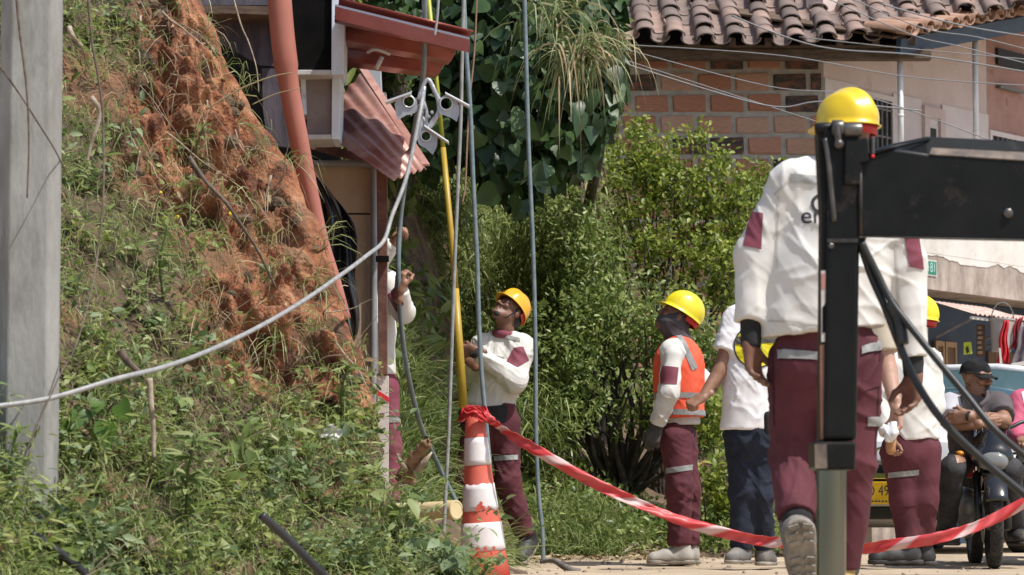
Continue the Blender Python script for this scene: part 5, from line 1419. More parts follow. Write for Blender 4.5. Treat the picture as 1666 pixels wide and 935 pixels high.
# ================================================================== PEOPLE
from mathutils.bvhtree import BVHTree
def C(a, b, ra, rb=None, k=.02, sq=None, flat=None, sub=False, fa=None):
    """tapered limb from a to b; sq=(dir,factor) flattens it; flat cuts it square at b (fa at a)"""
    return dict(t='c', a=np.array(a, float), b=np.array(b, float), ra=ra, rb=ra if rb is None else rb, k=k, sq=sq, flat=flat, fa=fa, sub=sub)
def E(c, ax, rad, k=.02, sub=False):
    return dict(t='e', c=np.array(c, float), ax=np.array([list(v) for v in ax], float), r=np.array(rad, float), k=k, sub=sub)
def sdf(prims, p):
    d = None
    for q in prims:
        if q['t'] == 'c':
            a, b = q['a'], q['b']; ab = b - a; L2 = max(ab @ ab, 1e-9)
            pa = p - a
            t = np.clip(pa @ ab / L2, 0, 1)
            v = pa - t[:, None] * ab
            if q['sq'] is not None:
                s = np.array(q['sq'][0], float); v = v + (v @ s)[:, None] * s * (q['sq'][1] - 1)
            e = np.sqrt((v * v).sum(1)) - (q['ra'] + (q['rb'] - q['ra']) * t)
            if q['sq'] is not None: e = e / (1 + .35 * (q['sq'][1] - 1))
            if q['flat']:
                nn = ab / math.sqrt(L2) if q['flat'] is True else np.array(q['flat'], float)
                e = np.maximum(e, (p - b) @ nn)
            if q['fa']: e = np.maximum(e, -(pa @ ab) / math.sqrt(L2))
        else:
            l = (p - q['c']) @ q['ax'].T
            k0 = np.sqrt(((l / q['r']) ** 2).sum(1)); k1 = np.sqrt(((l / q['r'] ** 2) ** 2).sum(1))
            e = k0 * (k0 - 1) / np.maximum(k1, 1e-9)
        if d is None: d = e; continue
        k = q['k']
        if q['sub']:
            h = np.clip(.5 - .5 * (d + e) / k, 0, 1); d = d * (1 - h) - e * h + k * h * (1 - h)
        else:
            h = np.clip(.5 + .5 * (d - e) / k, 0, 1); d = d * (1 - h) + e * h - k * h * (1 - h)
    return d
_CN = np.array([(i, j, k) for i in (0, 1) for j in (0, 1) for k in (0, 1)])
_ED = [(a, b) for a in range(8) for b in range(a + 1, 8) if np.abs(_CN[a] - _CN[b]).sum() == 1]
def surfnet(prims, h, cuts=()):
    lo = np.full(3, 1e9); hi = -lo
    for q in prims:
        if q['sub']: continue
        if q['t'] == 'c':
            r = max(q['ra'], q['rb']); lo = np.minimum(lo, np.minimum(q['a'], q['b']) - r); hi = np.maximum(hi, np.maximum(q['a'], q['b']) + r)
        else: r = q['r'].max(); lo = np.minimum(lo, q['c'] - r); hi = np.maximum(hi, q['c'] + r)
    lo = lo - 3 * h; hi = hi + 3 * h
    m = 4; nb = np.ceil((hi - lo) / (h * m)).astype(int)
    n = nb * m + 1
    def ev(p):
        d = sdf(prims, p)
        for c, nn in cuts: d = np.maximum(d, (p - np.array(c)) @ np.array(nn))
        return d
    bc = np.stack(np.meshgrid(*[np.arange(x) for x in nb], indexing='ij'), -1).reshape(-1, 3)
    dc = ev(lo + (bc + .5) * h * m)
    act = bc[np.abs(dc) < h * m * 1.35]
    D = np.full(n, 1.0)
    # blocks inside the body
    ins = bc[(dc <= -h * m * 1.35)]
    off = np.stack(np.meshgrid(*[np.arange(m + 1)] * 3, indexing='ij'), -1).reshape(-1, 3)
    gi = (ins[:, None] * m + off[None]).reshape(-1, 3); D[gi[:, 0], gi[:, 1], gi[:, 2]] = -1
    gi = np.unique(((act[:, None] * m + off[None]).reshape(-1, 3) @ np.array([n[1] * n[2], n[2], 1])))
    gx_ = np.stack(np.unravel_index(gi, n), -1)
    D.ravel()[gi] = ev(lo + gx_ * h)
    S = D < 0
    cnt = sum(S[i:n[0] - 1 + i, j:n[1] - 1 + j, k:n[2] - 1 + k].astype(np.int8) for i, j, k in _CN)
    cells = np.argwhere((cnt > 0) & (cnt < 8))
    acc = np.zeros((len(cells), 3)); num = np.zeros(len(cells))
    vals = [D[cells[:, 0] + i, cells[:, 1] + j, cells[:, 2] + k] for i, j, k in _CN]
    for a, b in _ED:
        da, db = vals[a], vals[b]; mk = (da < 0) != (db < 0)
        t = np.where(mk, da / np.where(mk, da - db, 1), 0)
        acc += np.where(mk[:, None], _CN[a] + t[:, None] * (_CN[b] - _CN[a]), 0); num += mk
    V = lo + (cells + acc / num[:, None]) * h
    idm = np.full(n - 1, -1, dtype=np.int64); idm[cells[:, 0], cells[:, 1], cells[:, 2]] = np.arange(len(cells))
    Q = []
    for ax in range(3):
        o1, o2 = [(1, 2), (2, 0), (0, 1)][ax]
        sl = [slice(None)] * 3; sl2 = [slice(None)] * 3; sl[ax] = slice(0, n[ax] - 1); sl2[ax] = slice(1, n[ax])
        ch = np.argwhere(S[tuple(sl)] != S[tuple(sl2)])
        ch = ch[(ch[:, o1] > 0) & (ch[:, o2] > 0) & (ch[:, o1] < n[o1] - 1) & (ch[:, o2] < n[o2] - 1)]
        sg = S[ch[:, 0], ch[:, 1], ch[:, 2]]
        e1 = np.zeros(3, int); e1[o1] = 1; e2 = np.zeros(3, int); e2[o2] = 1
        q = np.stack([idm[tuple((ch - e1 - e2).T)], idm[tuple((ch - e2).T)], idm[tuple(ch.T)], idm[tuple((ch - e1).T)]], 1)
        q = np.where(sg[:, None], q, q[:, ::-1]); Q.append(q[(q >= 0).all(1)])
    return V, np.concatenate(Q)
def vnormals(V, Q):
    N = np.zeros_like(V); fn = np.cross(V[Q[:, 2]] - V[Q[:, 0]], V[Q[:, 3]] - V[Q[:, 1]])
    for k in range(4): np.add.at(N, Q[:, k], fn)
    return unit(N)
def relax(V, Q, it=1):
    for _ in range(it):
        A = np.zeros_like(V); c = np.zeros(len(V))
        for a, b in ((0, 1), (1, 2), (2, 3), (3, 0)):
            np.add.at(A, Q[:, a], V[Q[:, b]]); np.add.at(c, Q[:, a], 1); np.add.at(A, Q[:, b], V[Q[:, a]]); np.add.at(c, Q[:, b], 1)
        V = V * .5 + .5 * A / np.maximum(c, 1)[:, None]
    return V
def rotm(a, b, c): return np.array(Euler((a, b, c)).to_matrix())
def wrinkle(V, N, amp, seed, f=1.0):
    w = 0
    warp = .8 * vnoise(V * 3.1 + seed * 1.7, seed)[:, None]
    for k, (r, s, g) in enumerate(((rotm(.15, .55, .3), (2.0, 2.0, 9), 1.0), (rotm(-.2, -.6, 1.1), (2.2, 2.2, 10), .9), (rotm(.05, .1, .1), (7.5, 5, 1.5), .8), (rotm(.3, 1.0, .2), (3, 3, 19), .75), (rotm(-.4, -.9, .9), (4, 4, 24), .6), (rotm(.8, .3, .5), (6, 6, 34), .4))):
        q = (V @ r) * np.array(s) * f + seed * 3.7 + k * 11
        n_ = vnoise(q + warp, seed + k)
        msk = sstep(-.25, .35, vnoise(V * 2.6 + k * 5.1 + seed, seed + 20 + k))
        w = w + g * msk * (np.maximum(0, 1 - np.abs(n_) * 2.3) ** 2 - .25)
    return V + N * (amp * w)[:, None]
def solid(name, prims, h, mat, parent, amp=0.0, seed=1, f=1.0, cuts=(), rel=1, **kw):
    V, Q = surfnet(prims, h, cuts)
    if rel: V = relax(V, Q, rel)
    if amp: V = wrinkle(V, vnormals(V, Q), amp, seed, f)
    return mesh_np(name, V, [Q], mat, parent, **kw)
def patch(src, poly, Y, mat, name, off=.004, front=-1, parent=None, one=True, **kw):
    """piece of fabric laid on src inside the convex photograph polygon (at depth Y), facing the camera"""
    w = WL[src]; bm = bmesh.new(); bm.from_mesh(src.data)
    pts = [P(a, b, Y) - w for a, b in poly]; cen = sum(pts, Vector()) / len(pts)
    pl = []
    for i in range(len(pts)):
        a, b = pts[i], pts[(i + 1) % len(pts)]
        n = (b - a).cross(Vector((0, 1, 0))).normalized()
        if (cen - a).dot(n) > 0: n = -n
        pl.append((a, n))
    pl.append((Vector((0, Y - w.y, 0)), Vector((0, -front, 0))))
    for co, n in pl:
        bmesh.ops.bisect_plane(bm, geom=bm.verts[:] + bm.edges[:] + bm.faces[:], plane_co=co, plane_no=n, clear_outer=True)
    if not bm.faces: bm.free(); return None
    if one:   # keep the largest connected piece
        left = set(bm.faces); best = []
        while left:
            st = [left.pop()]; isl = [st[0]]
            while st:
                fc = st.pop()
                for e in fc.edges:
                    for g in e.link_faces:
                        if g in left: left.discard(g); st.append(g); isl.append(g)
            if len(isl) > len(best): best = isl
        bs = set(best)
        bmesh.ops.delete(bm, geom=[x for x in bm.faces if x not in bs], context='FACES')
    bm.normal_update()
    for v in bm.verts: v.co += v.normal * off
    me = bpy.data.meshes.new(name); bm.to_mesh(me); bm.free()
    me.materials.clear()
    me.polygons.foreach_set("use_smooth", np.ones(len(me.polygons), dtype=bool))
    return link(me, name, parent or src, mat, **kw)
def frame(fwd, up):
    f = Vector(fwd).normalized(); u = Vector(up); u = (u - f * u.dot(f)).normalized(); r = f.cross(u)
    return r, f, u   # right, forward, up
def helmet(c, fwd, up, mat, parent, sc=1.0, strap=True, name="helmet", brim=.032, hz=.128):
    r, f, u = frame(fwd, up); c = Vector(c); n, m = 48, 16
    vs = []; fs = []
    for j in range(m + 3):
        for i in range(n):
            az = 2 * pi * i / n
            fr = max(0, math.cos(az)); br = (.009 + brim * fr ** 3)
            if j <= m:
                ph = (pi / 2) * j / m
                x, y, z = .098 * math.sin(ph) * math.sin(az), .120 * math.sin(ph) * math.cos(az), hz * math.cos(ph) ** .86
                crest = .010 * math.exp(-(x / .020) ** 2) * (1 if z > .02 else z / .02)
                side = .006 * math.exp(-((abs(x) - .062) / .012) ** 2) * min(1, z / .06)
                q = 1 + (crest + side) / .12
                x, y, z = x * q, y * q, z * q
            else:
                s = (j - m) / 2; k = 1 + 0 * s
                x, y, z = (.098 + br * s) * math.sin(az), (.120 + br * s) * math.cos(az), -.004 * s - .012 * s * fr ** 2
            vs.append(c + (r * x + f * y + u * z) * sc)
    for j in range(m + 2):
        for i in range(n):
            i2 = (i + 1) % n; fs.append((j * n + i, (j + 1) * n + i, (j + 1) * n + i2, j * n + i2))
    mb = MB(); mb.add(vs, fs); o = mb.build(name, mat, parent, smooth=True)
    sm = o.modifiers.new("thick", 'SOLIDIFY'); sm.thickness = .004; sm.offset = -1
    for e in o.data.edges: pass
    if strap:
        s = MB(); pts = []
        s.grid(lambda a, b: c + (r * (.094 * math.sin(pi * (.55 + .9 * a))) + f * (.112 * math.cos(pi * (.55 + .9 * a))) + u * (-.002 - .036 * b)) * sc, 20, 2)
        so_ = s.build("nape_strap", m_strapred, o, smooth=True); so_.modifiers.new("thick", 'SOLIDIFY').thickness = .003
    return o
def head_prims(c, fwd, up, s=1.0, neck=None):
    r, f, u = frame(fwd, up); c = Vector(c); ax = (r, f, u)
    def q(x, y, z): return c + (r * x + f * y + u * z) * s
    p = [E(q(0, -.008, .03), ax, np.array((.075, .093, .085)) * s), C(q(0, .035, .0), q(0, .045, -.07), .060 * s, .042 * s, .03),
         C(q(-.042, .015, -.055), q(-.012, .068, -.098), .024 * s, .020 * s, .03), C(q(.042, .015, -.055), q(.012, .068, -.098), .024 * s, .020 * s, .03),
         E(q(0, .078, -.098), ax, np.array((.022, .018, .017)) * s, .02),
         C(q(-.036, .078, .022), q(.036, .078, .022), .013 * s, .013 * s, .02),
         E(q(-.036, .080, -.028), ax, np.array((.022, .016, .018)) * s, .02), E(q(.036, .080, -.028), ax, np.array((.022, .016, .018)) * s, .02),
         E(q(-.031, .103, .001), ax, np.array((.017, .014, .011)) * s, .012, True), E(q(.031, .103, .001), ax, np.array((.017, .014, .011)) * s, .012, True),
         C(q(0, .092, .008), q(0, .112, -.034), .008 * s, .013 * s, .012), E(q(-.015, .098, -.038), ax, np.array((.010, .011, .008)) * s, .008), E(q(.015, .098, -.038), ax, np.array((.010, .011, .008)) * s, .008),
         E(q(0, .093, -.061), ax, np.array((.026, .012, .007)) * s, .007), E(q(0, .092, -.075), ax, np.array((.022, .012, .008)) * s, .007),
         E(q(0, .107, -.068), ax, np.array((.028, .010, .0022)) * s, .004, True),
         E(q(-.078, -.004, -.008), ax, np.array((.010, .020, .031)) * s, .012), E(q(.078, -.004, -.008), ax, np.array((.010, .020, .031)) * s, .012)]
    if neck is not None: p.append(C(q(0, -.012, -.06), neck, .055 * s, .062 * s, .03))
    return p, q, ax
def face(parent, q, ax, s, beard=True, h=.006):
    for x in (-.031, .031):
        MB().ball(q(x, .0815, .0005), .0135 * s, 12, 8).build("eye", m_eye, parent, smooth=True)
        MB().ball(q(x, .0905, .0005), .0065 * s, 8, 6).build("iris", m_iris, parent, smooth=True)
        MB().tube([q(x - .018 * 1, .092, .019), q(x, .0955, .024), q(x + .018, .092, .019)], [.002, .0042, .002], 6).build("eyebrow", m_hair, parent, smooth=True)
    MB().tube([q(-.021, .0985, -.067), q(-.008, .1045, -.0675), q(0, .1055, -.0675), q(.008, .1045, -.0675), q(.021, .0985, -.067)], [.001, .0022, .0025, .0022, .001], 6).build("lips", m_lip, parent, smooth=True)
    if beard:
        pr = [C(q(-.048, .01, -.05), q(-.014, .071, -.100), .022 * s, .021 * s, .02), C(q(.048, .01, -.05), q(.014, .071, -.100), .022 * s, .021 * s, .02),
              E(q(0, .077, -.100), ax, np.array((.024, .020, .016)) * s, .02)]
        solid("beard", pr, h, m_hair, parent)
        MB().tube([q(-.024, .093, -.058), q(-.010, .103, -.0525), q(0, .1045, -.0515), q(.010, .103, -.0525), q(.024, .093, -.058)], [.002, .004, .004, .004, .002], 6).build("moustache", m_hair, parent, smooth=True)
def hand_prims(w, d, n, s, curls=(.5, .55, .6, .65), thumb=.4, sc=1.0):
    w = Vector(w); d = Vector(d).normalized(); s = Vector(s); s = (s - d * s.dot(d)).normalized(); n0 = d.cross(s)
    n = n0 if n0.dot(Vector(n)) > 0 else -n0
    pr = []
    offs = (.029, .010, -.010, -.029); bd = (.086, .090, .086, .077); ln = (.070, .078, .072, .056)
    for i in range(4):
        b = w + (d * bd[i] + s * offs[i]) * sc
        pr.append(C(w + s * offs[i] * .62 * sc, b, .0165 * sc, .0135 * sc, .018))
        ang = 0; p = b; rr = (.0105, .0095, .0085, .0072)
        for k, fr in enumerate((.44, .31, .25)):
            ang += curls[i] * (.9, 1.1, .7)[k]
            q = p + (d * math.cos(ang) + n * math.sin(ang)) * ln[i] * fr * sc
            pr.append(C(p, q, rr[k] * sc, rr[k + 1] * sc, .006)); p = q
    pr.append(C(w + s * .012 * sc, w + (s * .034 + d * .040 + n * .008) * sc, .018 * sc, .016 * sc, .02))
    p = w + (s * .034 + d * .036 + n * .008) * sc
    t1 = (d * .62 + s * (.75 - thumb) + n * (.2 + thumb * .8)).normalized(); q = p + t1 * .042 * sc
    pr.append(C(p, q, .0135 * sc, .0115 * sc, .01))
    t2 = (d * .85 + s * (.25 - thumb) + n * (.2 + thumb)).normalized()
    pr.append(C(q, q + t2 * .033 * sc, .0115 * sc, .0085 * sc, .006))
    pr.append(C(w - d * .05 * sc, w + d * .01 * sc, .027 * sc, .026 * sc, .02, sq=(tuple(n), 1.25)))
    return pr
def foot(parent, ank, fdir, up, mat, msole, h=.009, name="boot", tread=False, sc=1.0, high=.07):
    a = Vector(ank); f = Vector(fdir).normalized(); u = Vector(up); u = (u - f * u.dot(f)).normalized(); r = f.cross(u)
    q = lambda x, y, z: a + (r * x + f * y + u * z) * sc
    nd = tuple(-u)
    pr = [C(q(0, -.012, high), q(0, -.01, -.03), .056 * sc, .058 * sc, .03, fa=True), C(q(0, -.035, -.045), q(0, .08, -.048), .052 * sc, .050 * sc, .03), C(q(0, .06, -.05), q(0, .165, -.06), .050 * sc, .044 * sc, .03)]
    o = solid(name, pr, h, mat, parent, amp=.0022, seed=3, f=1.6, cuts=[(tuple(q(0, 0, -.072)), nd)])
    ps = [C(q(0, -.042, -.078), q(0, .04, -.078), .055 * sc, .047 * sc, .02), C(q(0, .04, -.078), q(0, .168, -.078), .050 * sc, .046 * sc, .02)]
    so_ = solid("sole", ps, h, msole, o, cuts=[(tuple(q(0, 0, -.095)), nd), (tuple(q(0, 0, -.068)), tuple(u))], rel=0)
    if tread:
        t = MB(); rt_ = Matrix((r, f, u)).transposed()
        for k in range(9):
            for x in (-.024, .024):
                if 3 <= k <= 3: continue
                t.box(q(x * (1 - .12 * (k > 6)), -.072 + k * .031, -.0985), (.036, .017, .009), rt_ @ Euler((0, 0, .25 if x > 0 else -.25)).to_matrix())
        t.build("tread", msole, so_, bevel=.002, seg=1, kind="stuff")
    MB().tube([q(-.03, .045, -.008), q(0, .052, .0), q(.03, .045, -.008)], .0035, 6).tube([q(-.032, .075, -.018), q(0, .08, -.008), q(.032, .075, -.018)], .0035, 6).build("lace", m_lace, o, smooth=True, kind="stuff")
    return o

# materials
m_skin_d = M("skin_dark", (0.15, 0.068, 0.042), (0.21, 0.10, 0.064), scale=18, rough=.5, bump=.12, bscale=160)
m_skin_m = M("skin_brown", (0.23, 0.115, 0.07), (0.31, 0.165, 0.105), scale=16, rough=.5, bump=.12, bscale=160)
m_skin_l = M("skin_light", (0.40, 0.23, 0.16), (0.48, 0.29, 0.21), scale=16, rough=.5, bump=.12, bscale=160)
m_eye = M("eye_white", (0.6, 0.56, 0.52), rough=.25)
m_iris = M("eye_dark", (0.015, 0.01, 0.008), rough=.2)
m_lip = M("lip", (0.16, 0.06, 0.05), rough=.5)
m_hair = M("black_hair", (0.010, 0.008, 0.007), (0.03, 0.024, 0.02), scale=60, rough=.6, bump=.5, bscale=200)
m_shirt = M("work_shirt", (0.60, 0.575, 0.53), (0.70, 0.68, 0.64), scale=3, rough=.85, bump=.55, bscale=2.2, bdist=.03, btype='RIDGED_MULTIFRACTAL', bstretch=(1, 1, 2.2), dirt=(.47, .43, .37), dscale=4, dlo=.58, dhi=.82)
m_tee = M("white_tee", (0.74, 0.73, 0.74), (0.80, 0.79, 0.80), scale=4, rough=.9, bump=.1, bscale=30)
m_beige = M("beige_tee", (0.40, 0.34, 0.26), (0.48, 0.42, 0.33), scale=4, rough=.9)
m_maroon = M("maroon_trousers", (0.070, 0.013, 0.020), (0.115, 0.024, 0.034), scale=5, rough=.85, bump=.55, bscale=2.4, bdist=.03, btype='RIDGED_MULTIFRACTAL', bstretch=(1, 1, 2.6), dirt=(.14, .045, .05), dscale=4, dlo=.58, dhi=.8)
m_maroonp = M("maroon_patch", (0.17, 0.035, 0.055), (0.22, 0.055, 0.08), scale=9, rough=.8)
m_refl = M("reflective_grey", (0.22, 0.22, 0.215), (0.31, 0.31, 0.30), scale=20, rough=.5)
m_jeans = M("navy_jeans", (0.006, 0.009, 0.020), (0.014, 0.020, 0.040), scale=7, rough=.9, bump=.2, bscale=60)
m_blackc = M("black_cloth", (0.010, 0.010, 0.011), (0.024, 0.023, 0.024), scale=9, rough=.9, bump=.2, bscale=60)
m_greyc = M("charcoal_cloth", (0.05, 0.045, 0.05), (0.09, 0.08, 0.085), scale=8, rough=.9, bump=.15, bscale=60)
m_yel = M("helmet_yellow", (0.72, 0.50, 0.012), (0.78, 0.56, 0.02), scale=3, rough=.32, coat=.3, dirt=(.42, .29, .03), dscale=11, dlo=.58, dhi=.74)
m_yel2 = M("helmet_orange", (0.74, 0.36, 0.012), (0.80, 0.42, 0.02), scale=3, rough=.32, coat=.3)
m_lem = M("helmet_lemon", (0.72, 0.60, 0.015), (0.78, 0.66, 0.02), scale=3, rough=.32, coat=.3, dirt=(.46, .37, .03), dscale=11, dlo=.58, dhi=.74)
m_strapred = M("strap_red", (0.45, 0.02, 0.02), rough=.5)
m_boot = M("grey_boot", (0.10, 0.095, 0.09), (0.18, 0.17, 0.16), scale=9, rough=.75, dirt=(.32, .27, .21), dscale=6, dlo=.5, dhi=.7)
m_bootd = M("black_boot", (0.018, 0.018, 0.019), (0.045, 0.043, 0.042), scale=9, rough=.6, dirt=(.2, .17, .13), dscale=6, dlo=.56, dhi=.76)
m_bootl = M("light_boot", (0.30, 0.28, 0.25), (0.40, 0.37, 0.33), scale=9, rough=.8)
m_boott = M("tan_boot", (0.42, 0.28, 0.10), (0.5, 0.35, 0.15), scale=9, rough=.7)
m_sole = M("sole_grey", (0.16, 0.145, 0.12), (0.33, 0.29, 0.235), scale=16, rough=.9, bump=.3, bscale=80)
m_sold = M("sole_black", (0.02, 0.02, 0.02), (0.06, 0.055, 0.05), scale=12, rough=.8)
m_lace = M("lace", (0.2, 0.19, 0.17), rough=.8)
m_vest = M("orange_vest", (0.78, 0.085, 0.03), (0.86, 0.13, 0.06), scale=6, rough=.75, bump=.12, bscale=30)
m_glove = M("dark_glove", (0.03, 0.028, 0.026), (0.07, 0.065, 0.06), scale=12, rough=.85, bump=.2)
m_capb = M("cap_black", (0.012, 0.012, 0.013), (0.026, 0.025, 0.026), scale=20, rough=.95, spec=.2)
m_seam = M("seam_thread", (.50, .47, .42), rough=.9)
m_seamm = M("maroon_seam", (.04, .008, .012), rough=.9)
m_print = M("shirt_print", (0.035, 0.035, 0.045), rough=.8)

class Fig:
    def __init__(s, label, Y, joints, fwd, skin, group=None, up=(0, 0, 1), ground=None):
        s.Y = Y; s.fwd = Vector(fwd).normalized(); s.skin = skin
        s.j = {k: P(v[0], v[1], Y + (v[2] if len(v) > 2 else 0)) for k, v in joints.items()}
        s.sc = 1.0
        base = (s.j['anL'] + s.j['anR']) / 2
        s.root = thing("person", label, "person", (base.x, base.y, min(s.j['anL'].z, s.j['anR'].z) - .09), group)
        s.body_pr = []; s.parts = []
    def mid(s, a, b, t=.5): return s.j[a].lerp(s.j[b], t)
    def body(s, head=None, hands=(), bare=False, sk=1.0):
        j = s.j; f = tuple(s.fwd); pr = []
        ch, pv = s.mid('shL', 'shR') + Vector((0, 0, -.10)), s.mid('hipL', 'hipR')
        pr += [C(ch, pv, .125 * sk, .115 * sk, .04, sq=(f, 1.4)), C(j['shL'], j['shR'], .05, .05, .04), C(j['neck'] + Vector((0, 0, .05)), ch, .055, .09, .04)]
        for d in 'LR':
            pr += [C(j['sh' + d], j['el' + d], .046 * sk, .039 * sk, .02), C(j['el' + d], j['wr' + d], .041 * sk, .026 * sk, .015),
                   C(j['hip' + d], j['kn' + d], .075, .052, .03), C(j['kn' + d], j['an' + d], .05, .034, .02)]
        V, Q = surfnet(pr, .011); parts = [(V, [Q])]
        if head:
            c, fw, up = head[:3]
            hp, s.q, s.ax = head_prims(c, fw, up, 1.0, j['neck'])
            V, Q = surfnet(hp, .0052); parts.append((V, [Q]))
        for hd in hands:
            V, Q = surfnet(hand_prims(*hd), .0042); parts.append((V, [Q]))
        V, fs = join(parts)
        s.b = mesh_np("body", V, fs, s.skin, s.root); return s.b
    def shirt(s, mat, chest=.178, waist=.185, hem=.195, sq=1.38, sleeve=1.0, rs=(.076, .066, .05), amp=.007, h=.009, seed=1, name="shirt", hemdir=None, collar=None, kf=.05, lower=None, f=1.0):
        j = s.j; fv = tuple(s.fwd)
        sm = s.mid('shL', 'shR'); c1 = sm + (j['waist'] - sm).normalized() * .13
        pr = [C(c1, j['waist'], chest, waist, .05, sq=(fv, sq)), C(j['waist'], j['hem'], waist, hem, .04, sq=(fv, sq), flat=hemdir or True),
              C(j['shL'], j['shR'], .066, .066, kf), C(j['neck'] + Vector((0, 0, -.02)), j['shL'].lerp(j['neck'], .25), .058, .062, kf), C(j['neck'] + Vector((0, 0, -.02)), j['shR'].lerp(j['neck'], .25), .058, .062, kf)]
        for d in 'LR':
            if sleeve >= 1:
                w = j['el' + d].lerp(j['wr' + d], min(1.0, sleeve - 1 + .97) if sleeve > 1 else .95)
                pr += [C(j['sh' + d], j['el' + d], rs[0], rs[1], .05), C(j['el' + d], w, rs[1], rs[2], .03, flat=True)]
            elif sleeve > 0:
                pr += [C(j['sh' + d], j['sh' + d].lerp(j['el' + d], sleeve), rs[0], rs[1], .05, flat=True)]
        if lower: pr += lower
        s.sh = solid(name, pr, h, mat, s.root, amp, seed, f)
        if collar:
            nk = j['neck']; ring = []
            hd = s.j.get('head', nk + Vector((0, 0, .2))); d = (hd - nk).normalized(); a = d.orthogonal().normalized(); b = d.cross(a)
            for k in range(25):
                w = 2 * pi * k / 24; ring.append(nk + d * .01 + (a * math.cos(w) + b * math.sin(w)) * .072)
            MB().tube(ring, .02, 8, cap=False, squash=(d, 1.3)).build("collar", collar, s.sh, smooth=True)
        return s.sh
    def trousers(s, mat, r=(.108, .082, .074), amp=.007, seed=2, h=.009, hipr=.115, end=.93, f=1.0, waist=.155, name="trousers"):
        j = s.j; fv = tuple(s.fwd); pv = s.mid('hipL', 'hipR')
        up = (j['waist'] - pv).normalized()
        pr = [C(pv + up * .14, pv, waist, waist + .012, .04, sq=(fv, 1.35), fa=True)]
        for d in 'LR':
            e = j['kn' + d].lerp(j['an' + d], end)
            pr += [C(j['hip' + d], j['kn' + d], r[0], r[1], .035), C(j['kn' + d], e, r[1], r[2], .035, flat=True)]
        s.tr = solid(name, pr, h, mat, s.root, amp, seed, f); return s.tr
    def strip(s, src, poly, mat, name, off=.004, front=-1, dy=0, **kw):
        return patch(src, poly, s.Y + dy, mat, name, off, front, **kw)

# ---------------------------------------------------------------- worker seen from behind in the foreground
A = Fig("big foreground worker in yellow helmet walking away behind the black crane leg", 10.9, dict(
    head=(1380, 212), neck=(1374, 262), shL=(1286, 300), shR=(1444, 300), elL=(1228, 415, .02), elR=(1472, 430, .02), wrL=(1221, 528, -.02), wrR=(1486, 590, .0),
    waist=(1350, 450), hem=(1336, 541), hipL=(1297, 590), hipR=(1389, 590), knL=(1291, 745, .08), knR=(1388, 748, .02), anL=(1297, 848, -.12), anR=(1366, 930, .10)), (0, 1, 0), m_skin_d)
A.body(head=(A.j['head'], (-.72, .68, -.08), (0, 0, 1)), hands=[(P(1221, 562, 10.88), (.12, .0, -1), (.75, -.65, 0), (.65, .75, 0), (.35, .4, .45, .5), .15),
                                                           (P(1487, 612, 10.9), (-.12, 0, -1), (-.75, -.65, 0), (-.65, .75, 0), (.4, .45, .5, .5), .2)])
A.shirt(m_shirt, chest=.19, waist=.212, hem=.222, sq=1.5, rs=(.080, .072, .054), amp=.0075, h=.0068, hemdir=(.10, 0, -.995), collar=m_maroonp)
A.strip(A.sh, [(1282, 287), (1450, 302), (1450, 315), (1282, 300)], m_refl, "reflective_strip")
A.strip(A.sh, [(1222, 344), (1240, 350), (1236, 408), (1208, 402)], m_maroonp, "sleeve_patch")
A.strip(A.sh, [(1466, 378), (1492, 378), (1500, 440), (1476, 436)], m_maroonp, "sleeve_patch")
A.strip(A.sh, [(1240, 522), (1440, 542), (1440, 545), (1240, 525)], m_seam, "hem_seam", off=.002)
A.strip(A.sh, [(1262, 322), (1265, 322), (1262, 440), (1258, 440)], m_seam, "seam", off=.002)
A.strip(A.sh, [(1256, 318), (1290, 284), (1293, 286), (1259, 321)], m_seam, "seam", off=.002)
A.strip(A.sh, [(1452, 400), (1455, 400), (1462, 520), (1458, 520)], m_seam, "seam", off=.002)
A.trousers(m_maroon, r=(.108, .082, .070), amp=.009, h=.007, end=.95, f=1.25)
A.strip(A.tr, [(1264, 571), (1328, 575), (1328, 588), (1264, 585)], m_refl, "reflective_strip", off=.008)
A.strip(A.tr, [(1396, 566), (1430, 556), (1430, 570), (1396, 579)], m_refl, "reflective_strip", off=.008)
A.strip(A.tr, [(1407, 680), (1440, 678), (1440, 692), (1407, 694)], m_refl, "reflective_strip", off=.006)
for x0, x1 in ((1262, 1326), (1362, 1430)):
    A.strip(A.tr, [(x0, 588), (x1, 590), (x1 - 3, 628), ((x0 + x1) / 2, 640), (x0 + 6, 626)], m_maroon, "pocket", off=.0045)
for d, w2 in (('L', P(1221, 566, 10.88)), ('R', P(1487, 612, 10.9))):
    solid("undersleeve", [C(A.j['el' + d].lerp(A.j['wr' + d], .75), w2, .042, .035, flat=True)], .007, m_blackc, A.sh, .003, 4, 1.5)
helmet(P(1379, 204, 10.9), (-.70, .70, .0), (.06, 0, 1), m_yel, A.root, 1.0)
foot(A.root, A.j['anL'] + Vector((0, -.01, -.045)), (.09, .40, -.92), (-.06, .90, .42), m_boot, m_sole, .0075, tread=True)
foot(A.root, A.j['anR'] + Vector((0, 0, -.01)), (.25, .97, 0), (0, 0, 1), m_boott, m_sole, .009)
solid("sock", [C(A.j['anL'] + Vector((0, 0.01, .01)), A.j['anL'] + Vector((0, 0, -.07)), .056, .052, flat=True)], .009, m_blackc, A.root)
for p_ in ([(1253, 560), (1256, 560), (1262, 740), (1259, 740)], [(1428, 560), (1431, 560), (1424, 740), (1421, 740)], [(1340, 600), (1343, 600), (1345, 680), (1342, 680)]):
    A.strip(A.tr, p_, m_seamm, "seam", off=.002)
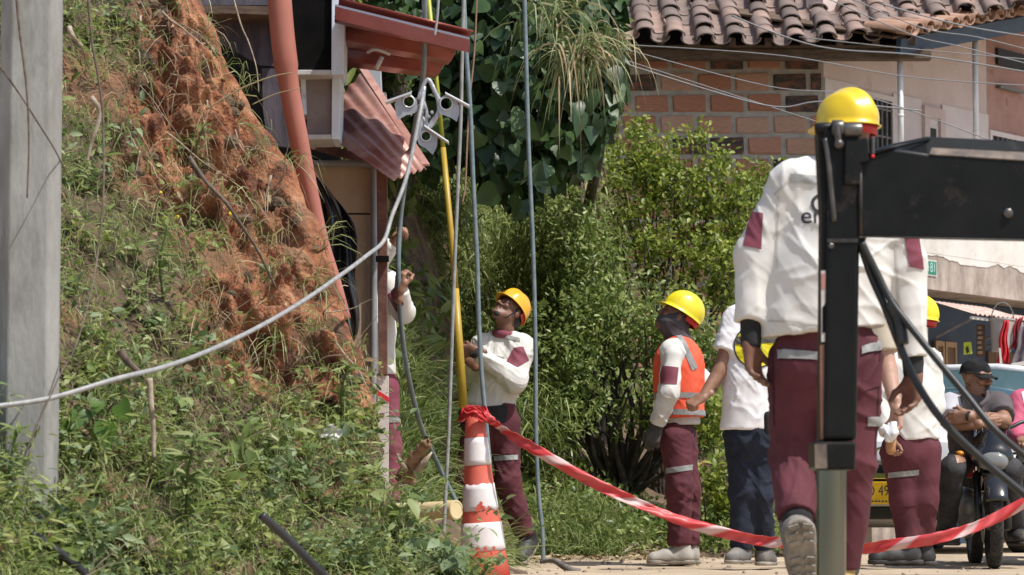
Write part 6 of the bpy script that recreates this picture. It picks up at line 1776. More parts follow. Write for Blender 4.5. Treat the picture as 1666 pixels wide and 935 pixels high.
# chest print on the back: letters follow the cloth
def wrap_print(o, src, off=.003):
    me = src.data; bv = BVHTree.FromPolygons([v.co for v in me.vertices], [tuple(p.vertices) for p in me.polygons])
    d = WL[o] - WL[src]
    for v in o.data.vertices:
        r_ = bv.ray_cast(v.co + d + Vector((0, -2, 0)), Vector((0, 1, 0)))
        if r_[0] is not None: v.co = r_[0] - d + Vector((0, -off, 0))
def fine_text(s_, name, src, mat, px, py, hpx, Y, w=None):
    o = text_obj(s_, name, src, mat, P(px, py, Y), (1, 0, 0), (0, 0, 1), hpx * Y / F, 0, width=w * Y / F if w else None)
    bm = bmesh.new(); bm.from_mesh(o.data); bmesh.ops.triangulate(bm, faces=bm.faces); bmesh.ops.subdivide_edges(bm, edges=[e for e in bm.edges if e.calc_length() > .012], cuts=2, use_grid_fill=False); bmesh.ops.triangulate(bm, faces=bm.faces); bm.to_mesh(o.data); bm.free()
    wrap_print(o, src); return o
fine_text("en", "lettering", A.sh, m_print, 1326, 347, 19, 10.7, 36)
lg = MB(); n = 28
for k in range(n + 1):
    a = R(60) + R(240) * k / n
    for r_ in (12, 17): lg.v.append(tuple(P(1345 + r_ * math.cos(a), 322 - r_ * math.sin(a), 10.6)))
lg.f = [(2 * k, 2 * k + 1, 2 * k + 3, 2 * k + 2) for k in range(n)]
wrap_print(lg.build("emblem", m_print, A.sh), A.sh)

# ---------------------------------------------------------------- worker looking up with the yellow pole
B_ = Fig("worker in orange yellow helmet looking up and gripping the long yellow pole", 19.5, dict(
    head=(829, 508), neck=(822, 548), shL=(786, 563, .05), shR=(848, 566, -.05), elL=(776, 622, .12), elR=(838, 620, -.16), wrL=(764, 585, .0), wrR=(776, 573, -.20),
    waist=(808, 620), hem=(793, 668), hipL=(776, 690), hipR=(822, 688), knL=(762, 785, -.05), knR=(826, 785, -.02), anL=(764, 892, .0), anR=(857, 876, .05)), (-.55, -.8, .0), m_skin_d)
Fh, Uh = (-.42, -.52, .74), (.40, .30, .86)
B_.body(head=(B_.j['head'], Fh, Uh), hands=[(P(774, 572, 19.28), (-.95, .1, .12), (-.1, .9, -.2), (.1, -.2, .95), (1.0, 1.05, 1.1, 1.1), .5), (P(765, 588, 19.4), (-.6, -.3, .7), (-.5, -.6, 0), (.3, .2, .8), (1, 1, 1, 1), .5)])
B_.shirt(m_shirt, chest=.165, waist=.158, hem=.165, sq=1.3, rs=(.074, .066, .05), amp=.011, h=.008, f=1.15, seed=5, hemdir=(-.1, 0, -1), collar=m_maroonp)
B_.strip(B_.sh, [(836, 568), (851, 566), (860, 588), (842, 600), (824, 590)], m_maroonp, "sleeve_patch")
B_.strip(B_.sh, [(800, 540), (846, 552), (846, 558), (800, 547)], m_refl, "reflective_strip")
B_.strip(B_.sh, [(806, 562), (826, 566), (823, 584), (804, 580)], m_shirt, "pocket", off=.006)
B_.trousers(m_maroon, amp=.010, f=1.4, seed=6, r=(.098, .078, .068))
B_.strip(B_.tr, [(804, 742), (842, 740), (842, 748), (804, 750)], m_refl, "reflective_strip")
B_.strip(B_.tr, [(806, 690), (838, 690), (838, 738), (806, 740)], m_maroon, "pocket", off=.0035)
solid("belt_cloth", [C(P(790, 662, 19.5), P(792, 692, 19.5), .184, .178, sq=((-.55, -.8, 0), 1.25), flat=True, fa=True)], .009, m_blackc, B_.root, .004, 8)
solid("wristband", [C(P(770, 571, 19.26), P(776, 577, 19.27), .036, .036, flat=True, fa=True)], .006, m_blackc, B_.sh)
hl = helmet(B_.j['head'] + Vector(Uh).normalized() * .030 - Vector(Fh).normalized() * .008, Fh, Uh, m_yel2, B_.root, 1.0, brim=.026)
face(B_.b, B_.q, B_.ax, 1.0)
MB().tube([B_.q(-.082, .02, .02), B_.q(-.06, .03, -.08), B_.q(0, .05, -.125), B_.q(.06, .03, -.08), B_.q(.082, .02, .02)], .004, 6).build("chin_strap", m_blackc, hl, smooth=True)
solid("hair", [E(B_.q(0, -.02, .03), B_.ax, (.08, .088, .082)), E(B_.q(0, -.06, -.02), B_.ax, (.068, .05, .05))], .008, m_hair, B_.root)
foot(B_.root, B_.j['anR'] + Vector((.005, 0, .01)), (-.25, -.80, -.42), (-.1, -.45, .9), m_bootd, m_sole)
foot(B_.root, B_.j['anL'], (-.3, -.95, 0), (0, 0, 1), m_bootd, m_sole)

# ---------------------------------------------------------------- worker in the orange vest
Cc = Fig("worker in orange reflective vest and tilted yellow helmet looking up to the left", 19.4, dict(
    head=(1101, 516), neck=(1106, 553), shL=(1094, 572, -.17), shR=(1114, 574, .17), elL=(1088, 640, -.22), elR=(1140, 618, .20), wrL=(1069, 692, -.20), wrR=(1128, 655, .12),
    waist=(1104, 625), hem=(1108, 692), hipL=(1098, 712, -.09), hipR=(1108, 712, .09), knL=(1106, 795, -.10), knR=(1118, 795, .08), anL=(1106, 893, -.09), anR=(1120, 893, .10)), (-1, -.12, 0), m_skin_d)
Fh, Uh = (-.80, -.12, .52), (.55, .08, .83)
Cc.body(head=(Cc.j['head'], Fh, Uh))
Cc.shirt(m_shirt, chest=.155, waist=.15, hem=.152, sq=1.25, rs=(.070, .062, .05), amp=.009, seed=9)
vs_ = [C(Cc.mid('shL', 'shR') + Vector((0, 0, -.10)), Cc.j['waist'], .205, .195, .04, sq=(tuple(Cc.fwd), 1.25)), C(Cc.j['waist'], P(1107, 680, 19.4), .195, .19, .03, sq=(tuple(Cc.fwd), 1.25), flat=True),
       C(P(1103, 566, 19.27), P(1108, 567, 19.53), .070, .070, .04)]
vest = solid("vest", vs_, .009, m_vest, Cc.root, .004, 10)
# armhole: sleeve continues outside the vest
solid("sleeve", [C(Cc.j['shL'] + Vector((0, -.05, -.03)), Cc.j['elL'] + Vector((0, -.05, 0)), .060, .058, .03), C(Cc.j['elL'] + Vector((0, -.05, 0)), Cc.j['wrL'] + Vector((0, -.02, 0)), .058, .046, .03, flat=True)], .0075, m_shirt, Cc.sh, .010, 12, 1.3)
for y in (645, 672):
    Cc.strip(vest, [(1040, y - 5), (1160, y - 3), (1160, y + 6), (1040, y + 4)], m_refl, "reflective_strip", dy=.1)
Cc.strip(vest, [(1098, 548), (1106, 544), (1132, 600), (1123, 606)], m_refl, "reflective_strip")
sl_o = [o for o in Cc.sh.children if o.name.startswith("sleeve")][0]
Cc.strip(sl_o, [(1074, 597), (1101, 600), (1098, 628), (1072, 626)], m_maroonp, "sleeve_patch", dy=-.1)
Cc.trousers(m_maroon, amp=.010, f=1.4, seed=11, r=(.098, .082, .070), waist=.125)
Cc.strip(Cc.tr, [(1082, 762), (1132, 755), (1132, 764), (1082, 771)], m_refl, "reflective_strip")
solid("balaclava", [C(Cc.q(0, .03, -.06), Cc.q(0, -.01, -.02), .072, .086, .04), C(Cc.q(0, .0, -.05), Cc.j['neck'] + Vector((0, 0, -.02)), .068, .085, .04)], .008, m_greyc, Cc.root, .004, 13, 1.5)
hl = helmet(Cc.j['head'] + Vector(Uh).normalized() * .028 + Vector((.02, 0, 0)), Fh, Uh, m_lem, Cc.root, 1.08, brim=.03)
MB().tube([Cc.q(.082, .02, .02), Cc.q(.078, .05, -.05), Cc.q(.03, .07, -.115)], .005, 6).build("chin_strap", m_blackc, hl, smooth=True)
MB().tube([Cc.q(.088, .0, .005), Cc.q(.092, .02, -.002)], .008, 8).build("ear_plug", M("blue_plug", (.02, .06, .4), rough=.5), hl, smooth=True)
gl = solid("glove", hand_prims(Cc.j['wrL'] + Vector((0, 0, -.01)), (-.35, -.1, -1), (.5, .6, 0), (-.8, .2, .3), (.55, .6, .65, .7), .3, 1.12), .0048, m_glove, Cc.root)
solid("glove", hand_prims(Cc.j['wrR'], (-.6, .2, -.6), (0, 0, -1), (-.6, -.6, 0), (.5, .6, .6, .6), .3, 1.1), .006, m_glove, Cc.root)
foot(Cc.root, Cc.j['anL'] + Vector((0, 0, 0)), (-1, -.15, 0), (0, 0, 1), m_bootl, m_sole, high=.03)
foot(Cc.root, Cc.j['anR'], (-.6, -.8, 0), (0, 0, 1), m_bootl, m_sole, high=.03)

# ---------------------------------------------------------------- man in the white T-shirt pointing left
D_ = Fig("man in white T-shirt with round yellow back emblem, arm stretched left", 18.2, dict(
    head=(1246, 438), neck=(1240, 490), shL=(1196, 522), shR=(1287, 524), elL=(1171, 603, -.05), elR=(1300, 620), wrL=(1143, 646, -.12), wrR=(1296, 690),
    waist=(1228, 610), hem=(1222, 700), hipL=(1205, 712), hipR=(1246, 712), knL=(1208, 805), knR=(1236, 805), anL=(1206, 898, .03), anR=(1244, 896, .12)), (-.2, .98, 0), m_skin_m)
D_.body(head=(D_.j['head'], (-.6, .8, 0), (0, 0, 1)), hands=[(D_.j['wrL'], (-.75, -.1, -.45), (-.2, .6, -.6), (.35, .5, .6), (1.35, 1.4, 1.4, 1.4), .6), (D_.j['wrR'], (0, 0, -1), (-1, 0, 0), (0, 1, 0))], sk=1.06)
D_.shirt(m_tee, chest=.18, waist=.178, hem=.19, sq=1.4, sleeve=.62, rs=(.078, .083, 0), amp=.007, f=1.3, seed=14, hemdir=(0, 0, -1))
D_.trousers(m_jeans, amp=.009, f=1.4, seed=15, r=(.098, .076, .068))
em = MB(); n = 30
def disc(cx, cy, rx, ry, Y): return [P(cx + rx * math.cos(2 * pi * k / n), cy + ry * math.sin(2 * pi * k / n), Y) for k in range(n)]
def disc_grid(cx, cy, r0, r1, rings=4):
    m = MB(); c = P(cx, cy, 18.0)
    for i in range(rings + 1):
        r_ = r0 + (r1 - r0) * i / rings
        m.v += [tuple(P(cx + r_ * math.cos(2 * pi * k / n), cy + r_ * .98 * math.sin(2 * pi * k / n), 18.0)) for k in range(n)]
    for i in range(rings):
        for k in range(n): m.f.append((i * n + k, i * n + (k + 1) % n, (i + 1) * n + (k + 1) % n, (i + 1) * n + k))
    return m
wrap_print(disc_grid(1232, 562, .5, 36).build("round_emblem", M("emblem_yellow", (.70, .62, .01), rough=.7), D_.sh), D_.sh, .004)
wrap_print(disc_grid(1232, 562, 34.5, 37, 1).build("emblem_rim", m_print, D_.sh), D_.sh, .006)
bd = MB().grid(lambda u, v: P(1199 + 66 * u, 546 + 13 * v - 3 * u, 18.0), 14, 3); wrap_print(bd.build("emblem_band", M("emblem_grey", (.06, .06, .05), rough=.7), D_.sh), D_.sh, .007)
solid("belt_pouch", [C(P(1250, 676, 18.02), P(1250, 700, 18.02), .028, .026, sq=((0, 1, 0), 1.6))], .008, m_blackc, D_.root)
solid("hair", [E(D_.q(0, -.015, .035), D_.ax, (.081, .097, .088))], .01, m_hair, D_.root)
foot(D_.root, D_.j['anL'] + Vector((0, 0, .02)), (-.45, -.88, 0), (0, 0, 1), m_boot, m_sole, sc=.92, high=.02)
foot(D_.root, D_.j['anR'], (.3, .9, 0), (0, 0, 1), m_boot, m_sole, sc=.92, high=.02)

# ---------------------------------------------------------------- worker half hidden behind the crane leg, at right
E_ = Fig("worker in beige shirt, maroon trousers and yellow helmet half hidden beside the crane leg", 18.4, dict(
    head=(1487, 520), neck=(1482, 560), shL=(1436, 588), shR=(1512, 590, .03), elL=(1432, 660, -.05), elR=(1520, 660, .05), wrL=(1446, 708, -.15), wrR=(1512, 700, .25),
    waist=(1486, 640), hem=(1489, 716), hipL=(1462, 732), hipR=(1504, 732), knL=(1473, 815), knR=(1502, 812), anL=(1482, 895), anR=(1498, 893, .12)), (-.55, .8, 0), m_skin_m)
E_.body(head=(E_.j['head'], (-.9, .4, 0), (0, 0, 1)), hands=[(P(1447, 708, 18.2), (.05, -.1, -1), (.7, -.5, 0), (.5, .6, 0), (.7, .75, .8, .85), .3), (E_.j['wrR'], (-.4, .3, -.8), (-.6, .6, 0), (0, 1, .2))])
E_.shirt(m_shirt, chest=.168, waist=.165, hem=.168, sq=1.3, amp=.011, f=1.15, seed=16, hemdir=(.08, 0, -1))
E_.trousers(m_maroon, amp=.011, f=1.4, seed=17, r=(.104, .09, .078), end=.88)
E_.strip(E_.tr, [(1444, 769), (1492, 764), (1492, 773), (1444, 778)], m_refl, "reflective_strip")
E_.strip(E_.tr, [(1452, 780), (1490, 777), (1490, 822), (1456, 826)], m_maroon, "pocket", off=.0035)
E_.strip(E_.sh, [(1436, 605), (1452, 605), (1452, 640), (1436, 640)], m_maroonp, "sleeve_patch")
helmet(P(1492, 518, 18.4), (-.9, .45, .1), (.1, 0, 1), m_lem, E_.root, 1.08)
foot(E_.root, E_.j['anL'] + Vector((-.03, 0, .02)), (-1, -.15, 0), (0, 0, 1), m_bootd, m_sold, sc=1.1, high=.09)
foot(E_.root, E_.j['anR'] + Vector((0, 0, 0)), (-.9, .3, 0), (0, 0, 1), m_bootd, m_sold, sc=1.05, high=.09)

# ---------------------------------------------------------------- person hidden behind the foreground worker, one bare arm showing
G_ = Fig("person in beige T-shirt hidden behind the foreground worker, one light bare arm showing", 15.0, dict(
    head=(1375, 420), neck=(1370, 478), shL=(1318, 512), shR=(1428, 516), elL=(1310, 605), elR=(1445, 602, -.06), wrL=(1312, 680), wrR=(1459, 668, -.16),
    waist=(1360, 590), hem=(1355, 670), hipL=(1328, 690), hipR=(1385, 690), knL=(1330, 800), knR=(1380, 800), anL=(1332, 912), anR=(1378, 912)), (0, 1, 0), m_skin_l)
G_.body(head=(G_.j['head'], (-.5, .85, 0), (0, 0, 1)), hands=[(G_.j['wrR'], (.02, -.1, -1), (-.8, -.4, 0), (-.3, .8, 0), (.65, .7, .8, .9), .5), (G_.j['wrL'], (0, 0, -1), (1, 0, 0), (0, 1, 0))], sk=1.1)
G_.shirt(m_beige, chest=.16, waist=.155, hem=.165, sleeve=.68, rs=(.068, .07, 0), amp=.005, seed=18)
G_.trousers(m_jeans, amp=.005, seed=19, r=(.09, .072, .062))
solid("hair", [E(G_.q(0, -.015, .035), G_.ax, (.081, .097, .088)), E(G_.q(0, -.05, -.02), G_.ax, (.07, .06, .06))], .011, m_hair, G_.root)
foot(G_.root, G_.j['anL'], (-.1, 1, 0), (0, 0, 1), m_bootd, m_sold, .012)
foot(G_.root, G_.j['anR'], (.1, 1, 0), (0, 0, 1), m_bootd, m_sold, .012)
# crumpled wrapper and bun held in that hand
wr = thing("food_wrapper", "crumpled clear wrapper round a small brown bun held in the bare hand", "wrapper", tuple(P(1452, 712, 14.8)))
solid("bun", [C(P(1450, 712, 14.78), P(1449, 732, 14.78), .026, .022)], .006, M("bun_brown", (.36, .17, .07), (.46, .25, .11), scale=14, rough=.7), wr, .003, 5, 2)
b_ = solid("wrapper", [C(P(1444, 700, 14.77), P(1455, 704, 14.74), .026, .022), C(P(1452, 694, 14.75), P(1446, 712, 14.75), .02, .024)], .005, M("clear_film", (.62, .62, .62), (.85, .85, .85), scale=30, rough=.15, spec=.8), wr, .010, 6, 3)

# ---------------------------------------------------------------- worker behind the rusty post
H_ = Fig("worker mostly hidden behind the rusty post, both hands raised on the grey blue cable", 17.4, dict(
    head=(596, 392), neck=(600, 440), shL=(568, 468), shR=(628, 462, -.05), elL=(612, 425, -.12), elR=(657, 508, -.12), wrL=(640, 396, -.14), wrR=(650, 470, -.26),
    waist=(605, 540), hem=(607, 610), hipL=(592, 628), hipR=(625, 630), knL=(596, 725), knR=(632, 725), anL=(594, 822), anR=(634, 822)), (.6, -.8, 0), m_skin_m)
H_.body(head=(H_.j['head'], (.5, -.6, .6), (-.2, .2, 1)), hands=[(P(640, 398, 17.26), (.45, .0, .85), (.75, -.5, 0), (-.3, -.75, .4), (1.1, 1.15, 1.2, 1.2), .4), (P(650, 472, 17.14), (.08, .0, 1), (.5, .7, 0), (.6, -.7, .2), (.95, 1.0, 1.05, 1.1), .4)])
H_.shirt(m_shirt, chest=.15, waist=.135, hem=.14, sq=1.2, rs=(.066, .062, .048), amp=.008, seed=20)
H_.strip(H_.sh, [(632, 483), (646, 476), (660, 500), (648, 512)], m_maroonp, "sleeve_patch", dy=.05)
H_.trousers(m_maroonp, amp=.007, seed=21, r=(.085, .07, .062), waist=.12)
H_.strip(H_.tr, [(620, 680), (650, 678), (650, 687), (620, 689)], m_refl, "reflective_strip")
helmet(P(594, 380, 17.4), (.5, -.6, .6), (-.3, .3, 1), m_yel, H_.root)
foot(H_.root, H_.j['anL'], (.6, -.8, 0), (0, 0, 1), m_bootd, m_sold, .012)
foot(H_.root, H_.j['anR'], (.6, -.8, 0), (0, 0, 1), m_bootd, m_sold, .012)

# ---------------------------------------------------------------- man on the motorcycle
m_polo = M("charcoal_polo", (0.075, 0.062, 0.066), (0.105, 0.09, 0.095), scale=6, rough=.9, bump=.15, bscale=60)
m_polol = M("pale_grey_sleeve", (0.44, 0.43, 0.46), (0.52, 0.51, 0.54), scale=6, rough=.9)
m_ripj = M("black_jeans", (0.014, 0.014, 0.016), (0.05, 0.048, 0.05), scale=8, rough=.85, bump=.2, bscale=60)
I_ = Fig("man in black cap and charcoal polo shirt sitting on the motorcycle with folded arms", 19.0, dict(
    head=(1588, 614), neck=(1585, 645), shL=(1547, 662), shR=(1626, 660), elL=(1549, 690, -.15), elR=(1633, 684, -.17), wrL=(1594, 690, -.30), wrR=(1578, 677, -.30),
    waist=(1588, 715, .02), hem=(1588, 745, .06), hipL=(1566, 752, .08), hipR=(1610, 752, .08), knL=(1549, 762, -.32), knR=(1643, 765, -.32), anL=(1540, 862, -.1), anR=(1655, 862, -.1)), (.15, -.98, 0), m_skin_m)
Fh, Uh = (.62, -.78, -.05), (0, 0, 1)
I_.body(head=(I_.j['head'], Fh, Uh), hands=[(P(1594, 690, 18.72), (1, .1, .05), (0, .8, -.2), (0, -.2, 1), (.4, .4, .4, .4), .3), (P(1578, 677, 18.71), (-1, .2, -.1), (0, .9, 0), (0, -.2, 1), (.5, .5, .5, .5), .3)], sk=1.16)
I_.shirt(m_polo, chest=.172, waist=.165, hem=.16, sq=1.3, sleeve=.72, rs=(.078, .078, 0), amp=.005, seed=23)
I_.strip(I_.sh, [(1520, 630), (1557, 646), (1562, 700), (1520, 700)], m_polol, "sleeve_panel", dy=.08)
I_.strip(I_.sh, [(1557, 646), (1566, 642), (1592, 690), (1562, 705)], m_blackc, "dark_panel", dy=.05)
MB().tube(spline([P(1566, 640, 18.86), P(1576, 655, 18.80), P(1584, 666, 18.79), P(1584, 690, 18.79)], 5), .005, 6).build("piping", m_polol, I_.sh, smooth=True)
MB().tube(spline([P(1566, 636, 18.92), P(1572, 650, 18.86), P(1580, 658, 18.82)], 4), .013, 8).tube(spline([P(1606, 632, 18.92), P(1606, 648, 18.84), P(1594, 660, 18.82)], 4), .014, 8).build("collar", m_polo, I_.sh, smooth=True)
I_.strip(I_.sh, [(1598, 650), (1604, 649), (1604, 652), (1598, 653)], m_polol, "small_badge", dy=-.02)
I_.trousers(m_ripj, amp=.006, seed=24, r=(.095, .075, .06))
I_.strip(I_.tr, [(1540, 743), (1562, 742), (1560, 753), (1542, 756)], m_skin_m, "torn_knee", off=.003)
face(I_.b, I_.q, I_.ax, 1.0, h=.006)
cap = helmet(I_.j['head'] + Vector((0, 0, .028)) - Vector(Fh) * .006, Fh, (.05, 0, 1), m_capb, I_.root, .87, strap=False, name="cap", brim=.0, hz=.098)
r_, f_, u_ = frame(Fh, Uh)
vz = MB().grid(lambda a, b: I_.j['head'] + u_ * (.024 - .022 * b - .012 * (2 * a - 1) ** 2) + r_ * ((2 * a - 1) * (.078 - .012 * b)) + f_ * (.085 - .03 * (2 * a - 1) ** 2 + .085 * b * (1 - .35 * (2 * a - 1) ** 2)), 14, 6).build("visor", m_capb, cap, smooth=True)
vz.modifiers.new("thick", 'SOLIDIFY').thickness = .004
solid("watch", [C(P(1574, 676, 18.70), P(1578, 677, 18.69), .032, .032, flat=True, fa=True)], .006, m_blackc, I_.root)
foot(I_.root, I_.j['anL'], (.1, -1, 0), (0, 0, 1), m_bootd, m_sold, .011)
foot(I_.root, I_.j['anR'], (.1, -1, 0), (0, 0, 1), m_bootd, m_sold, .011)

# ---------------------------------------------------------------- rider in pink at the right edge
m_pink = M("pink_jacket", (0.50, 0.075, 0.15), (0.58, 0.12, 0.20), scale=5, rough=.7, bump=.1)
K_ = Fig("rider in a pink jacket cut off by the right edge of the picture", 19.6, dict(
    head=(1700, 590), neck=(1698, 632), shL=(1662, 655), shR=(1738, 655), elL=(1652, 705, -.1), elR=(1750, 705, -.1), wrL=(1662, 716, -.35), wrR=(1735, 716, -.35),
    waist=(1698, 710), hem=(1698, 745), hipL=(1680, 752), hipR=(1720, 752), knL=(1668, 775, -.35), knR=(1738, 775, -.35), anL=(1670, 868, -.1), anR=(1736, 868, -.1)), (0, -1, 0), m_skin_m)
K_.body(head=(K_.j['head'], (-.1, -1, 0), (0, 0, 1)), hands=[(K_.j['wrL'], (0, -1, -.1), (0, 0, -1), (1, 0, 0), (1, 1, 1, 1)), (K_.j['wrR'], (0, -1, -.1), (0, 0, -1), (-1, 0, 0), (1, 1, 1, 1))])
K_.shirt(m_pink, chest=.17, waist=.165, hem=.165, amp=.006, seed=26)
K_.strip(K_.sh, [(1655, 640), (1675, 632), (1672, 650), (1658, 662)], m_tee, "white_yoke", dy=.1)
K_.trousers(m_ripj, amp=.006, seed=27)
solid("hair", [E(K_.q(0, -.015, .035), K_.ax, (.081, .097, .088))], .01, m_hair, K_.root)
face(K_.b, K_.q, K_.ax, 1.0, beard=False)
foot(K_.root, K_.j['anL'], (0, -1, 0), (0, 0, 1), m_bootd, m_sold, .012)
foot(K_.root, K_.j['anR'], (0, -1, 0), (0, 0, 1), m_bootd, m_sold, .012)
# ================================================================== VEHICLES
m_paint = M("white_car_paint", (0.68, 0.69, 0.70), rough=.25, coat=.5)
m_glass = M("car_glass", (0.035, 0.085, 0.10), rough=.06, spec=.8)
m_trim = M("black_trim", (0.012, 0.012, 0.013), (0.022, 0.022, 0.023), scale=10, rough=.4)
m_plate = M("plate_yellow", (0.72, 0.42, 0.015), (0.78, 0.48, 0.02), scale=6, rough=.5)
m_chr = M("bright_chrome", (0.65, 0.65, 0.66), rough=.15, metal=1.0)
m_tyre = M("tyre_rubber", (0.014, 0.014, 0.014), (0.045, 0.042, 0.038), scale=14, rough=.85, bump=.2)
m_lens = M("lamp_lens", (0.17, 0.175, 0.165), rough=.08, spec=.8)
m_red = M("gloss_red", (0.40, 0.012, 0.015), rough=.25, coat=.5)
m_gblk = M("gloss_black", (0.010, 0.010, 0.011), rough=.18, coat=.6)
m_alu = M("cast_aluminium", (0.22, 0.22, 0.22), (0.32, 0.32, 0.31), scale=12, rough=.45, metal=.7)

yaw = R(26); cf = Vector((-math.sin(yaw), -math.cos(yaw), 0)); cr = cf.cross(UP)
c0 = P(1437, 0, 22.5); c0 = Vector((c0.x, 22.5, float(gz(0, 22.5))))
def cq(x, y, z): return c0 + cr * x - cf * y + UP * z
car = thing("parked_car", "white car with yellow licence plate parked behind the workers and the motorcycle", "car", tuple(cq(0, 2, 0)))
st_ = [(0.0, .66, .34, .66), (.05, .76, .25, .80), (.25, .83, .20, .90), (.7, .86, .19, .96), (1.15, .87, .19, 1.00), (2.2, .88, .19, 1.0), (3.4, .87, .20, 1.0), (4.0, .82, .24, .98), (4.2, .72, .32, .90)]
bd = MB(); ring = 14
for (y, w, zb, zt_) in st_:
    half = [(w * .55, zb), (w * .9, zb + .03), (w, zb + .16), (w, (zb + zt_) / 2), (w * .985, zt_ - .10), (w * .88, zt_ - .015), (w * .4, zt_ + .02)]
    for (x, z) in half: bd.v.append(tuple(cq(x, y, z)))
    for (x, z) in reversed(half): bd.v.append(tuple(cq(-x, y, z)))
for i in range(len(st_) - 1):
    for k in range(ring):
        k2 = (k + 1) % ring; bd.f.append((i * ring + k, i * ring + k2, (i + 1) * ring + k2, (i + 1) * ring + k))
bd.f += [tuple(range(ring)), tuple(range((len(st_) - 1) * ring, len(st_) * ring))]
bd.build("body", m_paint, car, auto=35)
# greenhouse
def gh(zr, y0, y1, y2, y3, wb, wt, zb, name, mat, inset=0):
    m = MB(); pts = []
    for (y, w, z) in ((y0, wb, zb), (y1, wt, zr), (y2, wt, zr + .01), (y3, wb * .95, zb)):
        pts.append([cq(-w + inset, y, z), cq(-w * .5, y - (.05 if z > 1.2 else .08), z + (.035 if z > 1.2 else .02)), cq(w * .5, y - (.05 if z > 1.2 else .08), z + (.035 if z > 1.2 else .02)), cq(w - inset, y, z)])
    return pts
Pg = gh(1.40, 1.12, 1.80, 3.15, 3.85, .80, .60, .98, "", None)
ws = MB(); ws.add(Pg[0] + Pg[1], [(0, 1, 5, 4), (1, 2, 6, 5), (2, 3, 7, 6)]); o = ws.build("windshield", m_glass, car, smooth=True); o.modifiers.new("thick", 'SOLIDIFY').thickness = .01
rf_ = MB(); rf_.add([p + UP * .004 for p in Pg[1]] + [p + UP * .004 for p in Pg[2]], [(0, 1, 5, 4), (1, 2, 6, 5), (2, 3, 7, 6)]); o = rf_.build("roof", m_paint, car, smooth=True); o.modifiers.new("thick", 'SOLIDIFY').thickness = .05
o = MB().add(Pg[2] + Pg[3], [(0, 1, 5, 4), (1, 2, 6, 5), (2, 3, 7, 6)]).build("rear_window", m_glass, car, smooth=True); o.modifiers.new("thick", 'SOLIDIFY').thickness = .01
for k in (0, 3):
    o = MB().add([Pg[0][k], Pg[1][k], Pg[2][k], Pg[3][k]], [(0, 1, 2, 3)]).build("side_window", m_glass, car); o.modifiers.new("thick", 'SOLIDIFY').thickness = .01
    for (a, b) in ((Pg[0][k], Pg[1][k]), (Pg[1][k], Pg[2][k]), (Pg[2][k], Pg[3][k]), ((Pg[1][k] + Pg[2][k]) / 2, (Pg[0][k] + Pg[3][k]) / 2)):
        MB().tube([a, b], .03, 8).build("pillar", m_paint, car, smooth=True)
MB().tube([Pg[1][0], Pg[1][1], Pg[1][2], Pg[1][3]], .032, 8).build("roof_edge", m_paint, car, smooth=True)
# front face
MB().prism([cq(-.46, -.012, .40), cq(.46, -.012, .40), cq(.52, .0, .66), cq(-.52, .0, .66)], tuple(-cf * .06)).build("grille", m_trim, car, bevel=.01)
MB().prism([cq(-.60, .0, .25), cq(.60, .0, .25), cq(.56, -.01, .345), cq(-.56, -.01, .345)], tuple(-cf * .05)).build("lower_intake", m_trim, car, bevel=.01)
for z in (.46, .52, .58): MB().prism([cq(-.46, -.03, z), cq(.46, -.03, z), cq(.46, -.03, z + .012), cq(-.46, -.03, z + .012)], tuple(-cf * .02)).build("grille_bar", m_trim, car)
MB().prism([cq(-.40, -.045, .545), cq(.40, -.045, .545), cq(.40, -.045, .59), cq(-.40, -.045, .59)], tuple(-cf * .02)).build("chrome_strip", m_chr, car, bevel=.005)
zE = P(1432, 740, 22.4).z
em_ = MB(); em_.tube([cq(.0 + .105 * math.cos(t), -.02, .72 + .055 * math.sin(t)) for t in np.linspace(0, 2 * pi, 28)], .012, 8, cap=False); em_.build("emblem_ring", m_chr, car, smooth=True)
MB().lathe(cq(0, -.005, .72), tuple(cf), [(0, .05), (.012, .048)], 20).build("emblem_field", m_trim, car)
for s in (-1, 1):
    MB().ball(cq(.60 * s, .10, .70), (.15, .12, .075), 14, 9).build("headlight", m_lens, car, smooth=True)
    MB().ball(cq(.92 * s, 1.25, 1.04), (.10, .07, .075), 12, 8).build("mirror", m_paint, car, smooth=True)
for s in (-1, 1):
    for y in (.78, 3.35):
        wt_ = MB().lathe(cq(.70 * s, y, .31), tuple(cr * s), [(0, .2), (0, .29), (.02, .31), (.16, .31), (.185, .29), (.185, .19)], 28).build("wheel", m_tyre, car, auto=40)
        MB().lathe(cq(.70 * s, y, .31), tuple(cr * s), [(.14, .19), (.175, .185), (.165, .06), (.185, .04)], 20).build("rim", m_alu, wt_, auto=40)
pl_ = MB().prism([cq(-.165, -.075, .36), cq(.165, -.075, .36), cq(.165, -.075, .525), cq(-.165, -.075, .525)], tuple(-cf * .012)).build("licence_plate", m_plate, car, bevel=.004)
text_obj("O 499", "lettering", pl_, m_print, cq(.03, -.078, .455), -cr, UP, .075, .002, width=.215)
for k in range(8): MB().fbox(cq(.10 - k * .026, -.0775, .376), tuple(-cr * .017), tuple(cf * .003), (0, 0, .011)).build("small_print", m_print, pl_)

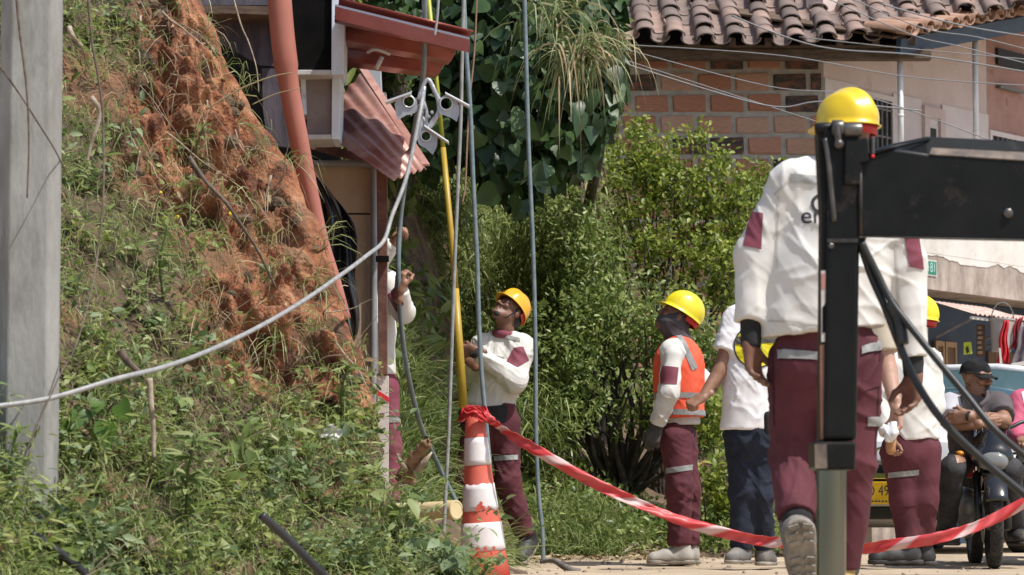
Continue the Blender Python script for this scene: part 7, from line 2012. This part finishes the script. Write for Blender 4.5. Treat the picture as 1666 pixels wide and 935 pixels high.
# ---- motorcycle
bf = Vector((-.06, -.998, 0)).normalized(); br = bf.cross(UP)     # forward, its right
b0 = P(1606, 0, 18.66); b0 = Vector((b0.x, 18.66, float(gz(0, 18.66))))
def bq(x, y, z): return b0 + br * x - bf * y + UP * z
moto = thing("motorcycle", "black motorcycle with red side panels facing the camera, ridden by the man in the cap", "motorcycle", tuple(bq(0, .6, 0)))
def wheel(y, par):
    c = bq(0, y, .28); n, m = 40, 10; mb = MB()
    for i in range(n):
        a = 2 * pi * i / n; d = -bf * math.cos(a) + UP * math.sin(a)
        for k in range(m):
            w = 2 * pi * k / m; rr = .238 + .043 * math.cos(w); mb.v.append(tuple(c + d * rr + br * (.040 * math.sin(w))))
    for i in range(n):
        for k in range(m):
            mb.f.append((i * m + k, i * m + (k + 1) % m, (i + 1) % n * m + (k + 1) % m, (i + 1) % n * m + k))
    w_ = mb.build("wheel", m_tyre, par, smooth=True)
    tr = MB()
    for i in range(36):
        a = 2 * pi * i / 36; d = -bf * math.cos(a) + UP * math.sin(a); t = br.cross(d)
        for s in (-1, 1):
            rt_ = Matrix((br, t, d)).transposed()
            tr.box(c + d * .279 + br * s * .018, (.022, .012, .008), rt_ @ Euler((0, 0, .5 * s)).to_matrix())
    tr.build("tread", m_tyre, w_, kind="stuff")
    MB().lathe(c - br * .03, tuple(br), [(0, .205), (.012, .2), (.03, .192), (.048, .2), (.06, .205)], 32, cap=False).build("rim", m_trim, w_, smooth=True)
    MB().lathe(c - br * .06, tuple(br), [(0, .02), (.02, .045), (.1, .045), (.12, .02)], 16).build("hub", m_alu, w_, auto=40)
    for i in range(6):
        a = 2 * pi * i / 6; d = -bf * math.cos(a) + UP * math.sin(a); MB().tube([c + d * .03, c + d * .20], [.016, .012], 6).build("spoke", m_trim, w_, smooth=True)
    MB().lathe(c + br * .062, tuple(br), [(0, .055), (0, .12), (.004, .12), (.004, .055)], 24, cap=False).build("brake_disc", m_alu, w_, auto=40)
    return w_
wheel(.0, moto); wheel(1.27, moto)
for s in (-1, 1):
    f_ = MB().tube([bq(.088 * s, .0, .24), bq(.088 * s, .12, .58)], .024, 12).build("fork_leg", m_trim, moto, smooth=True)
    MB().tube([bq(.088 * s, .12, .58), bq(.088 * s, .20, .86)], .017, 12).build("fork_tube", m_chr, f_, smooth=True)
def fen(u, v):
    a = R(25) + R(120) * u; w = (v - .5) * pi
    return bq(0, 0, .28) + bf * (math.cos(a) * (.285 + .028 * math.cos(w))) + UP * (math.sin(a) * (.285 + .028 * math.cos(w))) + br * (.068 * math.sin(w))
fd = MB().grid(fen, 18, 8).build("front_fender", m_gblk, moto, smooth=True); fd.modifiers.new("thick", 'SOLIDIFY').thickness = .004
bax = (br, bf, UP)
solid("cowl", [E(bq(0, .11, .74), bax, (.125, .12, .10)), E(bq(0, .01, .675), bax, (.128, .075, .098), .04), C(bq(0, .02, .79), bq(0, .16, .82), .070, .05, .04, sq=(tuple(bf), 1.3))], .008, m_gblk, moto)
solid("headlight", [E(bq(0, -.055, .652), bax, (.088, .034, .054)), C(bq(-.045, -.05, .632), bq(.045, -.05, .632), .032, .032, .03)], .006, m_lens, moto)
solid("tank", [E(bq(0, .46, .74), bax, (.145, .28, .11)), E(bq(0, .38, .77), bax, (.12, .17, .09), .05)], .010, m_gblk, moto)
solid("seat", [C(bq(0, .78, .78), bq(0, 1.32, .84), .11, .085, .03, sq=((0, 0, 1), 1.6))], .012, m_blackc, moto)
for s in (-1, 1):
    o = MB().prism([bq(.13 * s, .22, .74), bq(.145 * s, .42, .72), bq(.14 * s, .46, .60), bq(.13 * s, .26, .55), bq(.12 * s, .20, .62)], tuple(br * (-.03 * s))).build("side_panel", m_red, moto, bevel=.008)
    MB().prism([bq(.11 * s, .80, .70), bq(.12 * s, 1.1, .74), bq(.10 * s, 1.1, .62), bq(.11 * s, .85, .52)], tuple(br * (-.03 * s))).build("rear_panel", m_gblk, moto, bevel=.008)
    h_ = MB().tube(spline([bq(0, .20, .85), bq(.12 * s, .20, .86), bq(.22 * s, .24, .90), bq(.36 * s, .32, .90)], 5), .012, 8).build("handlebar", m_trim, moto, smooth=True)
    MB().tube([bq(.26 * s, .268, .90), bq(.38 * s, .335, .90)], .019, 10).build("grip", m_tyre, h_, smooth=True)
    MB().tube(spline([bq(.24 * s, .24, .91), bq(.30 * s, .20, .89), bq(.37 * s, .26, .885)], 4), .006, 6).build("lever", m_alu, h_, smooth=True)
    MB().tube([bq(.08 * s, .10, .70), bq(.17 * s, .08, .70)], .008, 6).build("signal_stalk", m_trim, moto)
    MB().ball(bq(.19 * s, .075, .70), (.026, .03, .018), 10, 7).build("turn_signal", M("amber_lens", (.6, .22, .02), rough=.2), moto, smooth=True)
    MB().tube([bq(.10 * s, .72, .30), bq(.31 * s, .72, .31)], .014, 8).build("foot_peg", m_tyre, moto, smooth=True)
solid("engine", [C(bq(-.10, .52, .38), bq(.10, .52, .38), .13, .13, .03), C(bq(0, .50, .40), bq(0, .40, .62), .09, .08, .03), C(bq(-.14, .60, .36), bq(.15, .60, .36), .085, .085, .03)], .010, m_alu, moto)
for k in range(6): MB().lathe(bq(0, .47 - k * .016, .48 + k * .024), tuple((bq(0, .40, .62) - bq(0, .50, .40)).normalized()), [(0, .11), (.009, .11)], 20).build("cooling_fin", m_alu, moto)
MB().tube([bq(0, .16, .82), bq(0, .35, .50), bq(0, .36, .24), bq(0, .85, .26), bq(0, 1.0, .66)], .022, 8).tube([bq(0, .2, .80), bq(0, .65, .74), bq(0, 1.3, .76)], .02, 8).build("frame", m_trim, moto, smooth=True)
MB().tube(spline([bq(.03, .40, .50), bq(.06, .30, .40), bq(.10, .36, .22), bq(.14, .70, .22), bq(.16, 1.0, .28), bq(.17, 1.35, .36)], 5), [.018] * 16 + [.026, .036, .042, .044, .044, .044, .044, .044, .043, .04], 12).build("exhaust", m_alu, moto, smooth=True)
for s in (-1, 1): MB().tube([bq(.08 * s, .62, .36), bq(.09 * s, 1.27, .28)], .018, 8).build("swing_arm", m_trim, moto, smooth=True)
MB().tube(spline([bq(.10, .22, .88), bq(.06, .02, .85), bq(.05, .06, .70)], 4), .005, 6).tube(spline([bq(-.12, .22, .88), bq(-.10, .0, .84), bq(-.05, .08, .68)], 4), .005, 6).build("control_cable", m_trim, moto, smooth=True, kind="stuff")
MB().prism([bq(-.07, 1.46, .66), bq(.07, 1.46, .66), bq(.06, 1.62, .42), bq(-.06, 1.62, .42)], tuple(-bf * .01)).build("rear_mudguard", m_trim, moto)
def copy_tree(o, parent, delta):
    c = o.copy(); COL.objects.link(c)
    if parent is None: c.location = o.location + delta
    else: c.parent = parent
    for ch in o.children: copy_tree(ch, c, delta)
    return c
m2 = copy_tree(moto, None, Vector((P(1724, 0, 19.7).x - b0.x, 19.7 - 18.66, .017)))
m2["label"] = "second dark motorcycle mostly outside the right edge, under the rider in pink"
